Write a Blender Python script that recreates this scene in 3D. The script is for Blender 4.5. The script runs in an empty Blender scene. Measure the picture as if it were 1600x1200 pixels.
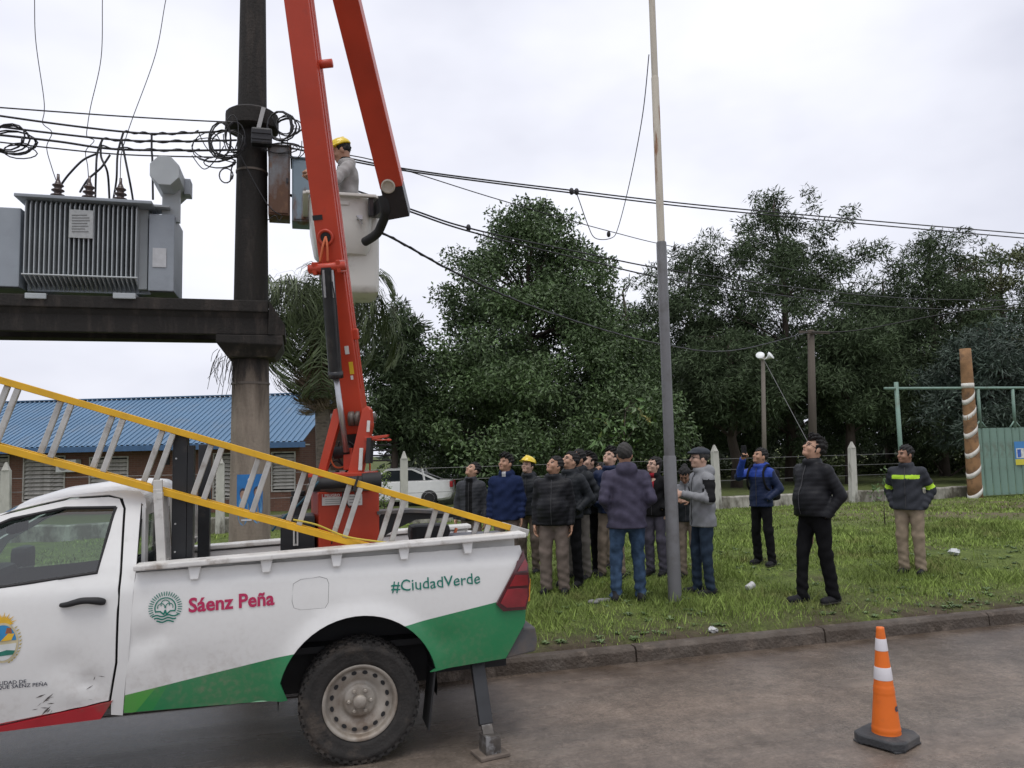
import bpy, bmesh, math, random
import numpy as np
from mathutils import Vector, Matrix, noise as mnoise
from mathutils.geometry import delaunay_2d_cdt
random.seed(7); RNG = np.random.default_rng(11)
SC = bpy.context.scene; COL = SC.collection
# ------------------------------------------------------------------ camera, sky, sun, exposure
F = 1202.0; CH = 1.92
_y, _p, _r = math.radians(74.6), math.radians(4.75), -0.022
_fh = np.array([math.cos(_y), math.sin(_y), 0]); _rt = np.array([math.sin(_y), -math.cos(_y), 0]); _u = np.array([0, 0, 1.0])
CF = math.cos(_p)*_fh + math.sin(_p)*_u; _up = -math.sin(_p)*_fh + math.cos(_p)*_u
CR = math.cos(_r)*_rt + math.sin(_r)*_up; CU = -math.sin(_r)*_rt + math.cos(_r)*_up
CC = np.array([0, 0, CH])
cam = bpy.data.cameras.new('camera'); cam.sensor_width = 36; cam.lens = 36*F/1600; cam.clip_start = .05; cam.clip_end = 900
camo = bpy.data.objects.new('camera', cam); COL.objects.link(camo); SC.camera = camo
M4 = Matrix.Identity(4)
for i in range(3):
    M4[i][0], M4[i][1], M4[i][2], M4[i][3] = CR[i], CU[i], -CF[i], CC[i]
camo.matrix_world = M4
SUN_EL, SUN_AZ = 72.0, 250.0        # azimuth of the sun's position, degrees ccw from +X: behind the camera
wd = bpy.data.worlds.new('World'); SC.world = wd; wd.use_nodes = True
nt = wd.node_tree; nt.nodes.clear()
def N(t, **k):
    n = nt.nodes.new(t)
    for a, b in k.items(): setattr(n, a, b)
    return n
sky = N('ShaderNodeTexSky', sky_type='NISHITA', sun_disc=False, sun_elevation=math.radians(SUN_EL), sun_rotation=math.radians(90-SUN_AZ), air_density=1.0, dust_density=3.0)
skb = N('ShaderNodeVectorMath', operation='SCALE'); skb.inputs['Scale'].default_value = .10; nt.links.new(sky.outputs[0], skb.inputs[0])
tc = N('ShaderNodeTexCoord'); mp = N('ShaderNodeMapping'); mp.inputs['Scale'].default_value = (1.3, 1.3, 2.6); nt.links.new(tc.outputs['Generated'], mp.inputs[0])
n1 = N('ShaderNodeTexNoise'); n1.inputs['Scale'].default_value = 1.35; n1.inputs['Detail'].default_value = 5; n1.inputs['Roughness'].default_value = .5; nt.links.new(mp.outputs[0], n1.inputs['Vector'])
rp = N('ShaderNodeValToRGB'); rp.color_ramp.elements[0].position = .36; rp.color_ramp.elements[0].color = (.67, .685, .79, 1); rp.color_ramp.elements[1].position = .66; rp.color_ramp.elements[1].color = (.97, .98, 1.06, 1)
nt.links.new(n1.outputs['Fac'], rp.inputs[0])
mx = N('ShaderNodeMixRGB'); mx.inputs[0].default_value = .93; nt.links.new(skb.outputs[0], mx.inputs[1]); nt.links.new(rp.outputs[0], mx.inputs[2])
bg = N('ShaderNodeBackground'); bg.inputs['Strength'].default_value = 1.0; out = N('ShaderNodeOutputWorld')
nt.links.new(mx.outputs[0], bg.inputs[0]); nt.links.new(bg.outputs[0], out.inputs[0])
sl = bpy.data.lights.new('sun', 'SUN'); sl.energy = 1.35; sl.angle = math.radians(32); sl.color = (1, .97, .93)
so = bpy.data.objects.new('sun', sl); COL.objects.link(so)
_a, _e = math.radians(SUN_AZ), math.radians(SUN_EL)
so.rotation_euler = Vector((math.cos(_a)*math.cos(_e), math.sin(_a)*math.cos(_e), math.sin(_e))).to_track_quat('Z', 'Y').to_euler(); so.location = (0, 0, 30)
SC.view_settings.view_transform = 'Standard'; SC.view_settings.look = 'None'; SC.view_settings.gamma = 1; SC.view_settings.exposure = 0.14
SC.render.resolution_x, SC.render.resolution_y = 1024, 768
# ------------------------------------------------------------------ pixel -> place
def ray(x, y): return CF + (x-800)/F*CR - (y-600)/F*CU
def PY(x, y, Y): v = ray(x, y); return CC + v*(Y/v[1])
def PX(x, y, X): v = ray(x, y); return CC + v*(X/v[0])
def PD(x, y, d): return CC + ray(x, y)*d
def proj(p):
    d = np.asarray(p, float)-CC; z = d@CF
    return 800+F*(d@CR)/z, 600-F*(d@CU)/z, z
KERB = 6.485
def zg(X, Y):                      # height of the ground
    k = .13
    if X < .9: k = .13*min(1, max(0, (Y-6.5)/1.6))       # dropped kerb beside the truck
    if Y < KERB: return 0.0
    pts = [(6.48, k), (7.7, .25 if X > .9 else max(k, .1)), (9.2, .29), (12, .24), (19.3, .1), (30, -.22), (45, -.25), (300, -.25)]
    for (a, za), (b, zb) in zip(pts, pts[1:]):
        if a <= Y <= b: return za+(zb-za)*(Y-a)/(b-a)
    return -.25
def PG(x, y):                      # pixel on the ground
    z = 0.25
    for _ in range(12):
        v = ray(x, y); t = (z-CH)/v[2]; p = CC+v*t; z = .5*z+.5*zg(p[0], p[1])
    return p
# ------------------------------------------------------------------ materials
MT = {}
def mat(name, col, rough=.6, metal=0., var=.12, vs=6., bump=0., bs=40., spec=.5, coat=0., dirt=None, dirt_s=2.5, dirt_lo=.5, dirt_hi=.7, stretch=(1, 1, 1), island=0., emit=None, dirt2=None, d2s=9., trans=0.):
    if name in MT: return MT[name]
    m = bpy.data.materials.new(name); m.use_nodes = True; t = m.node_tree; b = t.nodes['Principled BSDF']
    L = t.links.new
    b.inputs['Roughness'].default_value = rough; b.inputs['Metallic'].default_value = metal; b.inputs['Specular IOR Level'].default_value = spec; b.inputs['Coat Weight'].default_value = coat
    if trans:
        b.inputs['Transmission Weight'].default_value = trans
    c4 = (*col, 1)
    tcn = t.nodes.new('ShaderNodeTexCoord'); mpn = t.nodes.new('ShaderNodeMapping'); mpn.inputs['Scale'].default_value = stretch; L(tcn.outputs['Object'], mpn.inputs[0])
    sock = None
    if var > 0:
        nz = t.nodes.new('ShaderNodeTexNoise'); nz.inputs['Scale'].default_value = vs; nz.inputs['Detail'].default_value = 4; L(mpn.outputs[0], nz.inputs['Vector'])
        r = t.nodes.new('ShaderNodeValToRGB'); r.color_ramp.elements[0].position = .3; r.color_ramp.elements[1].position = .7
        r.color_ramp.elements[0].color = (*[max(0, c*(1-var)) for c in col], 1); r.color_ramp.elements[1].color = (*[min(1, c*(1+var)) for c in col], 1)
        L(nz.outputs['Fac'], r.inputs[0]); sock = r.outputs[0]
    def over(prev, dc, sc, lo, hi):
        n2 = t.nodes.new('ShaderNodeTexNoise'); n2.inputs['Scale'].default_value = sc; n2.inputs['Detail'].default_value = 7; n2.inputs['Roughness'].default_value = .65; L(mpn.outputs[0], n2.inputs['Vector'])
        r2 = t.nodes.new('ShaderNodeValToRGB'); r2.color_ramp.elements[0].position = lo; r2.color_ramp.elements[1].position = hi; L(n2.outputs['Fac'], r2.inputs[0])
        mm = t.nodes.new('ShaderNodeMixRGB'); L(r2.outputs[0], mm.inputs[0])
        if prev: L(prev, mm.inputs[1])
        else: mm.inputs[1].default_value = c4
        mm.inputs[2].default_value = (*dc, 1); return mm.outputs[0]
    if dirt: sock = over(sock, dirt, dirt_s, dirt_lo, dirt_hi)
    if dirt2: sock = over(sock, dirt2, d2s, .55, .68)
    if island:
        gi = t.nodes.new('ShaderNodeNewGeometry'); hs = t.nodes.new('ShaderNodeHueSaturation'); mr = t.nodes.new('ShaderNodeMapRange')
        mr.inputs['To Min'].default_value = 1-island; mr.inputs['To Max'].default_value = 1+island; L(gi.outputs['Random Per Island'], mr.inputs['Value']); L(mr.outputs[0], hs.inputs['Value'])
        if sock: L(sock, hs.inputs['Color'])
        else: hs.inputs['Color'].default_value = c4
        sock = hs.outputs[0]
    if sock: L(sock, b.inputs['Base Color'])
    else: b.inputs['Base Color'].default_value = c4
    if bump:
        nb = t.nodes.new('ShaderNodeTexNoise'); nb.inputs['Scale'].default_value = bs; nb.inputs['Detail'].default_value = 5; L(mpn.outputs[0], nb.inputs['Vector'])
        bn = t.nodes.new('ShaderNodeBump'); bn.inputs['Strength'].default_value = bump; bn.inputs['Distance'].default_value = .02; L(nb.outputs['Fac'], bn.inputs['Height']); L(bn.outputs[0], b.inputs['Normal'])
    if emit:
        b.inputs['Emission Color'].default_value = (*emit[0], 1); b.inputs['Emission Strength'].default_value = emit[1]
    m['bsdf'] = b.name; MT[name] = m; return m
def glass(name, tint=(.75, .85, .82), alpha=.25, rough=.03):
    if name in MT: return MT[name]
    m = bpy.data.materials.new(name); m.use_nodes = True; t = m.node_tree; t.nodes.clear()
    tr = t.nodes.new('ShaderNodeBsdfTransparent'); tr.inputs[0].default_value = (*tint, 1); gl = t.nodes.new('ShaderNodeBsdfGlossy'); gl.inputs['Roughness'].default_value = rough
    fr = t.nodes.new('ShaderNodeFresnel'); fr.inputs[0].default_value = 1.5; mxs = t.nodes.new('ShaderNodeMixShader'); ad = t.nodes.new('ShaderNodeMath'); ad.operation = 'ADD'; ad.inputs[1].default_value = alpha*.3
    o = t.nodes.new('ShaderNodeOutputMaterial'); L = t.links.new
    L(fr.outputs[0], ad.inputs[0]); L(ad.outputs[0], mxs.inputs[0]); L(tr.outputs[0], mxs.inputs[1]); L(gl.outputs[0], mxs.inputs[2]); L(mxs.outputs[0], o.inputs[0])
    MT[name] = m; return m
# ------------------------------------------------------------------ mesh helpers
def V(*a): return np.array(a, float)
def unit(v): v = np.asarray(v, float); return v/(np.linalg.norm(v)+1e-12)
def frame(d, up=(0, 0, 1)):
    d = unit(d); u = np.asarray(up, float)
    if abs(d@u) > .98*np.linalg.norm(u): u = V(0, 1, 0) if abs(d[1]) < .9 else V(1, 0, 0)
    s = unit(np.cross(d, u)); return d, s, np.cross(s, d)
class MB:
    def __init__(s): s.v = []; s.f = []; s.mi = []; s.n = 0
    def add(s, v, f, mi=0):
        v = np.asarray(v, float).reshape(-1, 3); s.v.append(v); s.f += [tuple(i+s.n for i in q) for q in f]; s.mi += [mi]*len(f); s.n += len(v); return s
    def box(s, c, size, R=None, mi=0, bev=0.):
        x, y, z = [k/2 for k in size]; 
        if bev:
            b = bev; bm = bmesh.new(); bmesh.ops.create_cube(bm, size=1); bmesh.ops.scale(bm, vec=(2*x, 2*y, 2*z), verts=bm.verts)
            bmesh.ops.bevel(bm, geom=bm.edges[:], offset=b, segments=2, affect='EDGES', profile=.6); bm.verts.index_update()
            v = np.array([w.co[:] for w in bm.verts]); f = [[w.index for w in q.verts] for q in bm.faces]; bm.free()
        else:
            v = np.array([(i, j, k) for i in (-x, x) for j in (-y, y) for k in (-z, z)]); f = [(0, 1, 3, 2), (4, 6, 7, 5), (0, 4, 5, 1), (2, 3, 7, 6), (0, 2, 6, 4), (1, 5, 7, 3)]
        if R is not None: v = v@np.asarray(R).T
        return s.add(v+np.asarray(c, float), f, mi)
    def bar(s, p, q, w, h, up=(0, 0, 1), mi=0, bev=0., w2=None, h2=None):
        p, q = np.asarray(p, float), np.asarray(q, float); d, sd, u = frame(q-p, up); 
        if w2 is None:
            return s.box((p+q)/2, (np.linalg.norm(q-p), w, h), np.stack([d, sd, u], 1), mi, bev)
        v = []
        for o, a, b in ((p, w, h), (q, w2, h2)):
            for i, j in ((-1, -1), (1, -1), (1, 1), (-1, 1)): v.append(o+sd*i*a/2+u*j*b/2)
        return s.add(v, [(3, 2, 1, 0), (4, 5, 6, 7), (0, 1, 5, 4), (1, 2, 6, 5), (2, 3, 7, 6), (3, 0, 4, 7)], mi)
    def tube(s, pts, r, n=8, mi=0, cap=True, sq=1.):
        pts = [np.asarray(p, float) for p in pts]; m = len(pts); rs = r if hasattr(r, '__len__') else [r]*m
        v = []; pu = None
        for i, p in enumerate(pts):
            d = pts[min(i+1, m-1)]-pts[max(i-1, 0)]; d = unit(d)
            if pu is None: _, sd, u = frame(d)
            else: sd = unit(np.cross(d, pu)); u = np.cross(sd, d)
            pu = u
            for k in range(n):
                a = 2*math.pi*k/n; v.append(p+rs[i]*(math.cos(a)*sd+math.sin(a)*u*sq))
        f = [(i*n+k, i*n+(k+1) % n, (i+1)*n+(k+1) % n, (i+1)*n+k) for i in range(m-1) for k in range(n)]
        if cap: f += [tuple(range(n-1, -1, -1)), tuple((m-1)*n+k for k in range(n))]
        return s.add(v, f, mi)
    def lathe(s, c, axis, prof, n=24, mi=0, up=(0, 0, 1), cap=True):          # prof: (radius, offset along axis)
        d, sd, u = frame(axis, up); c = np.asarray(c, float); v = []; 
        for r, o in prof:
            for k in range(n):
                a = 2*math.pi*k/n; v.append(c+d*o+r*(math.cos(a)*sd+math.sin(a)*u))
        m = len(prof); f = [(i*n+k, i*n+(k+1) % n, (i+1)*n+(k+1) % n, (i+1)*n+k) for i in range(m-1) for k in range(n)]
        if cap and prof[0][0] > 1e-4: f.append(tuple(range(n-1, -1, -1)))
        if cap and prof[-1][0] > 1e-4: f.append(tuple((m-1)*n+k for k in range(n)))
        return s.add(v, f, mi)
    def ell(s, c, r, R=None, n=12, m=8, mi=0):
        v = []; f = []
        for i in range(m+1):
            t = math.pi*i/m
            for k in range(n):
                a = 2*math.pi*k/n; v.append((r[0]*math.sin(t)*math.cos(a), r[1]*math.sin(t)*math.sin(a), r[2]*math.cos(t)))
        f = [(i*n+k, (i+1)*n+k, (i+1)*n+(k+1) % n, i*n+(k+1) % n) for i in range(m) for k in range(n)]
        v = np.array(v)
        if R is not None: v = v@np.asarray(R).T
        return s.add(v+np.asarray(c, float), f, mi)
    def prism(s, poly, a, b, mi=0):                 # poly: list of 3d points, extruded from +a to +b (vectors)
        poly = np.asarray(poly, float); n = len(poly); a = np.asarray(a, float); b = np.asarray(b, float)
        return s.add(np.vstack([poly+a, poly+b]), [tuple(range(n-1, -1, -1)), tuple(range(n, 2*n))]+[(i, (i+1) % n, n+(i+1) % n, n+i) for i in range(n)], mi)
    def build(s, name, mats, parent=None, smooth=False, origin=None, angle=None, bevel=0.):
        v = np.vstack(s.v); 
        if parent is not None: o = np.array(parent['_o'])
        elif origin is not None: o = np.asarray(origin, float)
        else: o = V((v[:, 0].min()+v[:, 0].max())/2, (v[:, 1].min()+v[:, 1].max())/2, v[:, 2].min())
        me = bpy.data.meshes.new(name); me.from_pydata((v-o).tolist(), [], s.f)
        for m in (mats if isinstance(mats, (list, tuple)) else [mats]): me.materials.append(m)
        if any(s.mi): me.polygons.foreach_set('material_index', s.mi)
        bm = bmesh.new(); bm.from_mesh(me); bmesh.ops.recalc_face_normals(bm, faces=bm.faces[:])
        if bevel: 
            eg = [e for e in bm.edges if len(e.link_faces) == 2 and e.calc_face_angle(0) > .6]
            bmesh.ops.bevel(bm, geom=eg, offset=bevel, segments=2, affect='EDGES', profile=.6)
        bm.to_mesh(me); bm.free()
        if smooth or angle:
            me.polygons.foreach_set('use_smooth', [True]*len(me.polygons))
            if angle: me.set_sharp_from_angle(angle=math.radians(angle))
        ob = bpy.data.objects.new(name, me); COL.objects.link(ob); link(ob, o, parent); return ob
def link(ob, o, parent):
    ob['_o'] = [float(k) for k in o]
    if parent is not None: ob.parent = parent
    else: ob.location = o
def rawmesh(name, v, f, m, parent=None, smooth=True, origin=None, mi=None):     # numpy arrays, quads or tris
    v = np.asarray(v, float); f = np.asarray(f, np.int32)
    o = np.array(parent['_o']) if parent is not None else (np.asarray(origin, float) if origin is not None else V((v[:, 0].min()+v[:, 0].max())/2, (v[:, 1].min()+v[:, 1].max())/2, v[:, 2].min()))
    me = bpy.data.meshes.new(name); me.vertices.add(len(v)); me.vertices.foreach_set('co', (v-o).astype(np.float32).ravel())
    k = f.shape[1]; me.loops.add(f.size); me.loops.foreach_set('vertex_index', f.ravel()); me.polygons.add(len(f))
    me.polygons.foreach_set('loop_start', np.arange(0, f.size, k, dtype=np.int32)); me.polygons.foreach_set('loop_total', np.full(len(f), k, np.int32))
    for q in (m if isinstance(m, (list, tuple)) else [m]): me.materials.append(q)
    if mi is not None: me.polygons.foreach_set('material_index', np.asarray(mi, np.int32))
    me.polygons.foreach_set('use_smooth', np.full(len(f), smooth)); me.update(calc_edges=True); me.validate()
    ob = bpy.data.objects.new(name, me); COL.objects.link(ob); link(ob, o, parent); return ob
def empty(name, loc, label=None, cat=None, group=None, kind=None):
    e = bpy.data.objects.new(name, None); COL.objects.link(e); e.location = tuple(float(k) for k in loc); e['_o'] = [float(k) for k in loc]; e.empty_display_size = .1
    return tag(e, label, cat, group, kind)
def tag(o, label=None, cat=None, group=None, kind=None):
    if label: o['label'] = label
    if cat: o['category'] = cat
    if group: o['group'] = group
    if kind: o['kind'] = kind
    return o
def copy_tree(o, parent=None, loc=None, rz=None):
    c = o.copy(); COL.objects.link(c); c.parent = parent
    if loc is not None: c.location = loc; c['_o'] = [float(k) for k in loc]
    if rz is not None: c.rotation_euler = (0, 0, rz)
    for ch in o.children: copy_tree(ch, c)
    return c
def sheet(outline, holes, sp, fy, name, m, parent, thick=.0, smooth=True, flip=1):
    """panel in the X,Z plane: outline with holes, triangulated with inner points; fy(x,z)->y"""
    def dens(P):
        o = []
        for a, b in zip(P, P[1:]+P[:1]):
            a, b = np.array(a), np.array(b); k = max(1, int(np.linalg.norm(b-a)/sp)); o += [tuple(a+(b-a)*i/k) for i in range(k)]
        return o
    O = dens(outline); HS = [dens(h) for h in holes]
    pts = list(O); edges = [(i, (i+1) % len(O)) for i in range(len(O))]
    for h in HS:
        b = len(pts); pts += h; edges += [(b+i, b+(i+1) % len(h)) for i in range(len(h))]
    xs = [p[0] for p in O]; zs = [p[1] for p in O]
    def inside(P, x, z):
        c = False
        for (x0, z0), (x1, z1) in zip(P, P[1:]+P[:1]):
            if (z0 > z) != (z1 > z) and x < (x1-x0)*(z-z0)/(z1-z0)+x0: c = not c
        return c
    bd = np.array(pts); nx = int((max(xs)-min(xs))/sp); nz = int((max(zs)-min(zs))/sp)
    for i in range(1, nx):
        for j in range(1, nz):
            x = min(xs)+(i+.5*(j % 2))*sp; z = min(zs)+j*sp
            if inside(O, x, z) and not any(inside(h, x, z) for h in HS) and np.min(np.hypot(bd[:, 0]-x, bd[:, 1]-z)) > sp*.55: pts.append((x, z))
    r = delaunay_2d_cdt([Vector(p) for p in pts], edges, [], 0, 1e-6)
    vo, fo = r[0], r[2]; fs = []
    for q in fo:
        cx = sum(vo[i].x for i in q)/len(q); cz = sum(vo[i].y for i in q)/len(q)
        if inside(O, cx, cz) and not any(inside(h, cx, cz) for h in HS): fs.append(tuple(q))
    mb = MB(); mb.add([(p.x, fy(p.x, p.y), p.y) for p in vo], fs); ob = mb.build(name, m, parent, smooth=smooth)
    if thick:
        so_ = ob.modifiers.new('thick', 'SOLIDIFY'); so_.thickness = thick; so_.offset = 0; es_ = ob.modifiers.new('edges', 'EDGE_SPLIT'); es_.split_angle = math.radians(42)
    return ob
def text_mesh(s, size, bold=0.):
    cu = bpy.data.curves.new('t', 'FONT'); cu.body = s; cu.size = size; cu.offset = bold; cu.resolution_u = 3
    o = bpy.data.objects.new('t', cu); COL.objects.link(o); dg = bpy.context.evaluated_depsgraph_get(); me = o.evaluated_get(dg).to_mesh()
    v = np.array([w.co[:] for w in me.vertices]); f = [tuple(q.vertices) for q in me.polygons]; o.evaluated_get(dg).to_mesh_clear(); bpy.data.objects.remove(o); bpy.data.curves.remove(cu); return v, f
def spline(P, n=8):
    P = [np.asarray(p, float) for p in P]; o = []
    for i in range(len(P)-1):
        a, b, c, d = P[max(i-1, 0)], P[i], P[i+1], P[min(i+2, len(P)-1)]
        for k in range(n):
            t = k/n; o.append(.5*((2*b)+(c-a)*t+(2*a-5*b+4*c-d)*t*t+(3*b-a-3*c+d)*t**3))
    return o+[P[-1]]
# ------------------------------------------------------------------ ground, road, kerb
def road_mat():
    m = bpy.data.materials.new('wet_asphalt'); m.use_nodes = True; t = m.node_tree; b = t.nodes['Principled BSDF']; L = t.links.new
    tcn = t.nodes.new('ShaderNodeTexCoord'); mpn = t.nodes.new('ShaderNodeMapping'); L(tcn.outputs['Object'], mpn.inputs[0])
    def noise(sc, d, vec=mpn.outputs[0], ro=.6):
        n = t.nodes.new('ShaderNodeTexNoise'); n.inputs['Scale'].default_value = sc; n.inputs['Detail'].default_value = d; n.inputs['Roughness'].default_value = ro; L(vec, n.inputs['Vector']); return n.outputs['Fac']
    def ramp(s, a, ca, z, cz):
        r = t.nodes.new('ShaderNodeValToRGB'); r.color_ramp.elements[0].position = a; r.color_ramp.elements[0].color = (*ca, 1); r.color_ramp.elements[1].position = z; r.color_ramp.elements[1].color = (*cz, 1); L(s, r.inputs[0]); return r.outputs[0]
    mp2 = t.nodes.new('ShaderNodeMapping'); mp2.inputs['Scale'].default_value = (.25, 1.2, 1); L(tcn.outputs['Object'], mp2.inputs[0])
    base = ramp(noise(55, 5), .3, (.092, .076, .063), .72, (.20, .168, .14))
    mud = ramp(noise(.9, 8, mp2.outputs[0], .62), .36, (0, 0, 0), .68, (1, 1, 1))
    mx1 = t.nodes.new('ShaderNodeMixRGB'); L(mud, mx1.inputs[0]); L(base, mx1.inputs[1]); mx1.inputs[2].default_value = (.225, .175, .138, 1)
    # mud washed into the gutter along the kerb
    sp = t.nodes.new('ShaderNodeSeparateXYZ'); L(tcn.outputs['Object'], sp.inputs[0])
    mr = t.nodes.new('ShaderNodeMapRange'); mr.inputs['From Min'].default_value = 5.75; mr.inputs['From Max'].default_value = 6.35; L(sp.outputs[1], mr.inputs['Value'])
    mul = t.nodes.new('ShaderNodeMath'); mul.operation = 'MULTIPLY'; L(mr.outputs[0], mul.inputs[0]); L(ramp(noise(2.2, 6), .3, (.1,)*3, .6, (1,)*3), mul.inputs[1])
    mx2 = t.nodes.new('ShaderNodeMixRGB'); L(mul.outputs[0], mx2.inputs[0]); L(mx1.outputs[0], mx2.inputs[1]); mx2.inputs[2].default_value = (.085, .062, .045, 1)
    spk = ramp(noise(160, 2), .62, (0,)*3, .74, (1,)*3); mx3 = t.nodes.new('ShaderNodeMixRGB'); mx3.blend_type = 'MULTIPLY'; L(spk, mx3.inputs[0]); L(mx2.outputs[0], mx3.inputs[1]); mx3.inputs[2].default_value = (.55, .55, .55, 1)
    def mulr(src, s, a, ca, z, cz):
        q = t.nodes.new('ShaderNodeMixRGB'); q.blend_type = 'MULTIPLY'; q.inputs[0].default_value = 1; L(src, q.inputs[1]); L(ramp(s, a, (ca,)*3, z, (cz,)*3), q.inputs[2]); return q.outputs[0]
    cfin = mulr(mx3.outputs[0], noise(38, 6, ro=.7), .35, .8, .65, 1.22); cfin = mulr(cfin, noise(2.6, 7, ro=.65), .35, .72, .65, 1.12); cfin = mulr(cfin, noise(11, 6, ro=.7), .38, .8, .62, 1.1)
    L(cfin, b.inputs['Base Color'])
    L(ramp(noise(1.1, 6, mp2.outputs[0]), .36, (.10,)*3, .62, (.36,)*3), b.inputs['Roughness'])
    bn = t.nodes.new('ShaderNodeBump'); bn.inputs['Strength'].default_value = .35; bn.inputs['Distance'].default_value = .012; L(noise(70, 8, ro=.75), bn.inputs['Height']); L(bn.outputs[0], b.inputs['Normal']); b.inputs['Specular IOR Level'].default_value = .45
    return m
mb = MB(); mb.add([(-140, -5.2, 0), (160, -5.2, 0), (160, KERB+.04, 0), (-140, KERB+.04, 0)], [(0, 1, 2, 3)]); tag(mb.build('road', road_mat(), origin=(0, 0, 0)), kind='structure')
def ground_mat():
    m = bpy.data.materials.new('turf_soil'); m.use_nodes = True; t = m.node_tree; b = t.nodes['Principled BSDF']; L = t.links.new
    tcn = t.nodes.new('ShaderNodeTexCoord')
    def noise(sc, d, ro=.6):
        n = t.nodes.new('ShaderNodeTexNoise'); n.inputs['Scale'].default_value = sc; n.inputs['Detail'].default_value = d; n.inputs['Roughness'].default_value = ro; L(tcn.outputs['Object'], n.inputs['Vector']); return n.outputs['Fac']
    def ramp(s, a, ca, z, cz):
        r = t.nodes.new('ShaderNodeValToRGB'); r.color_ramp.elements[0].position = a; r.color_ramp.elements[0].color = (*ca, 1); r.color_ramp.elements[1].position = z; r.color_ramp.elements[1].color = (*cz, 1); L(s, r.inputs[0]); return r.outputs[0]
    def mix(f, a, bb):
        x = t.nodes.new('ShaderNodeMixRGB')
        L(f, x.inputs[0])
        for s, i in ((a, 1), (bb, 2)):
            if isinstance(s, tuple): x.inputs[i].default_value = (*s, 1)
            else: L(s, x.inputs[i])
        return x.outputs[0]
    g = ramp(noise(3.5, 7), .3, (.075, .105, .026), .7, (.155, .20, .05)); fine = ramp(noise(40, 4), .35, (.5,)*3, .65, (1.2,)*3)
    mm = t.nodes.new('ShaderNodeMixRGB'); mm.blend_type = 'MULTIPLY'; mm.inputs[0].default_value = 1; L(g, mm.inputs[1]); L(fine, mm.inputs[2])
    sp = t.nodes.new('ShaderNodeSeparateXYZ'); L(tcn.outputs['Object'], sp.inputs[0])
    def band(o, lo, hi):
        r = t.nodes.new('ShaderNodeMapRange'); r.inputs['From Min'].default_value = lo; r.inputs['From Max'].default_value = hi; L(o, r.inputs['Value']); return r.outputs[0]
    def math_(op, a, c):
        q = t.nodes.new('ShaderNodeMath'); q.operation = op
        for s, i in ((a, 0), (c, 1)):
            if isinstance(s, (int, float)): q.inputs[i].default_value = s
            else: L(s, q.inputs[i])
        return q.outputs[0]
    soil = ramp(noise(9, 6), .3, (.045, .034, .024), .7, (.10, .078, .055))
    edge = math_('MULTIPLY', band(sp.outputs[1], 7.7, 6.6), ramp(noise(1.6, 6), .34, (.05,)*3, .58, (1,)*3))
    pat = ramp(noise(.55, 6), .60, (0,)*3, .70, (1,)*3)
    c = mix(math_('MAXIMUM', edge, math_('MULTIPLY', pat, .75)), mm.outputs[0], soil)
    # worn dirt drive in front of the sheet gate
    gx = math_('MULTIPLY', band(sp.outputs[0], 10, 15), math_('MULTIPLY', band(sp.outputs[1], 12.6, 14.2), band(sp.outputs[1], 18.6, 17.2)))
    c = mix(math_('MULTIPLY', gx, ramp(noise(.8, 6), .36, (0,)*3, .5, (1,)*3)), c, (.14, .105, .08))
    far = band(sp.outputs[1], 21, 27); c = mix(math_('MULTIPLY', far, .45), c, (.06, .062, .03))
    L(c, b.inputs['Base Color']); b.inputs['Roughness'].default_value = .95; b.inputs['Specular IOR Level'].default_value = .2
    bn = t.nodes.new('ShaderNodeBump'); bn.inputs['Strength'].default_value = .8; bn.inputs['Distance'].default_value = .04; L(noise(25, 6), bn.inputs['Height']); L(bn.outputs[0], b.inputs['Normal'])
    return m
def zt(X, Y):                       # ground with small bumps
    z = zg(X, Y)
    if Y > 6.75: z += .035*min(1, (Y-6.75)/.6)*(mnoise.noise((X*1.1, Y*1.1, 3.3))+.5*mnoise.noise((X*3.1, Y*3.1, 1.3)))
    return z
xs = np.unique(np.round(np.concatenate([np.linspace(-150, -12, 24), np.linspace(-12, 14, 131), np.linspace(14, 40, 40), np.linspace(40, 220, 24), [.88, .9]]), 3))
ys = np.unique(np.round(np.concatenate([np.linspace(-160, -5.3, 12), [-5.25, -5.2, 6.3], [6.52], np.linspace(6.62, 12, 40), np.linspace(12, 32, 50), np.linspace(34, 300, 24)]), 3))
gv = np.array([(x, y, (-.03 if -5.24 < y < 6.55 else (zt(x, y) if y > 6 else .1))) for x in xs for y in ys]); ny = len(ys)
gf = np.array([(i*ny+j, (i+1)*ny+j, (i+1)*ny+j+1, i*ny+j+1) for i in range(len(xs)-1) for j in range(ny-1)])
tag(rawmesh('ground', gv, gf, ground_mat(), origin=(0, 0, 0)), kind='structure')
kc = mat('kerb_concrete', (.10, .082, .066), .75, var=.3, vs=5, bump=.8, bs=35, dirt=(.055, .040, .028), dirt_s=2.2, dirt_lo=.36, dirt_hi=.6, dirt2=(.14, .11, .085), d2s=6)
ke = empty('kerb', (1, 6.55, 0), kind='structure'); x = .9; k = 0
while x < 34:
    w = 1.95+.1*random.random(); mb = MB(); h = .132+.006*random.random()-.004; dy = random.uniform(-.006, .006)
    mb.prism([(x, KERB+dy-.012, -.05), (x, KERB+dy, h-.03), (x, KERB+dy+.025, h), (x, KERB+.14, h), (x, KERB+.14, -.05)], (0, 0, 0), (w-.012, 0, 0)); mb.build('kerbstone', kc, ke, bevel=.006); x += w; k += 1
mb = MB(); mb.prism([(-14, KERB-.012, -.05), (-14, KERB, .008), (-14, KERB+.14, .02), (-14, KERB+.14, -.05)], (0, 0, 0), (14.88, 0, 0)); mb.build('dropped_kerbstone', kc, ke)
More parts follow.
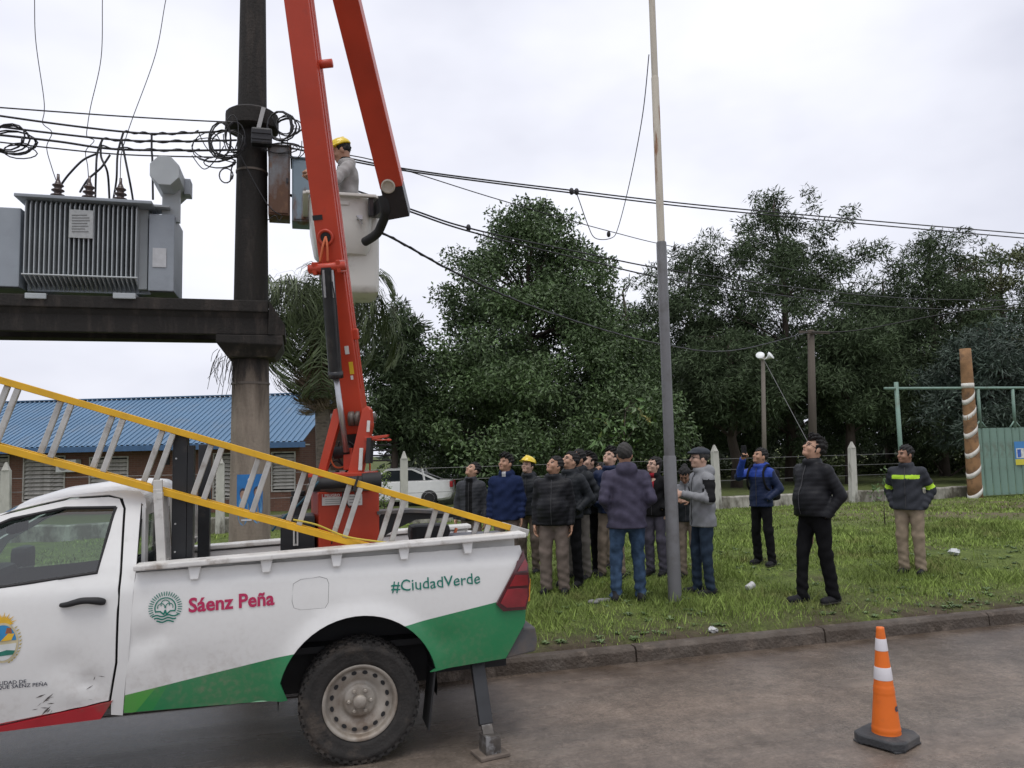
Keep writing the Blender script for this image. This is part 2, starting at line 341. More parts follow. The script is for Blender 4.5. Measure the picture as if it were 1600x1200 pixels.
# ------------------------------------------------------------------ grass and weeds
def blades(n, xr, yr, hmin, hmax, w, seed, dens=None):
    r = np.random.default_rng(seed); X = r.uniform(*xr, n); Y = r.uniform(*yr, n)
    cl = np.array([mnoise.noise((a*.9, b*.9, 7.7))+.6*mnoise.noise((a*3.3, b*3.3, 2.2)) for a, b in zip(X, Y)])
    keep = (r.random(n) < np.clip(.72+cl*.85, .06, 1)*np.clip((Y-6.55)/1.0, .16, 1))
    X, Y, cl = X[keep], Y[keep], cl[keep]; n = len(X); Z = np.array([zt(a, b) for a, b in zip(X, Y)])-.01
    h = r.uniform(hmin, hmax, n)*np.clip(.8+.6*cl, .45, 1.5); a = r.uniform(0, 2*np.pi, n); lean = r.uniform(.1, .9, n)*h; b = r.uniform(0, 2*np.pi, n); ww = w*r.uniform(.6, 1.4, n)
    P = np.stack([X, Y, Z], 1); s = np.stack([np.cos(a), np.sin(a), 0*a], 1)*ww[:, None]; l = np.stack([np.cos(b)*lean, np.sin(b)*lean, h], 1)
    v = np.stack([P-s, P+s, P+l*.55+s*.7+np.array([0, 0, 1])*(h*.12)[:, None], P+l], 1).reshape(-1, 3); i = np.arange(n)*4
    return v, np.concatenate([np.stack([i, i+1, i+2], 1), np.stack([i, i+2, i+3], 1)])
gm = mat('grass_blade', (.19, .255, .062), .7, var=.45, vs=1.1, island=.4, spec=.25, dirt=(.24, .225, .09), dirt_s=1.3, dirt_lo=.54, dirt_hi=.74)
vs_, fs_ = [], []; off = 0
for a in (blades(56000, (1.2, 8.5), (6.6, 9.2), .025, .075, .0045, 1), blades(50000, (2, 14), (9.2, 13), .03, .08, .008, 2), blades(38000, (2, 24), (13, 19.2), .035, .09, .014, 3), blades(7000, (-5, 1.2), (8, 19), .04, .09, .012, 4), blades(7000, (1.3, 9), (6.65, 8.6), .07, .16, .005, 6), blades(5000, (3, 14), (8.5, 14), .08, .18, .008, 7)):
    vs_.append(a[0]); fs_.append(a[1]+off); off += len(a[0])
tag(rawmesh('grass', np.vstack(vs_), np.vstack(fs_), gm, smooth=False, origin=(0, 0, 0)), 'short trampled green grass of the verge between kerb and low wall', 'grass', kind='stuff')
r = np.random.default_rng(5); vv, ff = [], []; o = 0
for q in range(700):
    X, Y = r.uniform(1.4, 11), 6.65+5.5*r.random()**1.6
    if mnoise.noise((X*.8, Y*.8, 9.1)) < -.12: continue
    Z = zt(X, Y); s = r.uniform(.02, .06); nl = r.integers(4, 8); a0 = r.uniform(0, 6.28)
    for k in range(nl):
        a = a0+k*6.283/nl+r.uniform(-.3, .3); d = V(math.cos(a), math.sin(a), 0); p = V(-d[1], d[0], 0); e = r.uniform(.25, .8)
        vv += [V(X, Y, Z), V(X, Y, Z)+d*s*.5+p*s*.28+V(0, 0, s*e*.8), V(X, Y, Z)+d*s*1.1+V(0, 0, s*e*.7), V(X, Y, Z)+d*s*.5-p*s*.28+V(0, 0, s*e*.8)]; ff.append((o, o+1, o+2, o+3)); o += 4
tag(rawmesh('weeds', vv, ff, mat('weed_leaf', (.10, .155, .05), .55, var=.3, vs=2, island=.4), smooth=False, origin=(0, 0, 0)), 'low broad-leaved weeds scattered through the verge grass', 'weeds', kind='stuff')
# ------------------------------------------------------------------ school building behind the fence
A = PD(468, 795, 28.4); A[2] = -.22; Bp = PD(0, 803, 29.4); Bp[2] = -.22
ud = unit(A-Bp); vd = V(-ud[1], ud[0], 0)
if vd[1] < 0: vd = -vd
UL = -9.0; LEN = np.linalg.norm(A-Bp)
def BL(u, v, z): return Bp+ud*u+vd*v+V(0, 0, z)
def onF(x, y):                        # pixel on the facade -> u, z
    q = ray(x, y); n = vd; t = ((Bp-CC)@n)/(q@n); p = CC+q*t; return (p-Bp)@ud, p[2]+.22
brick = bpy.data.materials.new('brick'); brick.use_nodes = True; t = brick.node_tree; b = t.nodes['Principled BSDF']
tcn = t.nodes.new('ShaderNodeTexCoord'); sp = t.nodes.new('ShaderNodeSeparateXYZ'); cb = t.nodes.new('ShaderNodeCombineXYZ'); t.links.new(tcn.outputs['Object'], sp.inputs[0]); t.links.new(sp.outputs[0], cb.inputs[0]); t.links.new(sp.outputs[2], cb.inputs[1])
bt = t.nodes.new('ShaderNodeTexBrick'); t.links.new(cb.outputs[0], bt.inputs['Vector']); bt.inputs['Scale'].default_value = 1; bt.inputs['Brick Width'].default_value = .25; bt.inputs['Row Height'].default_value = .075; bt.inputs['Mortar Size'].default_value = .008
bt.inputs['Color1'].default_value = (.215, .10, .064, 1); bt.inputs['Color2'].default_value = (.165, .078, .052, 1); bt.inputs['Mortar'].default_value = (.2, .14, .11, 1)
nz = t.nodes.new('ShaderNodeTexNoise'); nz.inputs['Scale'].default_value = .8; nz.inputs['Detail'].default_value = 6; t.links.new(tcn.outputs['Object'], nz.inputs['Vector']); mm = t.nodes.new('ShaderNodeMixRGB'); mm.blend_type = 'MULTIPLY'; mm.inputs[0].default_value = .5; t.links.new(bt.outputs[0], mm.inputs[1]); t.links.new(nz.outputs['Fac'], mm.inputs[2]); t.links.new(mm.outputs[0], b.inputs['Base Color']); b.inputs['Roughness'].default_value = .9
bd = empty('school_building', BL(LEN/2, 0, 0), 'long red brick school building with blue metal roof and louvred windows', 'building')
ez = onF(250, 694)[1]
rects = [(37, 101, 713, 786), (140, 200, 714, 788), (-62, 13, 713, 786), (333, 366, 708, 784), (424, 462, 706, 768)]
wl = MB(); R3 = np.stack([ud, vd, V(0, 0, 1)], 1)
rc = []
for (x0, x1, y0, y1) in rects:
    u0, z1 = onF(x0, y0); u1, z0 = onF(x1, y1); rc.append((u0, u1, max(z0, .5), z1))
def wbox(mbx, u0, u1, v0, v1, z0, z1, **k): mbx.box(BL((u0+u1)/2, (v0+v1)/2, (z0+z1)/2), (u1-u0, v1-v0, z1-z0), R3, **k)
us = sorted(rc); cur = UL
for (u0, u1, z0, z1) in us:
    wbox(wl, cur, u0, 0, .2, -.3, ez); wbox(wl, u0, u1, 0, .2, -.3, z0); wbox(wl, u0, u1, 0, .2, z1, ez); cur = u1
wbox(wl, cur, LEN, 0, .2, -.3, ez); wbox(wl, LEN-.2, LEN, .2, 7, -.3, ez); wbox(wl, UL, UL+.2, .2, 7, -.3, ez)
wo = wl.build('wall', brick, bd); 
ml = mat('louvre_metal', (.42, .40, .36), .5, var=.12, vs=4, dirt=(.2, .18, .15), dirt_s=5); dark = mat('dark_interior', (.018, .018, .02), .8, var=0)
for (u0, u1, z0, z1) in us:
    f = MB(); wbox(f, u0, u1, .12, .14, z0, z1, mi=1)
    for a, bb_, c, d in ((u0, u0+.05, z0, z1), (u1-.05, u1, z0, z1), (u0+.05, u1-.05, z1-.05, z1), (u0+.05, u1-.05, z0, z0+.05)): wbox(f, a, bb_, -.03, .1, c, d)
    wo_ = f.build('window', [ml, dark], bd); n = 10; sl_ = None
    for k in range(n):
        zz = z0+.1+(z1-z0-.2)*(k+.5)/n
        if sl_ is None:
            s = MB(); s.box(BL((u0+u1)/2, .04, zz), (u1-u0-.12, .012, (z1-z0)/n*.9), R3@np.array(Matrix.Rotation(math.radians(-35), 3, 'X'))); sl_ = s.build('slat', ml, wo_); z00 = zz
        else:
            c = sl_.copy(); COL.objects.link(c); c.location = (0, 0, zz-z00)
bl = mat('blue_roof_sheet', (.105, .195, .305), .55, var=.08, vs=.5, dirt=(.15, .20, .26), dirt_s=.9, dirt_lo=.5, dirt_hi=.8, spec=.4)
ru, rz = onF(200, 614); 
rise = 1.95; rz0 = ez+.06
rf = MB(); n = int((LEN+.5-UL+.5)/.11); 
for k in range(n):                      # ribbed sheets
    u0 = UL-.5+k*.11; hh = .035 if k % 2 == 0 else 0
    for (va, za, vb, zb) in ((-.75, rz0-.1, 3.6, rz0+rise), (3.6, rz0+rise, 7.8, rz0-.1)):
        rf.add([BL(u0, va, za+hh), BL(u0+.11, va, za+hh), BL(u0+.11, vb, zb+hh), BL(u0, vb, zb+hh)], [(0, 1, 2, 3)])
        hn = .035-hh; rf.add([BL(u0+.11, va, za+hh), BL(u0+.11, va, za+hn), BL(u0+.11, vb, zb+hn), BL(u0+.11, vb, zb+hh)], [(0, 1, 2, 3)])
ro = rf.build('roof', bl, bd)
mb = MB(); mb.bar(BL(UL-.5, 3.6, rz0+rise+.05), BL(LEN+.5, 3.6, rz0+rise+.05), .3, .04); mb.build('ridge_cap', bl, ro)
mb = MB(); mb.bar(BL(UL-.5, -.78, rz0-.2), BL(LEN+.5, -.78, rz0-.2), .04, .2); mb.build('fascia', mat('blue_fascia', (.045, .11, .22), .5), ro)
mb = MB(); wbox(mb, UL-.4, LEN+.4, -.74, -.01, rz0-.22, rz0-.18); mb.build('soffit', mat('soffit_white', (.5, .48, .44), .7), ro)
mb = MB(); mb.add([BL(LEN, .05, ez), BL(LEN, 7, ez), BL(LEN, 3.6, rz0+rise-.08)], [(0, 1, 2)]); mb.build('gable', brick, bd)
u, z = onF(112, 727); mb = MB(); wbox(mb, u-.4, u+.4, -.35, -.02, z-.25, z+.22, bev=.02); ac = mb.build('air_conditioner', mat('ac_white', (.6, .6, .57), .5), bd)
mb = MB(); mb.lathe(BL(u-.1, -.352, z), -vd, [(.19, 0), (.19, .012), (.03, .018)], 20); mb.build('fan_grille', mat('grille_grey', (.25, .25, .25), .5), ac)
u, z = onF(259, 718); mb = MB(); wbox(mb, u-.16, u+.16, -.02, -.004, z-.2, z+.2); mb.build('vent_window', dark, bd)
# ------------------------------------------------------------------ fence: low wall, pointed concrete posts, wires
FY = 19.4
ww = mat('whitewashed_wall', (.42, .40, .35), .85, var=.2, vs=3, bump=.5, bs=14, dirt=(.12, .11, .085), dirt_s=2.2, dirt_lo=.38, dirt_hi=.56, dirt2=(.07, .06, .045), d2s=4, stretch=(1, 1, .5))
pm = mat('weathered_post', (.50, .49, .44), .9, var=.2, vs=3, bump=.5, bs=25, dirt=(.13, .12, .10), dirt_s=3.5, dirt_lo=.48, dirt_hi=.64, stretch=(1, 1, .3))
def wallseg(x0, x1, label):
    mb = MB(); n = max(2, int((x1-x0)/.4)); pr = []
    for i in range(n+1):
        X = x0+(x1-x0)*i/n; g = zg(X, FY); h = .34+.04*mnoise.noise((X*1.3, 0, 5)); pr.append((X, g, h))
    v = []; 
    for X, g, h in pr: v += [(X, FY-.1, g-.1), (X, FY-.1, g+h-.03), (X, FY-.07, g+h), (X, FY+.1, g+h), (X, FY+.1, g-.1)]
    f = [(i*5+k, i*5+k+1, i*5+k+6, i*5+k+5) for i in range(n) for k in range(4)]+[(0, 1, 2, 3, 4), tuple(n*5+k for k in (4, 3, 2, 1, 0))]
    mb.add(v, f); return tag(mb.build('low_wall', ww), label, 'wall')
wallseg(-16, 17.35, 'low flaking whitewashed wall running behind the crowd and the truck'); wallseg(17.75, 20.25, 'short stretch of low whitewashed wall left of the green sheet gate')
mb = MB(); prof = [(.11, .085), (.10, .08)]
mb.bar((0, 0, -.2), (0, 0, 1.5), .2, .17, w2=.17, h2=.14, up=(0, 1, 0)); tp = 1.5
mb.add([(-.07, -.085, tp), (.07, -.085, tp), (.07, .085, tp), (-.07, .085, tp), (-.015, -.02, tp+.17), (.015, -.02, tp+.17), (.015, .02, tp+.17), (-.015, .02, tp+.17)], [(0, 1, 5, 4), (1, 2, 6, 5), (2, 3, 7, 6), (3, 0, 4, 7), (4, 5, 6, 7)])
post0 = mb.build('fence_post', pm, origin=(0, 0, 0))
plab = ['far left beside the cab roof', 'left of the big concrete utility pole', 'pale, standing in front of the white car', 'behind the man in the flat cap', 'standing between the black-jacketed man and the reflective-striped man']
pposts = []
for i, (x, yt) in enumerate([(12, 722), (345, 712), (630, 705), (1117, 695), (1328, 690)]):
    Yp = FY-.24; X = PY(x, yt, Yp)[0]; zt_ = PY(x, yt, Yp)[2]; g = zg(X, Yp); pposts.append((X, zt_))
    o_ = post0 if i == 0 else post0.copy()
    if i: COL.objects.link(o_)
    o_.location = (X, Yp, g); o_.scale = (1, 1, (zt_-g)/1.67); o_.rotation_euler = (0, random.uniform(-.02, .02) if i < 4 else .03, 0); tag(o_, 'pointed weathered concrete fence post '+plab[i], 'fence post', 'pointed concrete fence posts')
wm = mat('galvanised_wire', (.16, .16, .16), .5, metal=.6, var=0)
for k, (zz, nm) in enumerate(((.85, 'lowest'), (1.15, 'middle'), (1.45, 'topmost'))):
    mb = MB(); mb.tube([(-16, FY-.1, zz+.1), (0, FY-.12, zz), (17.3, FY-.12, zz+.05)], .006, 4); tag(mb.build('fence_wire', wm), nm+' strand of plain wire strung above the low wall', 'wire', 'fence wires')
# ------------------------------------------------------------------ sheet gate and its frame, striped stump pole
gg = mat('gate_green', (.17, .27, .22), .55, var=.08, vs=2, dirt=(.13, .17, .13), dirt_s=3)
GY = 18.9; P0 = PY(1529, 775, GY); X0 = P0[0]; gz = zg(X0, GY); gt = PY(1529, 669, GY)[2]
gt_e = empty('sheet_gate', (X0+1.6, GY, gz), 'pale green ribbed sheet metal gate at right edge with a poster', 'gate')
proto = None
for k in range(12):
    if proto is None:
        mb = MB(); w = .29
        pr = [(0, 0), (.03, -.03), (.07, -.03), (.10, 0), (w-.012, 0)]
        v = [(X0+a, GY+c, z) for z in (gz+.06, gt) for a, c in pr]; mb.add(v, [(i, i+1, i+6, i+5) for i in range(4)]); proto = mb.build('sheet_panel', gg, gt_e); so_ = proto.modifiers.new('t', 'SOLIDIFY'); so_.thickness = .004
    else: c = proto.copy(); COL.objects.link(c); c.location = (k*.29, 0, 0)
mb = MB()
for z in (gz+.12, gt-.06): mb.bar((X0, GY+.04, z), (X0+3.5, GY+.04, z), .05, .05)
mb.build('gate_frame', gg, gt_e)
pc = PY(1597, 708, GY-.04); ps = mat('poster_blue', (.05, .22, .5), .5, var=.05); 
mb = MB(); mb.box(pc, (.56, .006, .72)); po = tag(mb.build('poster', ps), 'small blue and yellow poster on the green sheet gate', 'poster')
mb = MB(); mb.box(pc+V(0, -.005, -.27), (.56, .004, .18)); mb.build('yellow_band', mat('poster_yellow', (.62, .55, .05), .5, var=.05), po)
mb = MB(); mb.box(pc+V(0, -.005, -.0), (.46, .004, .3)); mb.build('picture_panel', mat('poster_pale', (.55, .58, .55), .5, var=.5, vs=9), po)
mb = MB(); mb.box(pc+V(-.12, -.009, -.0), (.14, .004, .24)); mb.build('picture_figure', mat('poster_deep', (.03, .1, .4), .5, var=.4, vs=12), po)
fe = empty('gate_frame', (PY(1405, 770, GY)[0], GY, gz), 'tall pale green pipe goal frame reaching over the sheet gate', 'frame')
mb = MB(); a = PY(1400, 597, GY); b_ = PY(1412, 774, GY); b_[2] = zg(b_[0], GY)-.05; mb.tube([b_, a], [.065, .06], 10); mb.build('post', gg, fe, smooth=True)
mb = MB(); mb.tube([PY(1382, 607, GY), PY(1600, 606, GY)+V(0, 0, .0), PY(1600, 606, GY)+V(2, 0, 0)], .04, 8); mb.build('crossbar', gg, fe, smooth=True)
for x in (1529, 1583):
    mb = MB(); a = PY(x-1, 608, GY); c = PY(x+3, 668, GY); mb.tube([a, c], .045, 8)
    for s in (-1, 1): mb.tube([c+V(0, 0, .22), c+V(s*.2, 0, -.0)], .025, 6)
    mb.build('upright', gg, fe, smooth=True)
rust = mat('rusty_orange_paint', (.27, .15, .07), .85, var=.3, vs=3, bump=.5, bs=20, dirt=(.10, .06, .035), dirt_s=2.5, dirt_lo=.5, dirt_hi=.66)
a = PY(1508, 545, GY-.1); c = PY(1523, 762, GY-.1); c[2] = zg(c[0], GY)-.1
se = tag(empty('striped_pole', c, None), 'stout broken orange pole with white spiral bands beside the gate', 'pole')
mb = MB(); m_ = 9; mb.tube([c+(a-c)*i/m_ for i in range(m_+1)], [.21-.055*i/m_+.006*random.uniform(-1, 1) for i in range(m_+1)], 16); mb.build('pole', rust, se, smooth=True)
wp = mat('band_white', (.62, .6, .55), .8, var=.2, vs=6)
for i, t_ in enumerate((.06, .2, .33, .46, .58, .68, .755)):
    mb = MB(); pts = []; rr = .21-.055*t_+.006; v = []
    for k in range(25):
        an = 2*math.pi*k/24; z0 = .16*math.sin(an)*(0 if i == 6 else 1); q = c+(a-c)*t_
        for s in (-.075, .075): v.append(q+V(rr*math.cos(an)*1.0, rr*math.sin(an), s+.17*math.cos(an)*(0 if i == 6 else 1)))
    mb.add(v, [(2*k, 2*k+1, 2*k+3, 2*k+2) for k in range(24)]); ob = mb.build('white_band', wp, se, smooth=True); sm_ = ob.modifiers.new('t', 'SOLIDIFY'); sm_.thickness = .003
# far poles with floodlights and insulators
wood = mat('grey_wood', (.085, .07, .056), .9, var=.3, vs=3, stretch=(1, 1, .15), bump=.4, bs=30)
le = empty('floodlight_pole', PY(1193, 760, 23.5), 'slim wooden pole topped by two white floodlights before the dark trees', 'light pole'); le.location.z = zg(8, 23.5); le['_o'] = list(le.location)
a = PY(1192, 557, 23.5); c = PY(1194, 700, 23.5); c = c+(c-a)*.55; c[2] = zg(8, 23.5)-.1; mb = MB(); mb.tube([c, a], [.085, .065], 10); mb.build('pole', mat('pale_wood', (.17, .15, .125), .9, var=.3, vs=3, stretch=(1, 1, .15)), le, smooth=True)
for s in (-1, 1):
    mb = MB(); q = a+V(s*.17, -.1, -.03); mb.tube([a+V(0, -.05, -.12), q], .025, 6); mb.lathe(q, (s*.5, -.7, .55), [(.05, -.12), (.06, -.02), (.15, .10), (.14, .11)], 14); mb.build('floodlight', mat('lamp_white', (.75, .77, .76), .4, var=.05), le, smooth=True)
mb = MB(); mb.tube([a+V(0, 0, -.05), PY(1262, 690, 21.5)], .012, 4); mb.build('guy_wire', wm, le)
ue = empty('wooden_utility_pole', PY(1269, 760, 25), 'tall brown wooden utility pole standing against the dark trees', 'utility pole'); ue.location.z = zg(9, 25); ue['_o'] = list(ue.location)
UT = PY(1267, 516, 25); c = PY(1270, 690, 25); c = c+(c-UT)*.5; c[2] = zg(9, 25)-.1; mb = MB(); mb.tube([c, UT], [.17, .12], 10); mb.build('pole', wood, ue, smooth=True)
mb = MB(); mb.bar(UT+V(-.6, -.12, -.1), UT+V(.7, -.14, -.1), .08, .1); mb.build('crossarm', wood, ue)
# ------------------------------------------------------------------ parked cars
def car(name, base, yaw, paint, label, suv=False, L_=4.3, W=1.68):
    e = empty(name, base, label, 'car'); c, s = math.cos(yaw), math.sin(yaw); base = np.asarray(base, float)
    def T(v): v = np.asarray(v, float).reshape(-1, 3); return np.stack([v[:, 0]*c-v[:, 1]*s, v[:, 0]*s+v[:, 1]*c, v[:, 2]], 1)+base
    H_ = 1.75 if suv else 1.46
    top = [(-.5, .62), (-.485, .74), (-.33, .86), (-.20, .93), (-.02 if suv else -.05, H_-.04), (.12, H_), (.28, H_-.02), (.47 if suv else .40, H_-.5 if not suv else H_-.12), (.5, .96 if not suv else 1.2), (.515, .7), (.51, .32), (-.505, .3)]
    belt = .93
    # lower body: stations along the length with a rounded section
    st = [(-.505, .42, .70, .70), (-.49, .25, .78, .88), (-.42, .2, .84, .96), (-.3, .2, .90, 1), (-.18, .2, .95, 1), (.3, .2, .98, 1), (.42, .22, .99, .98), (.49, .27, .97, .9), (.512, .4, .85, .78)]
    v = []; n = 10
    for (f, zb, ztp, w) in st:
        hw = W/2*w
        for y_, z_ in ((-.9, zb), (-1, zb+.08), (-1.0, zb+(ztp-zb)*.6), (-.965, ztp-.04), (-.88, ztp), (.88, ztp), (.965, ztp-.04), (1.0, zb+(ztp-zb)*.6), (1, zb+.08), (.9, zb)): v.append((f*L_, y_*hw, z_))
    m = len(st); f_ = [(i*n+k, i*n+(k+1) % n, (i+1)*n+(k+1) % n, (i+1)*n+k) for i in range(m-1) for k in range(n)]+[tuple(range(n)), tuple((m-1)*n+k for k in range(n))]
    mb = MB(); mb.add(T(v), f_); mb.build('body', paint, e, angle=40)
    g0, g1, g2, g3 = (-.25, -.06, .15, .405) if not suv else (-.21, -.06, .44, .48)
    def cab(k, ins, mi=0):
        v = []
        for (f, z_, w) in ((g0, belt-.02, .9), (g1, H_-.05, .70), (g2, H_-.05, .70), (g3, belt+.03, .86)): v += [(f*L_, -W/2*w*k, z_), (f*L_, W/2*w*k, z_)]
        return v
    mb = MB(); mb.add(T(cab(1, 0)), [(0, 2, 4, 6), (1, 7, 5, 3), (0, 1, 3, 2), (4, 5, 7, 6)]); mb.build('windows', mat('car_glass', (.02, .025, .028), .08, var=0, spec=.6), e)
    mb = MB(); v = [(g1*L_-.08, -.6, H_-.05), (g1*L_-.08, .6, H_-.05), (g1*L_+.25, .58, H_), (g1*L_+.25, -.58, H_), (g2*L_-.2, .58, H_), (g2*L_-.2, -.58, H_), (g2*L_+.07, .6, H_-.06), (g2*L_+.07, -.6, H_-.06)]
    mb.add(T(v), [(0, 1, 2, 3), (3, 2, 4, 5), (5, 4, 6, 7)])
    for y_ in (-1, 1):
        P = lambda f, z_, w: T((f*L_, y_*W/2*w, z_))[0]
        for (a_, b_) in (((g0, belt-.02, .915), (g1, H_-.04, .715)), ((.1, belt, .93), (.1, H_-.04, .715)), ((g3, belt, .88), (g2, H_-.04, .715)), ((g1, H_-.045, .715), (g2, H_-.045, .715)), ((.27, belt, .92), (.245, H_-.04, .715))): mb.bar(P(*a_), P(*b_), .05, .07)
    mb.build('roof', paint, e)
    for y_ in (-1, 1):
        for f in (-.3, .31):
            mb = MB(); q = T((f*L_, y_*(W/2-.08), .31))[0]; ax = T((0, y_, 0))[0]-base; mb.lathe(q, ax, [(.2, -.1), (.3, -.1), (.315, -.05), (.315, .06), (.3, .095), (.2, .1)], 24); w_ = mb.build('wheel', mat('tyre', (.02, .02, .02), .85, var=.2), e, smooth=True)
            mb = MB(); mb.lathe(q, ax, [(.20, .07), (.205, .1), (.19, .1), (.18, .085), (.04, .095), (.0, .097)], 20); mb.build('rim', mat('alloy', (.45, .45, .46), .35, metal=.7), w_, smooth=True)
        mb = MB(); mb.box(T((.505*L_, y_*.66, .82))[0], (.12, .22, .22), np.array([[c, -s, 0], [s, c, 0], [0, 0, 1]]), bev=.02); mb.build('taillight', mat('tail_red', (.4, .02, .025), .3, var=.1), e)
        mb = MB(); mb.box(T((-.485*L_, y_*.6, .68))[0], (.1, .3, .14), np.array([[c, -s, 0], [s, c, 0], [0, 0, 1]]), bev=.02); mb.build('headlight', mat('lamp_clear', (.6, .62, .65), .2, var=0), e)
    return e
wpnt = mat('car_white', (.80, .80, .78), .3, var=.03, coat=.3)
rq = PD(707, 786, 30.0); yw = math.atan2(CR[1], CR[0]); dx = V(math.cos(yw), math.sin(yw), 0)
cb_ = rq-dx*2.15; cb_[2] = zg(cb_[0], cb_[1]); car('parked_car', cb_, yw, wpnt, 'white four-door saloon parked behind the fence left of the crowd')
dp = mat('car_dark', (.03, .033, .04), .35, var=.05, coat=.2); q = PD(735, 775, 41); q[2] = zg(*q[:2]); car('parked_car', q, yw+.9, dp, 'dark boxy off-road car parked far under the big tree', suv=True)
# ------------------------------------------------------------------ pickup truck
YS, YM = 4.95, 5.85                     # near side, centre line
def ys_(z):                             # section of the near side
    d = .045*((z-.92)/.45)**2
    if z > 1.17: d += .02*min(1, (z-1.17)/.05)
    if z > 1.24: d = .045*((1.24-.92)/.45)**2+.02+.42*(z-1.24)+.10*max(0, z-1.55)
    return YS+d
def PS(x, y):
    Y = YS
    for _ in range(8): p = PY(x, y, Y); Y = ys_(min(p[2], 1.75))
    return (float(p[0]), float(p[2]))
def PSB(x, y):                          # on the bed side (no tumblehome)
    Y = YS
    for _ in range(8): p = PY(x, y, Y); Y = yb_(p[2])
    return (float(p[0]), float(p[2]))
def yb_(z): return YS+.045*((z-.92)/.45)**2+(.018*min(1, (z-1.17)/.05) if z > 1.17 else 0)
def livery(name, white, rules):
    """paint of a side panel: printed stripes are areas in the panel's own X,Z; rules: (a,b,c,color): color where a*x+b*z<c"""
    m = bpy.data.materials.new(name); m.use_nodes = True; t = m.node_tree; b = t.nodes['Principled BSDF']; L = t.links.new
    tcn = t.nodes.new('ShaderNodeTexCoord'); sp = t.nodes.new('ShaderNodeSeparateXYZ'); L(tcn.outputs['Object'], sp.inputs[0])
    nz = t.nodes.new('ShaderNodeTexNoise'); nz.inputs['Scale'].default_value = 2.2; nz.inputs['Detail'].default_value = 7; L(tcn.outputs['Object'], nz.inputs['Vector'])
    cur = None
    def mth(op, a, c):
        q = t.nodes.new('ShaderNodeMath'); q.operation = op
        for s, i in ((a, 0), (c, 1)):
            if isinstance(s, (int, float)): q.inputs[i].default_value = float(s)
            else: L(s, q.inputs[i])
        return q.outputs[0]
    rgb = t.nodes.new('ShaderNodeRGB'); rgb.outputs[0].default_value = (*white, 1); cur = rgb.outputs[0]
    for conds, col in rules:
        f = None
        for (a, bb, c) in conds:
            v = mth('LESS_THAN', mth('ADD', mth('MULTIPLY', sp.outputs[0], a), mth('MULTIPLY', sp.outputs[2], bb)), c); f = v if f is None else mth('MULTIPLY', f, v)
        mx_ = t.nodes.new('ShaderNodeMixRGB'); L(f, mx_.inputs[0]); L(cur, mx_.inputs[1]); mx_.inputs[2].default_value = (*col, 1); cur = mx_.outputs[0]
    # road dirt thrown up on the lower panels
    mr = t.nodes.new('ShaderNodeMapRange'); mr.inputs['From Min'].default_value = .95; mr.inputs['From Max'].default_value = .42; mr.inputs['To Max'].default_value = .5; L(sp.outputs[2], mr.inputs['Value'])
    rr = t.nodes.new('ShaderNodeValToRGB'); rr.color_ramp.elements[0].position = .42; rr.color_ramp.elements[1].position = .72; L(nz.outputs['Fac'], rr.inputs[0])
    n3 = t.nodes.new('ShaderNodeTexNoise'); n3.inputs['Scale'].default_value = 30; n3.inputs['Detail'].default_value = 6; L(tcn.outputs['Object'], n3.inputs['Vector']); r3 = t.nodes.new('ShaderNodeValToRGB'); r3.color_ramp.elements[0].position = .45; r3.color_ramp.elements[1].position = .75; L(n3.outputs['Fac'], r3.inputs[0])
    ff_ = mth('MULTIPLY', mth('ADD', mth('MULTIPLY', mr.outputs[0], rr.outputs[0]), .04), mth('ADD', r3.outputs[0], .35))
    mx_ = t.nodes.new('ShaderNodeMixRGB'); L(ff_, mx_.inputs[0]); L(cur, mx_.inputs[1]); mx_.inputs[2].default_value = (.26, .205, .16, 1)
    L(mx_.outputs[0], b.inputs['Base Color']); b.inputs['Roughness'].default_value = .34; b.inputs['Coat Weight'].default_value = .25; b.inputs['Coat Roughness'].default_value = .15
    bn = t.nodes.new('ShaderNodeBump'); bn.inputs['Strength'].default_value = .07; bn.inputs['Distance'].default_value = .05; n4 = t.nodes.new('ShaderNodeTexNoise'); n4.inputs['Scale'].default_value = 3.5; n4.inputs['Detail'].default_value = 2; L(tcn.outputs['Object'], n4.inputs['Vector']); L(n4.outputs['Fac'], bn.inputs['Height']); L(bn.outputs[0], b.inputs['Normal'])
    return m
WH = (.72, .72, .70); GR = (.015, .205, .075); TX, TZ = .25, 0.0
tr = empty('pickup_truck', (TX, YM, 0), 'white municipal pickup truck with green and red stripes, dents and open bed', 'pickup truck')
# stripe line through two pixels, in object coordinates (x - TX)
def line(p, q):                          # a*x+b*z<c is the side below the line
    (x0, z0), (x1, z1) = p, q; x0 -= TX; x1 -= TX; a = -(z1-z0)/(x1-x0); return (a, 1.0, z0+a*x0)
gl_ = line(PSB(207, 1083), PSB(774, 941))
def vline(p, q, side=1):
    (x0, z0), (x1, z1) = p, q; x0 -= TX; x1 -= TX; bb = -(x1-x0)/(z1-z0); return (side*1.0, side*bb, side*(x0+bb*z0))
m_bed = livery('bed_paint', WH, [([gl_], GR), ([gl_, vline(PSB(243, 1075), PSB(214, 1110))], (.075, .32, .055)), ([gl_, vline(PSB(262, 1070), PSB(240, 1108)), vline(PSB(243, 1075), PSB(214, 1110), -1)], (.02, .24, .06)),])
m_bed2 = mat('truck_white', WH, .35, var=.04, vs=3, coat=.25, dirt=(.45, .42, .38), dirt_s=4, dirt_lo=.55, dirt_hi=.8)
rl_ = line(PS(178, 1094), PS(0, 1130)); rl2 = line(PS(178, 1094), PS(60, 1109))
m_door = livery('door_paint', WH, [([rl_], (.42, .02, .03))])
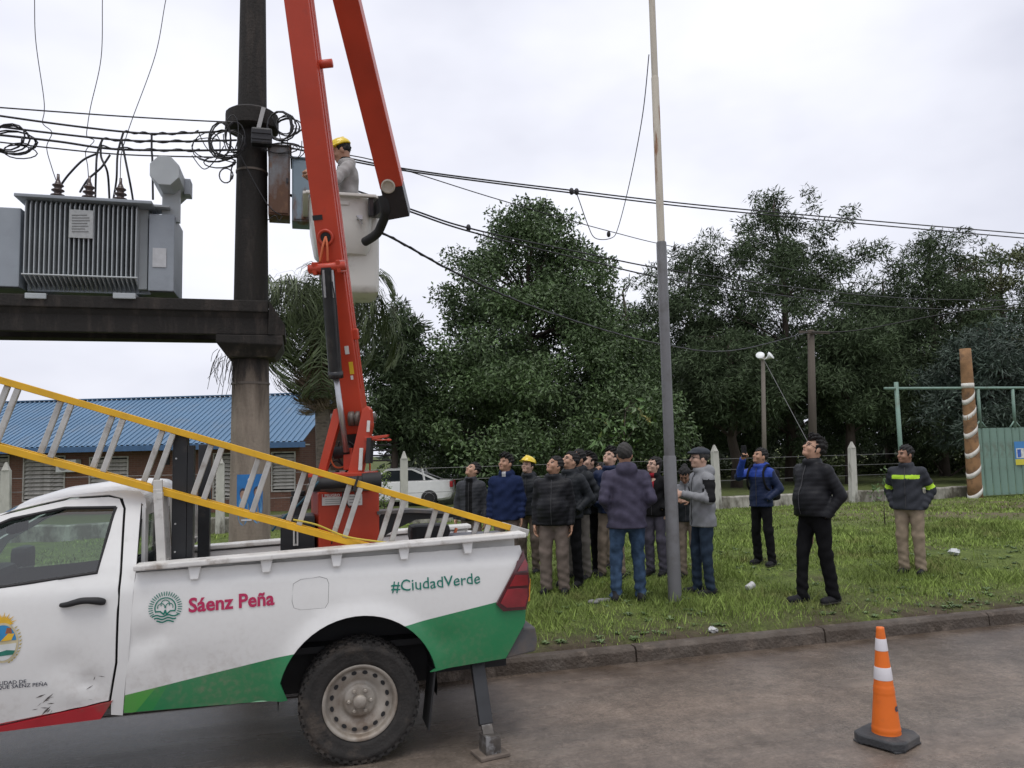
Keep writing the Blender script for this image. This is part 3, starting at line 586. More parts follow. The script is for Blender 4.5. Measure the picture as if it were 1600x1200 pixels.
dentsB = [(PSB(228, 1000), .10, .08, .022), (PSB(250, 1012), .05, .05, -.012), (PSB(340, 905), .09, .05, .008), (PSB(300, 1040), .2, .1, .008), (PSB(225, 930), .05, .1, .008), (PSB(700, 1000), .12, .08, .01), (PSB(560, 930), .25, .08, -.006)]
def ybed(x, z):
    y = yb_(z)
    for (c, rx, rz_, d) in dentsB: y += d*math.exp(-((x-c[0])/rx)**2-((z-c[1])/rz_)**2)
    r = math.hypot(x-.357, (z-.42)*.97); y -= .028*math.exp(-((r-.47)/.06)**2) if z > .4 else 0       # wheel arch lip
    return y
def arch(a0, a1, n, R=.485, cx=.352, cz=.425): return [(cx-R*math.cos(math.radians(a)), cz+R*math.sin(math.radians(a))) for a in np.linspace(a0, a1, n)]
out_bed = [PSB(213, 895), PSB(194, 1113)]+[PSB(449, 1092)]+arch(14, 166, 24)+[PSB(671, 1048), PSB(790, 1028), PSB(820, 972), PSB(821, 951), PSB(785, 954), PSB(774, 943), PSB(815, 862), PSB(812, 852)]
fd = [PSB(x, y) for x, y in ((458, 912), (470, 905), (500, 901), (511, 904), (514, 912), (513, 942), (508, 950), (470, 953), (459, 950), (456, 940))]
bed = sheet(out_bed, [fd], .035, ybed, 'bed_side', m_bed, tr, thick=.012); tag(bed, 'near side panel of the load bed, dented, white over green')
fc = np.mean(fd, 0); fd2 = [tuple(fc+(np.array(p)-fc)*.982) for p in fd]; sheet(fd2, [], .04, lambda x, z: ybed(x, z)-.001, 'fuel_flap', m_bed, bed, thick=.006)
blk = mat('black_rubber', (.015, .015, .016), .7, var=.2); blm = mat('black_steel', (.014, .015, .017), .38, var=.3, vs=8, dirt=(.07, .06, .05), dirt_s=6, dirt_lo=.58, dirt_hi=.8)
mb = MB(); mb.add([(p[0], yb_(p[1])+.018, p[1]) for p in [tuple(fc+(np.array(p)-fc)*1.06) for p in fd]], [tuple(range(len(fd)))]); mb.build('flap_recess', blk, bed)
ZF = .93; XF, XR = -.92, 1.41; FS = 2*YM
# far side, floor, inner walls, headboard, tailgate
far_out = [(-.93, 1.16), (-.97, .47), (-.08, .45)]+arch(14, 166, 14)+[(.79, .52), (1.28, .56), (1.43, .86), (1.42, 1.23)]
sheet(far_out, [], .08, lambda x, z: FS-yb_(z), 'bed_side', m_bed2, tr, thick=.012)
DZ = {-1: 0., 1: .10}          # the kerb side sits lower
def zr(x): return 1.262+(1.335-1.262)*(x-XF)/(XR-XF)
fl_m = mat('bed_liner', (.30, .28, .26), .7, var=.3, vs=5, dirt=(.10, .085, .07), dirt_s=3)
mb = MB(); mb.box(((XF+XR)/2, YM, ZF-.02), (XR-XF-.02, 1.56, .04)); mb.build('bed_floor', fl_m, tr)
for s in (-1, 1):
    mb = MB(); y0 = YM+s*.79; mb.add([(XF, y0, .92), (XR-.03, y0, .92), (XR-.03, y0, zr(XR)-.02-DZ[s]), (XF, y0, zr(XF)-.02-DZ[s])], [(0, 1, 2, 3)]); mb.add([(XF, y0+s*.02, .92), (XR-.03, y0+s*.02, .92), (XR-.03, y0+s*.02, zr(XR)-.02-DZ[s]), (XF, y0+s*.02, zr(XF)-.02-DZ[s])], [(0, 1, 2, 3)]); mb.build('bed_inner_wall', m_bed2, tr)
    mb = MB(); yr = YM+s*.855; mb.bar((XF-.01, yr, zr(XF)+.012-DZ[s]), (XR+.02, yr, zr(XR)+.012-DZ[s]), .16, .032, bev=.008); rl = mb.build('bed_rail', mat('rail_white', (.66, .65, .62), .45, var=.1, vs=8, dirt=(.30, .26, .22), dirt_s=7, dirt_lo=.52, dirt_hi=.7), tr)
    if s < 0:
        for x_, y_ in ((303, 898), (416, 887), (526, 878), (632, 867), (732, 858)):
            p = PY(x_, y_, YS-.02); mb = MB(); mb.add([(p[0]-.036, YS+.0, p[2]+.045), (p[0]+.036, YS+.0, p[2]+.045), (p[0]+.022, YS-.012, p[2]-.03), (p[0]-.022, YS-.012, p[2]-.03), (p[0]-.036, YS+.035, p[2]+.045), (p[0]+.036, YS+.035, p[2]+.045), (p[0]+.022, YS+.035, p[2]-.03), (p[0]-.022, YS+.035, p[2]-.03)], [(0, 1, 2, 3), (4, 7, 6, 5), (0, 4, 5, 1), (1, 5, 6, 2), (2, 6, 7, 3), (3, 7, 4, 0)]); mb.build('rope_hook', m_bed2, rl, bevel=.006)
mb = MB(); mb.box((XF+.02, YM, (ZF+1.14)/2), (.03, 1.56, 1.14-ZF)); mb.build('bed_headboard', m_bed2, tr)
mb = MB(); mb.box((XR-.01, YM, (ZF+1.24)/2-.02), (.05, 1.5, 1.24-ZF), bev=.015); mb.build('tailgate', m_bed2, tr)
# tail lamps
tlp = [PSB(816, 859), PSB(774, 943), PSB(785, 954), PSB(820, 951), PSB(825, 930), PSB(824, 895)]
m_tl = mat('tail_lens', (.20, .008, .014), .16, var=.35, vs=7, coat=.6); m_tl2 = mat('tail_lens_deep', (.07, .004, .008), .2, var=.2, coat=.6)
for s in (0, 1):
    f = (lambda x, z: yb_(z)-.012) if s == 0 else (lambda x, z: FS-yb_(z)+.012)
    tl = sheet(tlp, [], .04, f, 'taillight', m_tl2, tr, thick=.03)
    if s == 0:
        for q in ([(818, 872), (806, 892), (821, 890), (822, 880)], [(803, 897), (794, 915), (823, 913), (822, 897)], [(791, 919), (780, 941), (790, 948), (818, 946), (822, 930), (822, 918)], [(801, 902), (797, 910), (817, 908), (817, 900)], [(790, 929), (787, 938), (812, 935), (812, 927)]):
            sheet([PSB(*a) for a in q], [], .05, lambda x, z: yb_(z)-.034 if len(q) < 7 else yb_(z)-.036, 'lens_cell', m_tl, tl, thick=.008)
        mb = MB(); a, c = PSB(826, 905), PSB(825, 940); mb.bar((a[0], YS+.02, a[1]), (c[0], YS+.02, c[1]), .03, .02); mb.build('side_marker', mat('amber', (.75, .28, .02), .3, var=0), tl)
# bumper
bp = mat('bumper_grey', (.07, .07, .073), .5, var=.2, vs=6, dirt=(.14, .11, .085), dirt_s=4, dirt_lo=.45, dirt_hi=.7)
mb = MB(); P = [PS(790, 1030), PS(806, 993), PS(820, 982), PS(838, 981), PS(841, 1002), PS(837, 1018)]
mb.prism([(x, YS+.03, z) for x, z in P], (0, 0, 0), (0, 1.74, 0)); mb.build('rear_bumper', bp, tr, bevel=.012)
# cab
def yc(x, z):
    y = ys_(z)
    for (c, rx, rz_, d) in dentsC: y += d*math.exp(-((x-c[0])/rx)**2-((z-c[1])/rz_)**2)
    return y
dentsC = [(PS(140, 1066), .06, .05, .022), (PS(120, 1085), .07, .03, -.012), (PS(100, 1040), .1, .08, .014), (PS(158, 1085), .03, .05, .012)]
hole = [(-1.075, 1.615), (-1.10, 1.48), (-1.135, 1.255), (-1.62, 1.207), (-2.28, 1.17), (-2.12, 1.31), (-1.85, 1.47), (-1.62, 1.572), (-1.35, 1.622)]
door_o = [PS(193, 795), PS(187, 896), PS(180, 1035), PS(170, 1094), PS(0, 1131), (-2.02, .42), (-2.12, .8), (-2.2, 1.14), (-2.36, 1.15), (-2.15, 1.335), (-1.86, 1.505), PS(0, 807), PS(60, 792), PS(110, 781), PS(170, 777), PS(187, 780)]
door = sheet(door_o, [hole], .04, yc, 'door', m_door, tr, thick=.012); tag(door, 'near cab door with scraped dent, coat of arms and red sill stripe')
rline = [(-.905, 1.60), (-.915, 1.66), (-.95, 1.702), (-1.05, 1.712), (-1.27, 1.700), (-1.45, 1.672), (-1.62, 1.622), (-1.9, 1.485), (-2.2, 1.315), (-2.42, 1.16)]
d_in = [(x+.012 if x > -1.3 else x, z+.012 if z > 1.5 else z) for x, z in door_o]
pil = [PS(221, 786), PS(212, 897), PS(203, 1000), PS(192, 1117), PS(174, 1116), PS(174, 1094), PS(184, 1035), PS(191, 896), PS(197, 795), PS(192, 779), PS(171, 773.5), PS(110, 777.5), PS(60, 788.5), PS(0, 803.5)]+[(-1.87, 1.52), (-2.16, 1.35), (-2.42, 1.16)]+rline[::-1][1:]
sheet(pil, [], .04, lambda x, z: ys_(z), 'cab_pillar', m_bed2, tr, thick=.012)
bk = [(-.925, 1.6), (-.96, .50), (-2.0, .46), (-2.3, 1.14), (-1.85, 1.48), (-1.55, 1.6), (-1.3, 1.655), (-.97, 1.665)]
h2 = [tuple(np.mean(hole, 0)+(np.array(p)-np.mean(hole, 0))*np.array([1.0, .965])) for p in hole]
sheet(bk, [h2], .05, lambda x, z: ys_(z)+.03, 'door_lining', blk, tr)
far_cab = [(-.92, 1.6), (-.97, .46), (-2.02, .42), (-2.42, 1.16), (-2.2, 1.315), (-1.9, 1.485), (-1.62, 1.622), (-1.45, 1.672), (-1.27, 1.7), (-.95, 1.702)]
hole_f = [(x, z-.10) if z < 1.3 else (x, z) for x, z in hole]; h2f = [(x, z-.10) if z < 1.3 else (x, z) for x, z in h2]
sheet(far_cab, [hole_f], .06, lambda x, z: FS-ys_(z), 'door', m_bed2, tr, thick=.03)
gls = glass('window_glass', (.72, .84, .80), .22)
sheet(bk, [h2f], .05, lambda x, z: FS-ys_(z)-.04, 'door_lining', blk, tr)
sill = sheet([PS(177, 1093), PS(171, 1096.5), PS(77, 1117), PS(0, 1134.5), (-2.02, .405), (-2.02, .36), PS(0, 1142), PS(158, 1122)], [], .06, lambda x, z: ys_(z)-.003, 'sill_stripe', mat('stripe_red', (.40, .02, .03), .35, var=.1, coat=.2, dirt=(.16, .10, .08), dirt_s=5, dirt_lo=.5, dirt_hi=.75), tr, thick=.02)
fyg = lambda z: ys_(1.3)+.43*(z-1.3)+.022
sheet(hole, [], .6, lambda x, z: fyg(z), 'side_window', gls, door, smooth=False); sheet(hole_f, [], .6, lambda x, z: FS-fyg(z), 'side_window', gls, tr, smooth=False)
# black seal round the window
mb = MB(); mb.tube([(x, ys_(z)-.002, z) for x, z in hole+hole[:1]], .011, 6); mb.build('window_seal', blk, door)
rv = []; K = 13
for x, z in rline:
    y0 = ys_(z)
    for k in range(K):
        s = k/(K-1); rv.append((x-.03*math.sin(math.pi*s)*(1 if x < -1.3 else -.6), y0+(FS-2*y0)*s, z+(.055 if z > 1.55 else .02)*math.sin(math.pi*s)**.7))
nR = 7
mb = MB(); mb.add(rv[:nR*K], [(i*K+k, i*K+k+1, (i+1)*K+k+1, (i+1)*K+k) for i in range(nR-1) for k in range(K-1)]); mb.build('roof', m_bed2, tr, smooth=True)
mb = MB(); mb.add(rv[(nR-1)*K:], [(i*K+k, i*K+k+1, (i+1)*K+k+1, (i+1)*K+k) for i in range(len(rline)-nR) for k in range(K-1)]); mb.build('windshield', gls, tr, smooth=True)
mb = MB()                                                        # cab rear wall with its window
y0, y1 = ys_(1.6), FS-ys_(1.6)
def rw(a, b_, c, d): mb.prism([(-.93, a, c), (-.93, b_, c), (-.93, b_, d), (-.93, a, d)], (0, 0, 0), (.02, 0, 0))
rw(YS+.1, FS-YS-.1, .5, 1.2); rw(y0, y0+.1, 1.2, 1.62); rw(y1-.1, y1, 1.2, 1.62); rw(y0+.1, y1-.1, 1.56, 1.66); mb.build('cab_rear_wall', m_bed2, tr)
mb = MB(); mb.add([(-.92, y0+.1, 1.2), (-.92, y1-.1, 1.2), (-.92, y1-.1, 1.56), (-.92, y0+.1, 1.56)], [(0, 1, 2, 3)]); mb.build('rear_window', gls, tr)
# interior
mb = MB(); mb.box((-1.6, YM, .55), (1.3, 1.6, .12)); mb.box((-2.25, YM, 1.0), (.45, 1.55, .32), bev=.06); mb.build('dashboard', mat('trim_black', (.02, .02, .022), .7, var=.1), tr)
for s in (-1, 1):
    mb = MB(); mb.box((-1.35, YM+s*.38, .74), (.5, .5, .2), bev=.05); mb.box((-1.07, YM+s*.38, .98), (.14, .48, .46), bev=.05); mb.build('seat', mat('seat_grey', (.05, .052, .055), .85), tr)
mb = MB(); c = V(-1.93, YM-.38, 1.10); ax = unit((-.75, 0, -.55)); d_, sd_, u_ = frame(ax); mb.tube([c+.18*(math.cos(a)*sd_+math.sin(a)*u_) for a in np.linspace(0, 2*math.pi, 25)], .016, 6, cap=False); mb.tube([c-.17*sd_, c+.17*sd_], .014, 6); mb.tube([c, c+ax*.3], .03, 6); mb.build('steering_wheel', blk, tr, smooth=True)
mb = MB(); mb.box(PY(28, 823, 5.8), (.06, .26, .075), bev=.02); mb.build('interior_mirror', blk, tr)
for s, c in ((1, PY(36, 873, 6.93)), (-1, V(-2.2, 4.78, 1.2))):
    mb = MB(); mb.box(c, (.13, .22, .2), bev=.045); mb.bar(c+V(0, -s*.05, -.07), c+V(.0, -s*.2, -.08), .06, .05); mb.build('side_mirror', blk, tr)
# bonnet, wings and nose (outside the frame)
hv = []
for (x, z, w, zb) in ((-2.35, 1.14, .86, .5), (-2.6, 1.10, .89, .8), (-3.1, 1.06, .89, .8), (-3.5, 1.0, .86, .5), (-3.75, .9, .78, .42), (-3.82, .6, .72, .40)):
    for (f, zz) in ((-1, zb), (-1.0, z-.18), (-.95, z-.06), (-.75, z), (0, z+.03), (.75, z), (.95, z-.06), (1, z-.18), (1, zb)): hv.append((x, YM+f*w, zz))
mb = MB(); mb.add(hv, [(i*9+k, i*9+k+1, (i+1)*9+k+1, (i+1)*9+k) for i in range(5) for k in range(8)]+[tuple(45+k for k in range(9))]); mb.build('bonnet', m_bed2, tr, angle=45)
mb = MB(); mb.add([(-2.34, YM-.84, .45), (-2.34, YM+.84, .45), (-2.34, YM+.84, 1.13), (-2.34, YM-.84, 1.13)], [(0, 1, 2, 3)]); mb.build('firewall', blk, tr)
mb = MB(); mb.box((-3.78, YM, .55), (.16, 1.62, .28), bev=.05); mb.build('front_bumper', bp, tr)
mb = MB(); mb.box((-3.80, YM, .82), (.05, 1.0, .2), bev=.03); mb.build('grille', blm, tr)
for s in (-1, 1): mb = MB(); mb.box((-3.74, YM+s*.62, .86), (.14, .24, .16), bev=.04); mb.build('headlight', mat('lamp_clear', (.6, .62, .65), .2, var=0), tr)
for s in (-1, 1):                                                # wheel well liner
    for cx in (.352, -2.73):
        mb = MB(); P_ = [(cx-.488*math.cos(a), .428+.488*math.sin(a)) for a in np.radians(np.linspace(-8, 188, 22))]; ya, yb2 = YM+s*.86, YM+s*.50
        v = [(x_, y_, z_) for x_, z_ in P_ for y_ in (ya, yb2)]; mb.add(v, [(2*i, 2*i+2, 2*i+3, 2*i+1) for i in range(21)]); mb.add([(x_, yb2, z_) for x_, z_ in P_], [tuple(range(22))]); mb.build('wheel_well', blk, tr)
mb = MB(); mb.box((-1.1, YM, .47), (5.0, .9, .16)); 
mb.box((.25, YM, .66), (2.2, 1.3, .04))
mb.tube([(.355, YM-.7, .38), (.355, YM+.7, .38)], .06, 8); mb.tube([(.355, YM-.1, .38), (.355, YM+.1, .38)], .16, 10); mb.build('chassis', blk, tr)
mb = MB(); mb.box((.80, YS+.14, .34), (.012, .24, .36), np.array(Matrix.Rotation(.12, 3, 'Y'))); mb.build('mudflap', blk, tr)
# wheels
def wheel(cx, cy, s):
    mt = mat('tyre_muddy', (.022, .020, .018), .85, var=.3, vs=14, bump=.3, bs=60, dirt=(.085, .066, .05), dirt_s=5, dirt_lo=.5, dirt_hi=.75); R = .372; cz = .372; ax = V(0, s, 0); c = V(cx, cy, cz)
    mb = MB(); mb.lathe(c, ax, [(.225, -.11), (.30, -.118), (.345, -.105), (R-.012, -.085), (R-.012, .085), (.345, .105), (.318, .116), (.312, .112), (.26, .118), (.235, .108), (.222, .09)], 48, cap=False)
    w = mb.build('wheel', mt, tr, smooth=True)
    tread = MB(); n = 40
    for k in range(n):
        a = 2*math.pi*k/n; u = V(math.cos(a), 0, math.sin(a)); tg = V(-math.sin(a), 0, math.cos(a))
        for off, da in ((-.075, 0), (-.025, .4), (.025, 0), (.075, .4)):
            aa = a+da*2*math.pi/n; u = V(math.cos(aa), 0, math.sin(aa)); tg = V(-math.sin(aa), 0, math.cos(aa)); tread.box(c+u*(R-.009)+V(0, off, 0), (.017, .04, .036), np.stack([u, V(0, 1, 0), tg], 1))
        tread.box(c+u*(R-.028)+V(0, s*.098, 0), (.03, .016, .034), np.stack([u, V(0, 1, 0), tg], 1))
    tag(tread.build('tread', mt, w), kind='stuff')
    rm = mat('steel_rim', (.36, .33, .285), .5, metal=.25, var=.2, vs=7, dirt=(.17, .13, .095), dirt_s=4.5, dirt_lo=.42, dirt_hi=.68); rb = MB()
    rb.lathe(c, ax, [(.20, -.06), (.215, .10), (.228, .112), (.232, .106), (.226, .112), (.208, .098), (.202, .07), (.196, .052), (.178, .06), (.150, .055), (.125, .036), (.105, .034), (.098, .05), (.085, .056), (.04, .058), (0, .058)], 48)
    r_ = rb.build('rim', rm, w, smooth=True)
    for k in range(16):
        a = 2*math.pi*(k+.5)/16; u = V(math.cos(a), 0, math.sin(a)); tg = V(-math.sin(a), 0, math.cos(a)); q = c+u*.172+ax*.0605; vv_ = [q+tg*.017*math.cos(t_)+u*.012*math.sin(t_)+ax*(.0025 if True else 0) for t_ in np.linspace(0, 2*math.pi, 10, endpoint=False)]; hb = MB(); hb.add(vv_, [tuple(range(10))]); hb.add([p-ax*.004 for p in vv_], [tuple(range(10))]); hb.build('vent_hole', blk, r_)
    for k in range(6):
        a = 2*math.pi*k/6; nb = MB(); nb.lathe(c+V(math.cos(a), 0, math.sin(a))*.068, ax, [(.014, .05), (.014, .074), (.008, .08)], 6); nb.build('lug_nut', rm, r_)
    hb = MB(); hb.lathe(c, ax, [(.042, .05), (.042, .085), (.034, .094), (0, .096)], 20); hb.build('hub_cap', rm, r_, smooth=True)
for cx in (.355, -2.73):
    wheel(cx, YS+.135, -1); wheel(cx, FS-YS-.135, 1)
# outrigger jack
a = PY(744, 1026, 5.12); c = PG(766, 1180); c[2] = .0; je = MB(); fw = unit(c-a); je.bar(a-fw*.12, a+fw*.42, .085, .085, up=(1, 0, .2), bev=.006); jo = je.build('outrigger', blm, tr)
je = MB(); je.bar(a+fw*.40, V(*c[:2], .07), .066, .066, up=(1, 0, .2)); je.box(V(*c[:2], .075), (.10, .11, .11), np.array(Matrix.Rotation(.2, 3, 'Z'))); je.build('outrigger_leg', mat('worn_steel', (.10, .09, .08), .5, metal=.4, var=.4, vs=15, dirt=(.3, .3, .3), dirt_s=9, dirt_lo=.55, dirt_hi=.65), jo)
je = MB(); je.box(V(*c[:2], .013), (.20, .17, .02), np.array(Matrix.Rotation(.2, 3, 'Z')), bev=.004); je.build('foot_plate', mat('muddy_steel', (.13, .105, .085), .8, var=.3, vs=15), jo)
# front outrigger leg on the far side keeps the pair
je = MB(); q = V(a[0], FS-a[1], a[2]); e_ = V(c[0], FS-c[1]-.1, zg(c[0], FS-c[1]-.1)); je.bar(q, e_, .075, .075); je.box(e_+V(0, 0, .012), (.2, .17, .02)); je.build('outrigger', blm, tr)
# door handle
mb = MB(); a, c = PS(95, 944), PS(170, 938); P = [V(x_, yc(x_, z_)-o_, z_) for (x_, z_), o_ in ((PS(96, 945), .01), (PS(108, 943), .03), (PS(130, 937), .04), (PS(150, 937), .035), (PS(166, 940), .018))]; mb.tube(spline(P, 5), [.013, .014, .015, .016, .017, .018, .019, .020, .020, .021, .021, .021, .021, .021, .022, .023, .024, .024, .023, .02, .014], 10, sq=.9); mb.build('door_handle', blk, door, smooth=True)
# headache rack behind the cab: white frame with bars, tall black ladder post
rk = mat('rack_white', (.55, .54, .51), .5, var=.1, vs=8, dirt=(.28, .25, .22), dirt_s=6, dirt_lo=.5, dirt_hi=.7)
XK = -.80; rkm = MB(); 
for y_ in (5.07, 5.32, 5.58, YM, 6.12, 6.38, 6.63):
    rkm.bar((XK, y_, 1.24), (XK-.03, y_, 1.72 if y_ in (5.07, 6.63) else 1.68), .05 if y_ in (5.07, 6.63) else .03, .035, up=(0, 1, 0))
for z_ in (1.26, 1.68): rkm.bar((XK-.02*(z_-1.2)*2, 5.05, z_), (XK-.02*(z_-1.2)*2, 6.65, z_), .035, .04)
rkm.box((XK-.03, 5.07, 1.74), (.05, .03, .07)); rkm.build('cab_guard', rk, tr, bevel=.004)
bpq = [PY(262, 884, 5.2), PY(273, 690, 5.2)]
mb = MB(); xb = (bpq[0][0]+bpq[1][0])/2+.05; mb.box((xb, 5.22, (ZF+PY(270, 676, 5.2)[2])/2), (.085, .10, PY(270, 676, 5.2)[2]-ZF), bev=.006); mb.build('ladder_post', blm, tr)
mb = MB(); mb.box((xb+.062, 5.22, (ZF+1.98)/2), (.035, .09, 1.98-ZF)); mb.build('post_channel', blm, tr)
for z_ in (1.33, 1.9, 1.5): mb = MB(); mb.lathe((xb-.02, 5.17, z_), (0, -1, 0), [(.006, 0), (.006, .008)], 6); mb.build('bolt', mat('bright_steel', (.55, .55, .55), .3, metal=.9), tr)
mb = MB(); mb.box((xb, 6.48, (ZF+2.0)/2), (.085, .10, 2.0-ZF), bev=.006); mb.build('ladder_post', blm, tr)
# ---- writing and emblems on the side (thin vinyl, just proud of the paint)
def decal(v, f, P, Q, name, m, parent, yf, lift=.0045, proj_=PSB):
    """map flat mesh coords (0..1 wide) on the baseline P->Q (pixels), same scale upwards"""
    p, q = np.array(proj_(*P)), np.array(proj_(*Q)); w = v[:, 0].max()-v[:, 0].min(); e1 = (q-p)/w; e2 = np.array([-e1[1], e1[0]]); o = []
    for a in v: t_ = p+e1*(a[0]-v[:, 0].min())+e2*a[1]; o.append((t_[0], yf(*t_)-lift-.006, t_[1]))
    mb = MB(); mb.add(o, f); return mb.build(name, m, parent)
def narrow(s, sx, bold): v, f = text_mesh(s, 1, bold); v = v.copy(); v[:, 0] *= sx; return v, f
mg = mat('vinyl_magenta', (.43, .018, .085), .45, var=0); tg_ = mat('vinyl_teal', (.0, .16, .115), .45, var=0); bk_ = mat('vinyl_black', (.03, .035, .06), .45, var=0)
v, f = narrow('Sáenz Peña', .95, .028); decal(v, f, (295, 956), (429, 944), 'town_lettering', mg, bed, ybed)
v, f = narrow('#CiudadVerde', .98, .004); v[:, 1] += .03*np.sin(v[:, 0]*9); decal(v, f, (611, 925), (750, 911), 'slogan_lettering', tg_, bed, ybed)
v, f = narrow('MUNICIPALIDAD DE', 1.05, .006); w = v[:, 0].max()
p0, p1 = np.array(PS(-3, 1072)), np.array(PS(43, 1068))
def dpx(s, xe, ye, hpx, m, par):          # text ending at pixel xe with cap height hpx
    v, f = narrow(s, 1.05, .008); sc = hpx/.69; wpx = (v[:, 0].max()-v[:, 0].min())*sc; sl_ = -.075; return decal(v, f, (xe-wpx, ye-sl_*wpx), (xe, ye), 'door_lettering', m, par, yc, proj_=PS)
dpx('MUNICIPALIDAD DE', 42, 1066.5, 6.4, bk_, door); dpx('ROQUE SAENZ PEÑA', 75, 1070.5, 6.4, bk_, door)
# cotton boll emblem: rays, ring, boll and waves
def disc(c, r, n=20): return [(c[0]+r*math.cos(a), c[1]+r*math.sin(a)) for a in np.linspace(0, 2*math.pi, n, endpoint=False)]
class FL:
    def __init__(s): s.v = []; s.f = []
    def poly(s, P): n = len(s.v); s.v += [(a, b, 0) for a, b in P]; s.f.append(tuple(range(n, n+len(P)))); return s
    def strip(s, P, w):
        for (a, b) in zip(P, P[1:]):
            a, b = np.array(a), np.array(b); d = b-a; d = d/np.linalg.norm(d); nn = np.array([-d[1], d[0]])*w/2; s.poly([a-nn-d*w*.2, b-nn+d*w*.2, b+nn+d*w*.2, a+nn-d*w*.2])
        return s
em = FL()
for k in range(26):
    a = math.radians(-28+k*236/25); u = np.array([math.cos(a), math.sin(a)]); em.strip([u*.76, u*1.0], .055)
em.strip([(.62*math.cos(a), .62*math.sin(a)) for a in np.radians(np.linspace(-25, 205, 22))], .075)
em.strip([(-.56, -.22), (-.3, -.22), (-.08, -.42), (0, -.15), (.08, -.42), (.3, -.22), (.56, -.22)], .09)
for c, r in (((-.24, .05), .22), ((.24, .05), .22), ((0, .22), .26)): em.strip([(c[0]+r*math.cos(a), c[1]+r*math.sin(a)) for a in np.radians(np.linspace(-20, 200, 12))], .05)
for k in range(3): em.strip([(x_, -.5-.18*k+.05*math.sin(x_*9)) for x_ in np.linspace(-.78+.14*k, .78-.14*k, 16)], .085)
v = np.array(em.v); decal(v, em.f, (232, 951), (285, 947), 'cotton_emblem', tg_, bed, ybed)
# coat of arms, cut by the picture edge: rayed sun over an oval with laurel
ca = lambda n, c_: mat('arms_'+n, c_, .45, var=.1, vs=20)
def arms(fl, name, m, lift): decal(np.vstack([np.array(fl.v), [(-1, 0, 0), (1, 0, 0)]]), fl.f, (-26, 1008), (36, 1000), name, m, door, yc, lift, PS)
e = FL(); 
for k in range(17): a = math.radians(8+k*164/16); u = np.array([math.cos(a), math.sin(a)]); nn = np.array([-u[1], u[0]]); e.poly([u*.3+nn*.07+(0, .95), u*(.78 if k % 2 else .62)+(0, .95), u*.3-nn*.07+(0, .95)])
e.poly([(.42*math.cos(a), .95+.42*math.sin(a)) for a in np.linspace(0, math.pi, 14)]); arms(e, 'arms_sun', ca('yellow', (.70, .42, .03)), .004)
el = lambda rx, ry, a0, a1, n=20: [(rx*math.cos(a), ry*math.sin(a)) for a in np.radians(np.linspace(a0, a1, n))]
e = FL().poly(el(.80, 1.12, 0, 360, 30)); arms(e, 'arms_border', ca('cream', (.55, .48, .30)), .005)
e = FL().poly(el(.70, 1.0, 5, 175)); arms(e, 'arms_sky', ca('blue', (.03, .22, .45)), .0065); e = FL().poly(el(.70, 1.0, 185, 355)); arms(e, 'arms_field', ca('pale', (.62, .64, .62)), .0065)
e = FL().poly([(-.1, .1), (.45, .1), (.62, .45), (.3, .5), (.1, .3)]); arms(e, 'arms_hand', ca('yellow', (.7, .42, .03)), .008)
e = FL().poly([(.15, .5), (.5, .5), (.45, .8), (.25, .82)]); arms(e, 'arms_cap', ca('brown', (.30, .10, .04)), .008)
e = FL().poly([(-.5, -.72), (.5, -.72), (.62, -.5), (.2, -.42), (-.2, -.5)]); arms(e, 'arms_hill', ca('green', (.02, .17, .12)), .008)
e = FL()
for k in range(12): a = math.radians(-70+k*10); c_ = np.array([.98*math.cos(a), 1.25*math.sin(a)]); e.poly([tuple(c_+d_) for d_ in ((-.09, -.02), (0, .06), (.1, .07), (0, -.05))])
arms(e, 'arms_laurel', ca('gold', (.45, .36, .12)), .004)
# scuffs on the door
e = MB(); rs = random.Random(3)
for k in range(16):
    x_, y_ = rs.uniform(55, 85), rs.uniform(1086, 1112); 
    if k > 11: x_, y_ = rs.uniform(118, 165), rs.uniform(1055, 1092)
    p = np.array(PS(x_, y_)); d_ = np.array([rs.uniform(.3, 1), rs.uniform(-.2, .8)])*rs.uniform(.01, .035); nn = np.array([-d_[1], d_[0]])*rs.uniform(.06, .2); q = [p-d_-nn*.3, p-nn, p+d_, p+nn*.7]; e.add([(a_[0], yc(*a_)-.0085, a_[1]) for a_ in q], [(0, 1, 2, 3)])
tag(e.build('scrape_marks', mat('scrape_dark', (.10, .085, .08), .7, var=.3, vs=40), door), kind='stuff')
for o_ in bpy.data.objects:
    if o_.name.startswith('arms_'): o_['kind'] = 'stuff'
# ------------------------------------------------------------------ concrete utility pole with platform and transformer
PYY = 8.2
conc = bpy.data.materials.new('stained_concrete'); conc.use_nodes = True; t = conc.node_tree; b = t.nodes['Principled BSDF']; L = t.links.new
tcn = t.nodes.new('ShaderNodeTexCoord'); geo = t.nodes.new('ShaderNodeNewGeometry'); sp = t.nodes.new('ShaderNodeSeparateXYZ'); L(geo.outputs['Position'], sp.inputs[0])
mp_ = t.nodes.new('ShaderNodeMapping'); mp_.inputs['Scale'].default_value = (1.6, 1.6, .35); L(geo.outputs['Position'], mp_.inputs[0])
n_ = t.nodes.new('ShaderNodeTexNoise'); n_.inputs['Scale'].default_value = 5; n_.inputs['Detail'].default_value = 8; n_.inputs['Roughness'].default_value = .65; L(mp_.outputs[0], n_.inputs['Vector'])
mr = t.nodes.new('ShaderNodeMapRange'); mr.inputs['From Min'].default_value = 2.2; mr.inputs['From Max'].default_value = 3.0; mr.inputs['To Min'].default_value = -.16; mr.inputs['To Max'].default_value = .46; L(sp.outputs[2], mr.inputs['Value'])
ad = t.nodes.new('ShaderNodeMath'); ad.operation = 'ADD'; L(n_.outputs['Fac'], ad.inputs[0]); L(mr.outputs[0], ad.inputs[1])
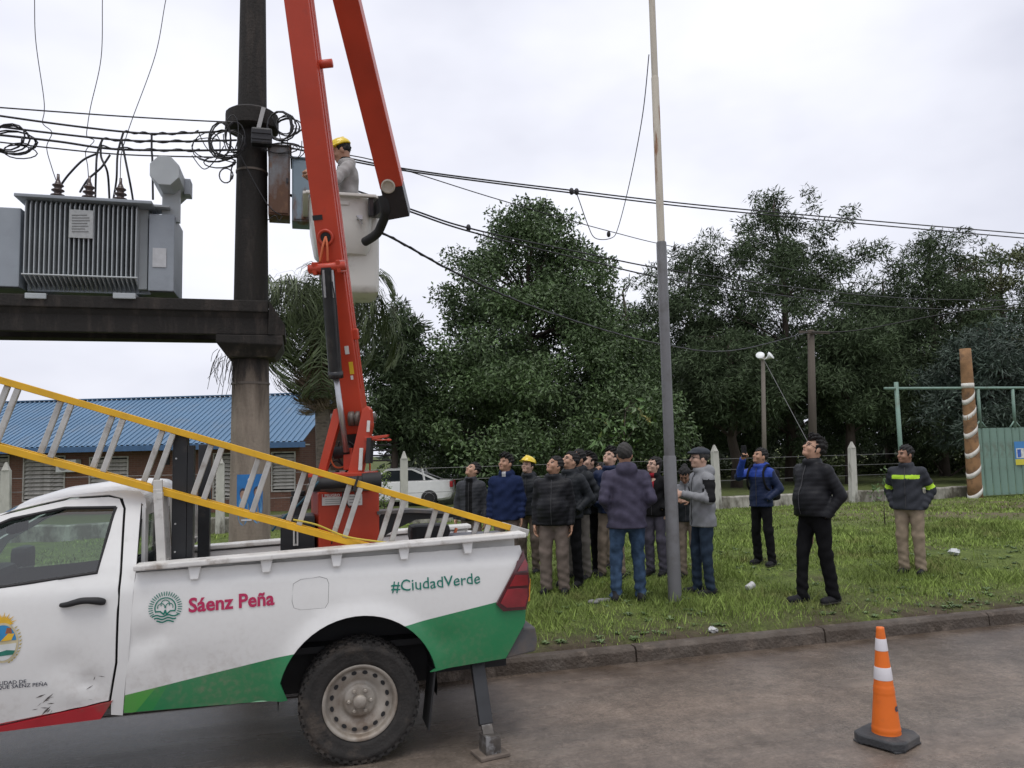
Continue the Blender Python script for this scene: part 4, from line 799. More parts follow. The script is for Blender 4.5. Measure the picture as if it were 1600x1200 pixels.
rr = t.nodes.new('ShaderNodeValToRGB'); e_ = rr.color_ramp.elements; e_[0].position = .3; e_[0].color = (.27, .225, .175, 1); e_[1].position = .95; e_[1].color = (.014, .012, .010, 1); k_ = rr.color_ramp.elements.new(.62); k_.color = (.13, .105, .08, 1); k_ = rr.color_ramp.elements.new(.78); k_.color = (.04, .032, .026, 1)
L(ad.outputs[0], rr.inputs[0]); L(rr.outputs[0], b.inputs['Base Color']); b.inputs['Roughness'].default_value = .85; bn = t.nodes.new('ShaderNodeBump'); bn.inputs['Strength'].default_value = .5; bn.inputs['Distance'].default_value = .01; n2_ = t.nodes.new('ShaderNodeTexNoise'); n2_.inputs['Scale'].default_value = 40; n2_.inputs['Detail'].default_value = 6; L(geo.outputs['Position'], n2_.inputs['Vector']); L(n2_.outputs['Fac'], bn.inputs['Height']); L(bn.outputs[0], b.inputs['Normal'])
PXc = float(PY(391, 700, PYY)[0]); zA = float(PY(391, 700, PYY)[2])
BT = float(PY(400, 469, 7.82)[2]); BB = float(PY(345, 521, 7.82)[2])
def cpole(X, label):
    g = zg(X, PYY); e = empty('concrete_utility_pole', (X, PYY, g), label, 'utility pole', 'concrete poles of the transformer platform')
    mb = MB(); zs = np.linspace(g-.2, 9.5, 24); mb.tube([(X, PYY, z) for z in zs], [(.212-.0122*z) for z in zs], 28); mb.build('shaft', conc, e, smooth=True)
    for z0, z1, r in ((BB-.16, BB-.02, .25), (float(PY(390, 196, PYY-.2)[2]), float(PY(390, 164, PYY-.2)[2]), .265)):
        mb = MB(); mb.lathe((X, PYY, 0), (0, 0, 1), [(r-.05, z0), (r, z0+.03), (r, z1-.03), (r-.04, z1)], 20); mb.build('collar', conc, e, angle=40)
    for z in (float(PY(390, 600, PYY)[2]), float(PY(390, 270, PYY)[2])):
        mb = MB(); mb.lathe((X, PYY, z), (0, 0, 1), [((.212-.0122*z)+.002, -.012), ((.212-.0122*z)+.007, -.01), ((.212-.0122*z)+.007, .01), ((.212-.0122*z)+.002, .012)], 28); mb.build('steel_band', mat('old_band', (.13, .11, .09), .6, metal=.3), e)
    return e
pole = cpole(PXc, 'thick dark-stained concrete pole in front of the palm carrying the platform'); P2X = PXc-4.35; cpole(P2X, 'second concrete pole holding the platform just outside the left edge')
pf = empty('transformer_platform', ((PXc+P2X)/2, PYY, BB), 'black-stained concrete platform beam carrying the transformer', 'platform')
def rail(y0, y1, s):
    mb = MB(); x0, x1 = P2X-.35, PXc+.18; zm = BT-.115
    prof = [(y0, zm), (y0, BT), (y1, BT), (y1, BB+.02), (y0+s*.10, BB), (y0+s*.05, BB), (y0+s*.05, zm-.06), (y0+s*.02, zm)]
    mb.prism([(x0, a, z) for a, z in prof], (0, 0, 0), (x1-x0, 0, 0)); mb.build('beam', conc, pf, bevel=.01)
rail(7.82, 7.99, 1); rail(8.58, 8.41, -1)
for X in (PXc, P2X):
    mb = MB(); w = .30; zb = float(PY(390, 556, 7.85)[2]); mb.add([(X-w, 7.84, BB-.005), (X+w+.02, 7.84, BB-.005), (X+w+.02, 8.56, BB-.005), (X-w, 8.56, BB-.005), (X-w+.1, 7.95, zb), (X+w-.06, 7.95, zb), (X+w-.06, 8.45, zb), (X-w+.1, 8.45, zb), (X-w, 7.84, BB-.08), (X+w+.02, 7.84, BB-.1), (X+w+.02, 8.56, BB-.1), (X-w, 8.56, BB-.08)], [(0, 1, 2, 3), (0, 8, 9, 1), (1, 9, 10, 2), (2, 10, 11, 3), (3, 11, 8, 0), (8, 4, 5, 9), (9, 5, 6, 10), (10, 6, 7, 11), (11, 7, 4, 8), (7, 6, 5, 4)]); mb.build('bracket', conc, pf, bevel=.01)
    mb = MB(); mb.prism([(X+w*0+.19, 7.825, BT-.001), (X+.34, 7.87, BB+.1), (X+.34, 7.87, BB), (X+.18, 7.825, BB)], (0, 0, 0), (0, .72, 0)); mb.build('beam_end', conc, pf)
for xx in np.linspace(P2X+.5, PXc-.5, 6): mb = MB(); mb.box((xx, PYY, BT-.04), (.14, .42, .07)); mb.build('cross_tie', conc, pf)
# ---- transformer
tg1 = mat('transformer_grey', (.27, .30, .33), .5, var=.08, vs=3, dirt=(.20, .22, .24), dirt_s=4, dirt_lo=.5, dirt_hi=.8); tg2 = mat('transformer_pale', (.38, .41, .42), .5, var=.06)
FYT = 7.78; tx0, tx1 = float(PY(36, 380, FYT)[0]), float(PY(214, 380, FYT)[0]); tz0, tz1 = float(PY(120, 436, FYT)[2]), float(PY(120, 314, FYT)[2])
tf = empty('transformer', ((tx0+tx1)/2, PYY, BT), 'grey oil transformer with cooling fins standing on the concrete platform', 'transformer')
mb = MB(); mb.box(((tx0+tx1)/2+.03, PYY+.07, (BT+.06+tz1)/2), (tx1-tx0+.12, .52, tz1-BT-.06), bev=.01); mb.build('tank', tg1, tf)
mb = MB(); mb.box(((tx0+tx1)/2+.03, PYY, tz1+.012), (tx1-tx0+.2, .95, .03), bev=.006); mb.build('lid', tg1, tf)
nf = 24; fp = None
for k in range(nf):
    X = tx0+.01+(tx1-tx0-.02)*k/(nf-1)
    if fp is None: fm = MB(); fm.prism([(X, FYT, tz0+.02), (X, FYT+.235, tz0-.07), (X, FYT+.235, tz1-.005), (X, FYT+.03, tz1-.01), (X, FYT, tz1-.05)], (-.005, 0, 0), (.005, 0, 0)); fp = fm.build('cooling_fin', tg2, tf, bevel=.002); Xf = X
    else: c = fp.copy(); COL.objects.link(c); c.location = (X-Xf, 0, 0)
for z in (tz0, tz1-.02): mb = MB(); mb.tube([(tx0-.005, FYT-.004, z+.03), (tx1+.01, FYT-.004, z+.03)], .008, 6); mb.build('fin_rod', tg2, tf)
def tbox(x0, x1, y0, y1, Yf, dep, nm, m=tg1, bev=.008):
    a, c = PY(x0, y1, Yf), PY(x1, y0, Yf); mb = MB(); mb.box(((a[0]+c[0])/2, Yf+dep/2, (a[2]+c[2])/2), (c[0]-a[0], dep, c[2]-a[2]), bev=bev); return mb.build(nm, m, tf)
tbox(231, 273, 336, 454, 7.86, .55, 'cable_box'); tbox(-42, 33, 325, 446, 7.86, .55, 'cable_box'); tbox(215, 232, 322, 452, 7.93, .45, 'side_plate', tg2)
pl = tbox(107, 146, 329, 371, FYT-.014, .008, 'nameplate', mat('plate_grey', (.36, .37, .36), .45, var=.12, vs=30, metal=.3), .002)
tbox(238, 260, 388, 417, 7.852, .004, 'paper_label', mat('paper', (.48, .49, .50), .7, var=.1, vs=20), .001)
for k in range(7):
    mb = MB(); y_ = 336+k*4.3; a, c = PY(112, y_, FYT-.017), PY(112+random.uniform(20, 29), y_, FYT-.017); mb.bar(a, c, .002, .006); mb.build('plate_text_line', mat('ink_grey', (.14, .14, .14), .6, var=0), pl)
for x0, x1 in ((38, 72), (176, 212)):
    a = tbox(x0, x1, 458, 466, 7.80, .7, 'skid', tg2)
for x_ in (90, 139, 188):                     # porcelain bushings
    c = PY(x_, 314, 7.86); c[2] = tz1+.02; mb = MB(); pr = [(.055, 0), (.055, .02)]
    for k in range(3): z = .03+k*.048; pr += [(.034, z), (.062-.006*k, z+.012), (.06-.006*k, z+.02), (.03, z+.03)]
    pr += [(.022, .18), (.014, .2), (.012, .25), (0, .252)]; mb.lathe(c, (0, 0, 1), pr, 18); mb.build('bushing', mat('brown_porcelain', (.055, .035, .03), .2, var=.1), tf, smooth=True)
for k in range(4):
    c = PY(110+k*34, 314, PYY+.15); c[2] = tz1+.02; mb = MB(); mb.lathe(c, (0, 0, 1), [(.03, 0), (.03, .06), (.02, .07), (.02, .11), (0, .11)], 10); mb.build('low_voltage_bushing', mat('brown_porcelain', (.055, .035, .03), .2), tf, smooth=True)
mb = MB(); c0, rr_ = PY(257, 266, 7.68), .135                  # octagonal oil conservator
oc = [(c0[0]+rr_*1.03*math.cos(a), 7.68, c0[2]+rr_*1.12*math.sin(a)) for a in np.radians(np.arange(22.5, 382, 45))]; mb.prism(oc, (0, 0, 0), (0, .62, 0)); cv = mb.build('conservator', tg2, tf, bevel=.006)
mb = MB(); mb.box((c0[0]+.02, 7.98, (c0[2]+tz1)/2-.05), (.16, .06, c0[2]-tz1+.1)); mb.bar((c0[0]+.02, 7.97, tz1+.02), (c0[0]-.2, 7.97, tz1+.02), .25, .02); mb.build('conservator_bracket', tg2, tf)
mb = MB(); mb.box(c0+V(.15, .45, -.02), (.06, .16, .16), bev=.006); mb.build('level_gauge', tg1, cv)
# cabinets and fittings strapped to the pole
rb = mat('rusty_cabinet', (.21, .24, .26), .7, var=.15, vs=3, dirt=(.10, .048, .026), dirt_s=2.4, dirt_lo=.34, dirt_hi=.52, dirt2=(.17, .09, .045), d2s=6, stretch=(1, 1, .6))
rb2 = mat('blue_grey_cabinet', (.20, .27, .32), .65, var=.1, vs=3, dirt=(.13, .06, .03), dirt_s=2.6, dirt_lo=.5, dirt_hi=.62, stretch=(1.5, 1, .5))
def cab(x0, x1, y0, y1, Yf, dep, m, label):
    a, c = PY(x0, y1, Yf), PY(x1, y0, Yf); e = empty('meter_cabinet', ((a[0]+c[0])/2, Yf+dep/2, a[2]), label, 'cabinet', 'meter cabinets on the pole')
    cx, w, h, cz = (a[0]+c[0])/2, c[0]-a[0], c[2]-a[2], (a[2]+c[2])/2; mb = MB(); mb.box((cx, Yf+dep/2, cz), (w, dep, h), bev=.008); mb.build('case', m, e)
    mb = MB(); mb.box((cx, Yf-.006, cz), (w-.03, .01, h-.04), bev=.003); d = mb.build('door', m, e); mb = MB(); mb.box((cx+w*.38, Yf-.016, cz), (.02, .012, .05)); mb.build('latch', blm, d)
    mb = MB(); mb.box((cx, Yf+dep/2, cz+h/2+.01), (w+.03, dep+.04, .012)); mb.build('rain_cap', m, e)
cab(419, 453, 230, 335, 7.98, .3, rb, 'rust-streaked metal cabinet hugging the right of the concrete pole'); cab(456, 490, 250, 345, 8.0, .3, rb2, 'blue-grey rust-spotted cabinet behind the red lower boom')
mb = MB(); c = PY(409, 215, 7.93); mb.box(c, (.2, .12, .17), bev=.02); mb.box(c+V(0, -.065, .03), (.19, .012, .02)); mb.box(c+V(0, -.065, -.03), (.19, .012, .02)); tag(mb.build('junction_box', blm), 'black ribbed junction box strapped below the pole collar', 'box')
mb = MB(); mb.bar(PY(404, 200, 7.93), PY(412, 168, 7.93), .012, .04); tag(mb.build('strap_iron', mat('galv', (.35, .35, .34), .5, metal=.5), origin=None), 'short galvanised iron bracket above the black junction box', 'bracket')
# poster on the pole
Yp = PYY-.175; mb = MB(); cx = PXc; zc0, zc1 = float(PY(394, 818, Yp)[2]), float(PY(394, 741, Yp)[2])
def pp(u, z, o=0):                      # wrap round the shaft: u across in metres
    R_ = .191+.004+o; a = u/R_+.05; return (PXc+R_*math.sin(a), PYY-R_*math.cos(a), z)
def wrap(mbx, u0, u1, z0, z1, o=0, n=8): v = [pp(u0+(u1-u0)*i/n, z, o) for i in range(n+1) for z in (z0, z1)]; mbx.add(v, [(2*i, 2*i+2, 2*i+3, 2*i+1) for i in range(n)]); return mbx
H_ = zc1-zc0; pe = tag(wrap(MB(), -.13, .13, zc0, zc1).build('poster', mat('campaign_blue', (.02, .16, .42), .5, var=.15, vs=8)), 'blue poster showing two faces pasted round the concrete pole', 'poster')
def blob(u, z, ru, rz_, m, nm, o): mbx = MB(); mbx.add([pp(u+ru*math.cos(a), z+rz_*math.sin(a), o) for a in np.linspace(0, 6.283, 16, endpoint=False)], [tuple(range(16))]); mbx.build(nm, m, pe)
sk_ = mat('poster_skin', (.35, .22, .16), .5, var=.2, vs=30); dk_ = mat('poster_dark', (.04, .04, .06), .5, var=0); wt_ = mat('poster_white', (.65, .66, .68), .5, var=0); pb_ = mat('poster_shirt', (.10, .26, .45), .5, var=.2, vs=20)
for u, z in ((-.065, .52), (.07, .55)):
    blob(u, zc0+H_*(z-.26), .055, .14, pb_, 'portrait_shirt', .002); blob(u, zc0+H_*(z+.10), .034, .05, dk_, 'portrait_hair', .0025); blob(u, zc0+H_*(z+.06), .028, .045, sk_, 'portrait_face', .0035)
mbx = MB(); v = []
for k in range(17): a = 2*math.pi*k/16; v += [pp(.01+.03*math.cos(a), zc0+H_*.88+.03*math.sin(a), .003), pp(.01+.02*math.cos(a), zc0+H_*.88+.02*math.sin(a), .003)]
mbx.add(v, [(2*k, 2*k+1, 2*k+3, 2*k+2) for k in range(16)]); mbx.build('ring_mark', wt_, pe); blob(.01, zc0+H_*.88, .01, .01, wt_, 'ring_dot', .003); wrap(MB(), -.08, .02, zc0+.03, zc0+.045, .004).build('print_bar', wt_, pe)
# ------------------------------------------------------------------ wires
wk = mat('cable_black', (.012, .012, .014), .5, var=0); wk2 = mat('thin_wire', (.05, .05, .05), .5, var=0)
def wire(name, label, P, r, m=wk, cat='cable', group=None, n=8, sides=6, origin=None):
    mb = MB(); mb.tube(spline([PY(*p) for p in P], n), r, sides); return tag(mb.build(name, m, smooth=True), label, cat, group)
g_ = 'cables between the two concrete poles'; YW = 8.0
for nm, P, r in (('topmost thin', [(-60, 163), (0, 168), (180, 181), (300, 188), (366, 191)], .007), ('second, wrapped', [(-60, 172), (0, 181), (100, 195), (195, 206), (260, 209), (370, 204)], .010), ('third, thick', [(-60, 190), (0, 198), (90, 209), (190, 219), (280, 221), (370, 219)], .010), ('fourth, thick', [(-60, 205), (0, 211), (90, 221), (180, 233), (300, 235), (372, 234)], .011), ('lowest thin', [(-60, 215), (60, 229), (170, 240), (260, 244), (372, 246)], .007)):
    wire('overhead_cable', nm+' cable of the bundle above the transformer', [(x, y, YW) for x, y in P], r, group=g_)
def twist(P, r, amp, turns):
    pts = spline([PY(*p) for p in P], 14); o = []
    for i, p in enumerate(pts): a = 2*math.pi*turns*i/len(pts); o.append(p+V(0, amp*math.cos(a), amp*math.sin(a)))
    mb = MB(); mb.tube(o, r, 6); return mb
for i, (P, d) in enumerate((([(193, 206, YW), (250, 209, YW), (310, 206, YW)], 'upper'), ([(160, 217, YW), (230, 221, YW), (308, 220, YW)], 'middle'), ([(155, 229, YW), (230, 234, YW), (312, 235, YW)], 'lower'))):
    tag(twist(P, .008, .012, 4.5).build('twisted_tail', wk, smooth=True), d+' cable tail twisted round the overhead bundle', 'cable', 'twisted tails')
dg = 'thin drop wires to the transformer bushings'
wire('drop_wire', 'leftmost thin wire dropping to the transformer bushings', [(54, -90, YW), (54, 0, YW), (56, 65, YW), (68, 150, YW), (69, 175, YW), (67, 193, YW), (81, 207, YW), (73, 230, YW), (81, 262, YW), (90, 288, YW+.05)], .004, wk2, 'wire', dg)
wire('drop_wire', 'middle thin wire dropping to the transformer bushings', [(161, -90, YW), (160, 0, YW), (158, 90, YW), (142, 165, YW), (137, 195, YW), (136, 213, YW), (147, 220, YW), (134, 236, YW), (137, 260, YW), (139, 288, YW+.05)], .004, wk2, 'wire', dg)
wire('drop_wire', 'rightmost thin wire slanting down to the transformer bushings', [(278, -90, YW), (259, 0, YW), (243, 85, YW), (207, 185, YW), (196, 218, YW), (189, 245, YW), (188, 288, YW+.05)], .004, wk2, 'wire', dg)
for i, (P, d) in enumerate((([(152, 240, YW), (130, 250, YW), (108, 272, YW), (96, 288, YW+.1)], 'arching left from the bundle to the first bushing'), ([(172, 242, YW), (158, 262, YW), (138, 280, YW), (125, 300, YW+.2)], 'slanting down left between the first two bushings'), ([(160, 218, YW), (152, 240, YW), (150, 270, YW), (149, 310, YW+.3)], 'hanging just right of the middle bushing'), ([(158, 222, YW), (158, 245, YW), (168, 270, YW), (171, 312, YW+.3)], 'sagging between middle and right bushings'), ([(193, 206, YW), (184, 240, YW), (182, 280, YW), (177, 312, YW+.3)], 'falling just left of the right bushing'), ([(190, 220, YW), (196, 250, YW), (204, 290, YW), (208, 314, YW+.3)], 'falling just right of the right bushing'), ([(237, 210, YW), (237, 235, YW), (238, 250, YW), (239, 312, YW)], 'dropping behind the octagonal oil tank'))):
    wire('jumper_cable', 'thick black jumper '+d, [p for p in P], .010, group='jumpers from bundle to transformer')
def coil(label, cx, cy, rx, ry, turns, Y, jit, seed, r=.008, tail=None):
    rs_ = random.Random(seed); pts = []; n = int(turns*14)
    ph = [rs_.uniform(-1, 1) for _ in range(int(turns)+2)]
    for i in range(n+1):
        a = 2*math.pi*i/14; k = i/14; j = ph[int(k)]*(1-k % 1)+ph[int(k)+1]*(k % 1); pts.append(PY(cx+(rx*(1+.25*j))*math.cos(a)+jit*j, cy+(ry*(1-.2*j))*math.sin(a)+jit*.6*math.sin(3*j), Y+.05*j))
    if tail: pts += [PY(*q) for q in tail]
    mb = MB(); mb.tube(pts, r, 5); return tag(mb.build('cable_coil', wk, smooth=True), label, 'cable coil', 'coiled cable ends')
coil('tangled black cable coil at the left picture edge above the transformer', 15, 218, 32, 20, 5, YW, 9, 1)
coil('small black cable coil left of the pole collar', 350, 222, 22, 24, 4, YW-.05, 8, 2)
coil('loose low cable loops at the pole left of the cabinets', 340, 250, 22, 10, 2.2, YW-.05, 6, 5, .006)
coil('single round cable loop hanging left of the pole', 353, 274, 11, 11, 1.2, YW-.08, 0, 3, .007, [(362, 262, YW), (368, 250, YW+.1)])
coil('large black cable coil between pole and lower boom', 442, 200, 24, 20, 5.5, YW-.05, 7, 4)
coil('tight cable bundle knotted at the collar left of the junction box', 366, 212, 14, 26, 3.5, YW-.1, 7, 12, .006)
coil('wide slack cable loops left of the pole below the bundle', 330, 232, 30, 18, 2.4, YW-.05, 9, 15, .0055)
coil('second cable coil nested right of the pole collar', 448, 196, 17, 15, 4, YW+.05, 5, 14, .007)
coil('slack thin loops around the rusty cabinet top', 436, 228, 22, 9, 2.3, YW-.08, 7, 17, .005)
coil('thin loops trailing below the left edge coil', 30, 236, 24, 10, 2.3, YW, 8, 18, .006)
coil('thin cable loop above the blue-grey cabinet', 462, 222, 13, 26, 1.4, YW-.05, 3, 8, .005)
for i, (P, d) in enumerate((([(310, 206, YW), (322, 230, YW), (340, 246, YW), (368, 255, YW)], 'sagging under the bundle towards the pole'), ([(300, 243, YW), (318, 264, YW), (335, 252, YW), (350, 228, YW)], 'looping up from the lowest bundle cable to the coil'), ([(425, 182, YW), (440, 225, YW), (430, 250, YW), (428, 262, YW)], 'running down beside the rusty cabinet top'), ([(372, 235, 7.97), (395, 280, 7.97), (420, 322, 7.95), (440, 337, 7.95)], 'crossing the dark pole face below the collar'), ([(418, 344, 7.97), (430, 337, 7.95), (436, 345, 7.95), (441, 338, 7.95)], 'curling below the rusty cabinet'))):
    wire('loose_cable', 'thin loose cable '+d, P, .005, group='loose cables at the pole')
# spans to the right
def span(label, P, r, m=wk, name='overhead_line'): return wire(name, label, P, r, m, 'power line', 'power lines running right over the verge', n=10)
span('upper line of the topmost pair crossing the sky to the right edge', [(440, 222, 8.2), (622, 262, 8.3), (890, 297, 8.6), (1160, 327, 9), (1600, 365, 9.6), (1900, 388, 10)], .009)
span('lower line of the topmost pair crossing the sky to the right edge', [(440, 228, 8.15), (622, 265, 8.25), (890, 301, 8.55), (1160, 332, 8.95), (1600, 372, 9.55), (1900, 396, 9.95)], .009)
span('thin line from the boom tip past the light pole into the dark trees', [(450, 232, 8.2), (560, 245, 8.3), (640, 268, 8.6), (780, 312, 9.2), (955, 362, 10), (1085, 392, 12), (1285, 430, 20)], .006)
span('upper of two lines sloping below the boom tip across the tree', [(470, 268, 8.2), (636, 325, 8.4), (735, 357, 8.8), (900, 393, 9.4), (1100, 430, 10.5), (1400, 465, 13), (1640, 470, 15)], .010)
span('lower of two lines sloping below the boom tip across the tree', [(470, 272, 8.15), (636, 329, 8.35), (735, 362, 8.75), (900, 403, 9.35), (1100, 445, 10.4), (1400, 480, 13), (1640, 484, 15)], .010)
mb = twist([(440, 300, 8.2), (595, 363, 8.4), (720, 430, 9.2), (860, 489, 10.5), (1030, 537, 13), (1150, 547, 17), (1262, 519, 24.8)], .010, .012, 60)
pts = spline([PY(*p) for p in [(440, 300, 8.2), (595, 363, 8.4), (720, 430, 9.2), (860, 489, 10.5), (1030, 537, 13), (1150, 547, 17), (1262, 519, 24.8)]], 14); mb.tube(pts, .013, 6); tag(mb.build('service_cable', wk, smooth=True), 'thick twisted service cable sagging across the big tree to the wooden pole', 'cable', kind=None)
span('cable rising from the wooden pole to the right before the trees', [(1268, 519, 24.8), (1340, 516, 24), (1480, 490, 22), (1640, 470, 20)], .02)
wire('dangling_wire', 'loose wire hanging from the light pole down to a line splice', [(1014, 85, 7.6), (1004, 180, 7.9), (985, 280, 8.8), (966, 355, 9.9), (955, 372, 10), (930, 372, 10), (918, 350, 9.9), (902, 305, 9), (897, 300, 8.6)], .006, wk, 'wire')
for x, y, Y, d in ((893, 299, 8.55, 'left clamp on the topmost pair'), (901, 299.5, 8.57, 'right clamp on the topmost pair'), (951, 366, 10, 'hanging clamp where the loose wire meets the thin line'), (1054, 388, 11.3, 'clamp on the thin line just right of the light pole'), (732, 356, 8.8, 'clamp on the line pair left of the big tree')):
    mb = MB(); c = PY(x, y, Y); mb.ell(c, (.03, .03, .045), n=8, m=6); tag(mb.build('line_clamp', wk, smooth=True), 'small black line splice, '+d, 'clamp', 'line splices')
# ------------------------------------------------------------------ steel light pole on the verge
lb = PG(1055, 941); lx, ly = float(lb[0]), float(lb[1]); lp = empty('street_light_pole', (lx, ly, zg(lx, ly)), 'slim steel light pole, grey below and rusty cream above, among the crowd', 'light pole')
zf = float(PY(1046, 712, ly)[2]); zc_ = float(PY(1032, 378, ly)[2]); lg = mat('pole_grey_paint', (.13, .13, .135), .45, var=.08, vs=4, dirt=(.09, .088, .085), dirt_s=5); lcr = mat('pole_cream_rust', (.50, .46, .38), .6, var=.08, vs=3, dirt=(.22, .10, .04), dirt_s=3.2, dirt_lo=.52, dirt_hi=.62, stretch=(3, 3, .5))
for z0, z1, r0, r1, m, nm in ((zg(lx, ly)-.15, zf, .073, .07, lg, 'lower_tube'), (zf-.01, zc_, .058, .056, lg, 'middle_tube'), (zc_-.01, zc_+1.9, .043, .042, lcr, 'upper_tube'), (zc_+1.88, zc_+5.5, .037, .035, lcr, 'top_tube')):
    mb = MB(); mb.tube([(lx, ly, z0), (lx, ly, z1-.015), (lx, ly, z1)], [r0, r1, r1*.9], 20); mb.build(nm, m, lp, angle=50)
zt_ = zc_+5.5; mb = MB(); mb.tube(spline([(lx, ly, zt_-.1), (lx, ly, zt_+.4), (lx, ly-.5, zt_+.9), (lx, ly-1.5, zt_+1.1)], 5), .03, 8); mb.build('lamp_arm', lcr, lp, smooth=True)
mb = MB(); mb.box((lx, ly-1.75, zt_+1.1), (.24, .6, .12), bev=.04); mb.build('lamp_head', tg2, lp)
# ------------------------------------------------------------------ traffic cone
cp = PG(1386, 1160); cp[2] = 0; ce = empty('traffic_cone', cp, 'tall orange traffic cone with two white bands on a black base', 'traffic cone')
ct = float(PY(1372, 980, cp[1])[2]); s_ = ct/.92; org = mat('cone_orange', (.75, .155, .012), .5, var=.05, vs=5, dirt=(.45, .10, .02), dirt_s=3); cwh = mat('cone_white', (.68, .66, .68), .4, var=.04)
def cr(h): return .114-.084*(h-.06)/(.86)
rings = []
def conepart(h0, h1, m, nm, ex=0):
    mb = MB(); mb.lathe(cp, (0, 0, 1), [((cr(h0)+ex)*s_*.985, h0*s_), ((cr(h0+.004)+ex)*s_, (h0+.004)*s_), ((cr(h1-.004)+ex)*s_, (h1-.004)*s_), ((cr(h1)+ex)*s_*.985, h1*s_)], 36); mb.build(nm, m, ce, smooth=False, bevel=0, angle=50)
mb = MB(); pr = []
for h in np.linspace(.06, .92, 60): ex = .004 if (.09 < h < .10 or .115 < h < .125 or .40 < h < .41 or .43 < h < .44) else 0; pr.append(((cr(h)+ex)*s_, h*s_))
mb.lathe(cp, (0, 0, 1), pr, 36); mb.build('cone_body', org, ce, smooth=True)
conepart(.505, .605, cwh, 'white_band', .0025); conepart(.735, .83, cwh, 'white_band', .0025)
mb = MB(); w = .255*s_; c_ = .085*s_; oc = [(-w, -w+c_), (-w+c_, -w), (w-c_, -w), (w, -w+c_), (w, w-c_), (w-c_, w), (-w+c_, w), (-w, w-c_)]; th = .42; ro2 = lambda p, k: (cp[0]+k*(p[0]*math.cos(th)-p[1]*math.sin(th)), cp[1]+k*(p[0]*math.sin(th)+p[1]*math.cos(th)))
oc = [(a*.80, b_*.80) for a, b_ in oc]; n = 8; v = [(*ro2(p, 1), .012) for p in oc]+[(*ro2(p, 1), .07*s_) for p in oc]+[(*ro2(p, .94), .082*s_) for p in oc]
mb.add(v, [(i, (i+1) % n, n+(i+1) % n, n+i) for i in range(n)]+[(n+i, n+(i+1) % n, 2*n+(i+1) % n, 2*n+i) for i in range(n)]+[tuple(range(2*n, 3*n)), tuple(range(n-1, -1, -1))])
for k in range(4): a = th+math.pi/4+k*math.pi/2; mb.box((cp[0]+.15*math.cos(a), cp[1]+.15*math.sin(a), .007), (.08, .08, .012))
cbk = mat('cone_base_rubber', (.045, .047, .05), .8, var=.25, vs=9, bump=.4, bs=70, dirt=(.11, .10, .09), dirt_s=4, dirt_lo=.5, dirt_hi=.75); mb.build('base', cbk, ce, bevel=.004)
v, f = text_mesh('e:', .07*s_, .004); o_ = []; hh = .27
for a in v: an = math.radians(-62)+(a[0]-.02)/(cr(hh)*s_); rr0 = (cr(hh)+.0025)*s_-a[1]*.084/.86; o_.append((cp[0]+rr0*math.cos(an), cp[1]+rr0*math.sin(an), hh*s_+a[1]))
mb = MB(); mb.add(o_, f); mb.build('maker_mark', bk_, ce)
# litter
q = PG(1172, 922); mb = MB(); mb.lathe(q+V(0, 0, .04), (.9, .2, .3), [(.03, -.05), (.035, -.045), (.04, .045), (.042, .05), (.036, .05), (.03, -.04)], 14); cu = tag(mb.build('paper_cup', mat('cup_white', (.5, .5, .5), .5, var=.2, vs=30), smooth=True), 'white paper cup tipped over in the grass', 'cup')
q = PG(1114, 988); mb = MB(); mb.ell(q+V(0, 0, .02), (.05, .04, .03), n=9, m=6); ob = tag(mb.build('crumpled_paper', mat('cup_white', (.66, .66, .66), .5)), 'crumpled white paper lying in the grass by the kerb', 'litter')
for vv_ in ob.data.vertices: vv_.co += Vector((random.uniform(-1, 1), random.uniform(-1, 1), random.uniform(-.5, 1)))*.01
q = PG(1492, 866); mb = MB(); mb.ell(q+V(0, 0, .03), (.09, .05, .04), n=9, m=6); ob = tag(mb.build('plastic_bag', mat('bag_pale', (.5, .52, .52), .4, var=.2)), 'pale plastic bag lying in the grass at the far right', 'litter')
for vv_ in ob.data.vertices: vv_.co += Vector((random.uniform(-1, 1), random.uniform(-1, 1), random.uniform(-.5, 1)))*.02
q = PG(940, 942); mb = MB()
for k in range(9): mb.ell(q+V(random.uniform(-.14, .1), random.uniform(-.04, .04), .02), (.05, .035, .025), n=7, m=5)
tag(mb.build('crumpled_cloth', mat('rag_grey', (.16, .16, .15), .8, var=.3, vs=20), smooth=True), 'grey crumpled rag in the grass beside the purple-jacketed man', 'litter')
# ------------------------------------------------------------------ aerial boom lift on the truck bed
red = mat('boom_red', (.45, .042, .014), .45, var=.16, vs=2.5, coat=.08, dirt=(.30, .04, .025), dirt_s=5, dirt_lo=.6, dirt_hi=.85); stl = mat('chrome_rod', (.45, .45, .46), .35, metal=.8, var=.1, vs=12); cream = mat('cream_cap', (.52, .48, .40), .5, var=.1)
hos = mat('hose_orange', (.55, .13, .04), .5, var=.05); hbk = mat('hose_black', (.014, .014, .015), .6, var=0); lbl = mat('label_white', (.62, .61, .58), .5, var=.08, vs=30); lbr = mat('label_red', (.45, .03, .03), .5, var=.05)
B0 = PY(556, 668, 5.9); KN = PY(399, -517, 4.85); d1 = unit(KN-B0); slew = math.radians(-17)
nrm = V(math.sin(slew), -math.cos(slew), 0); nrm = unit(nrm-d1*(nrm@d1)); sdx = np.cross(nrm, d1)         # near face normal, width axis
lift_ = empty('aerial_boom_lift', (B0[0], 5.85, ZF), 'red folding aerial boom lift with white bucket standing in the pickup bed', 'aerial lift')
def rbox(p, q, w, h, nm, m, par=None, w2=None, h2=None, bev=.008, n_=None):
    mb = MB(); mb.bar(p, q, w, h, up=(nrm if n_ is None else n_), w2=w2, h2=h2, bev=bev if w2 is None else 0); return mb.build(nm, m, par or lift_, bevel=bev if w2 is not None else 0)
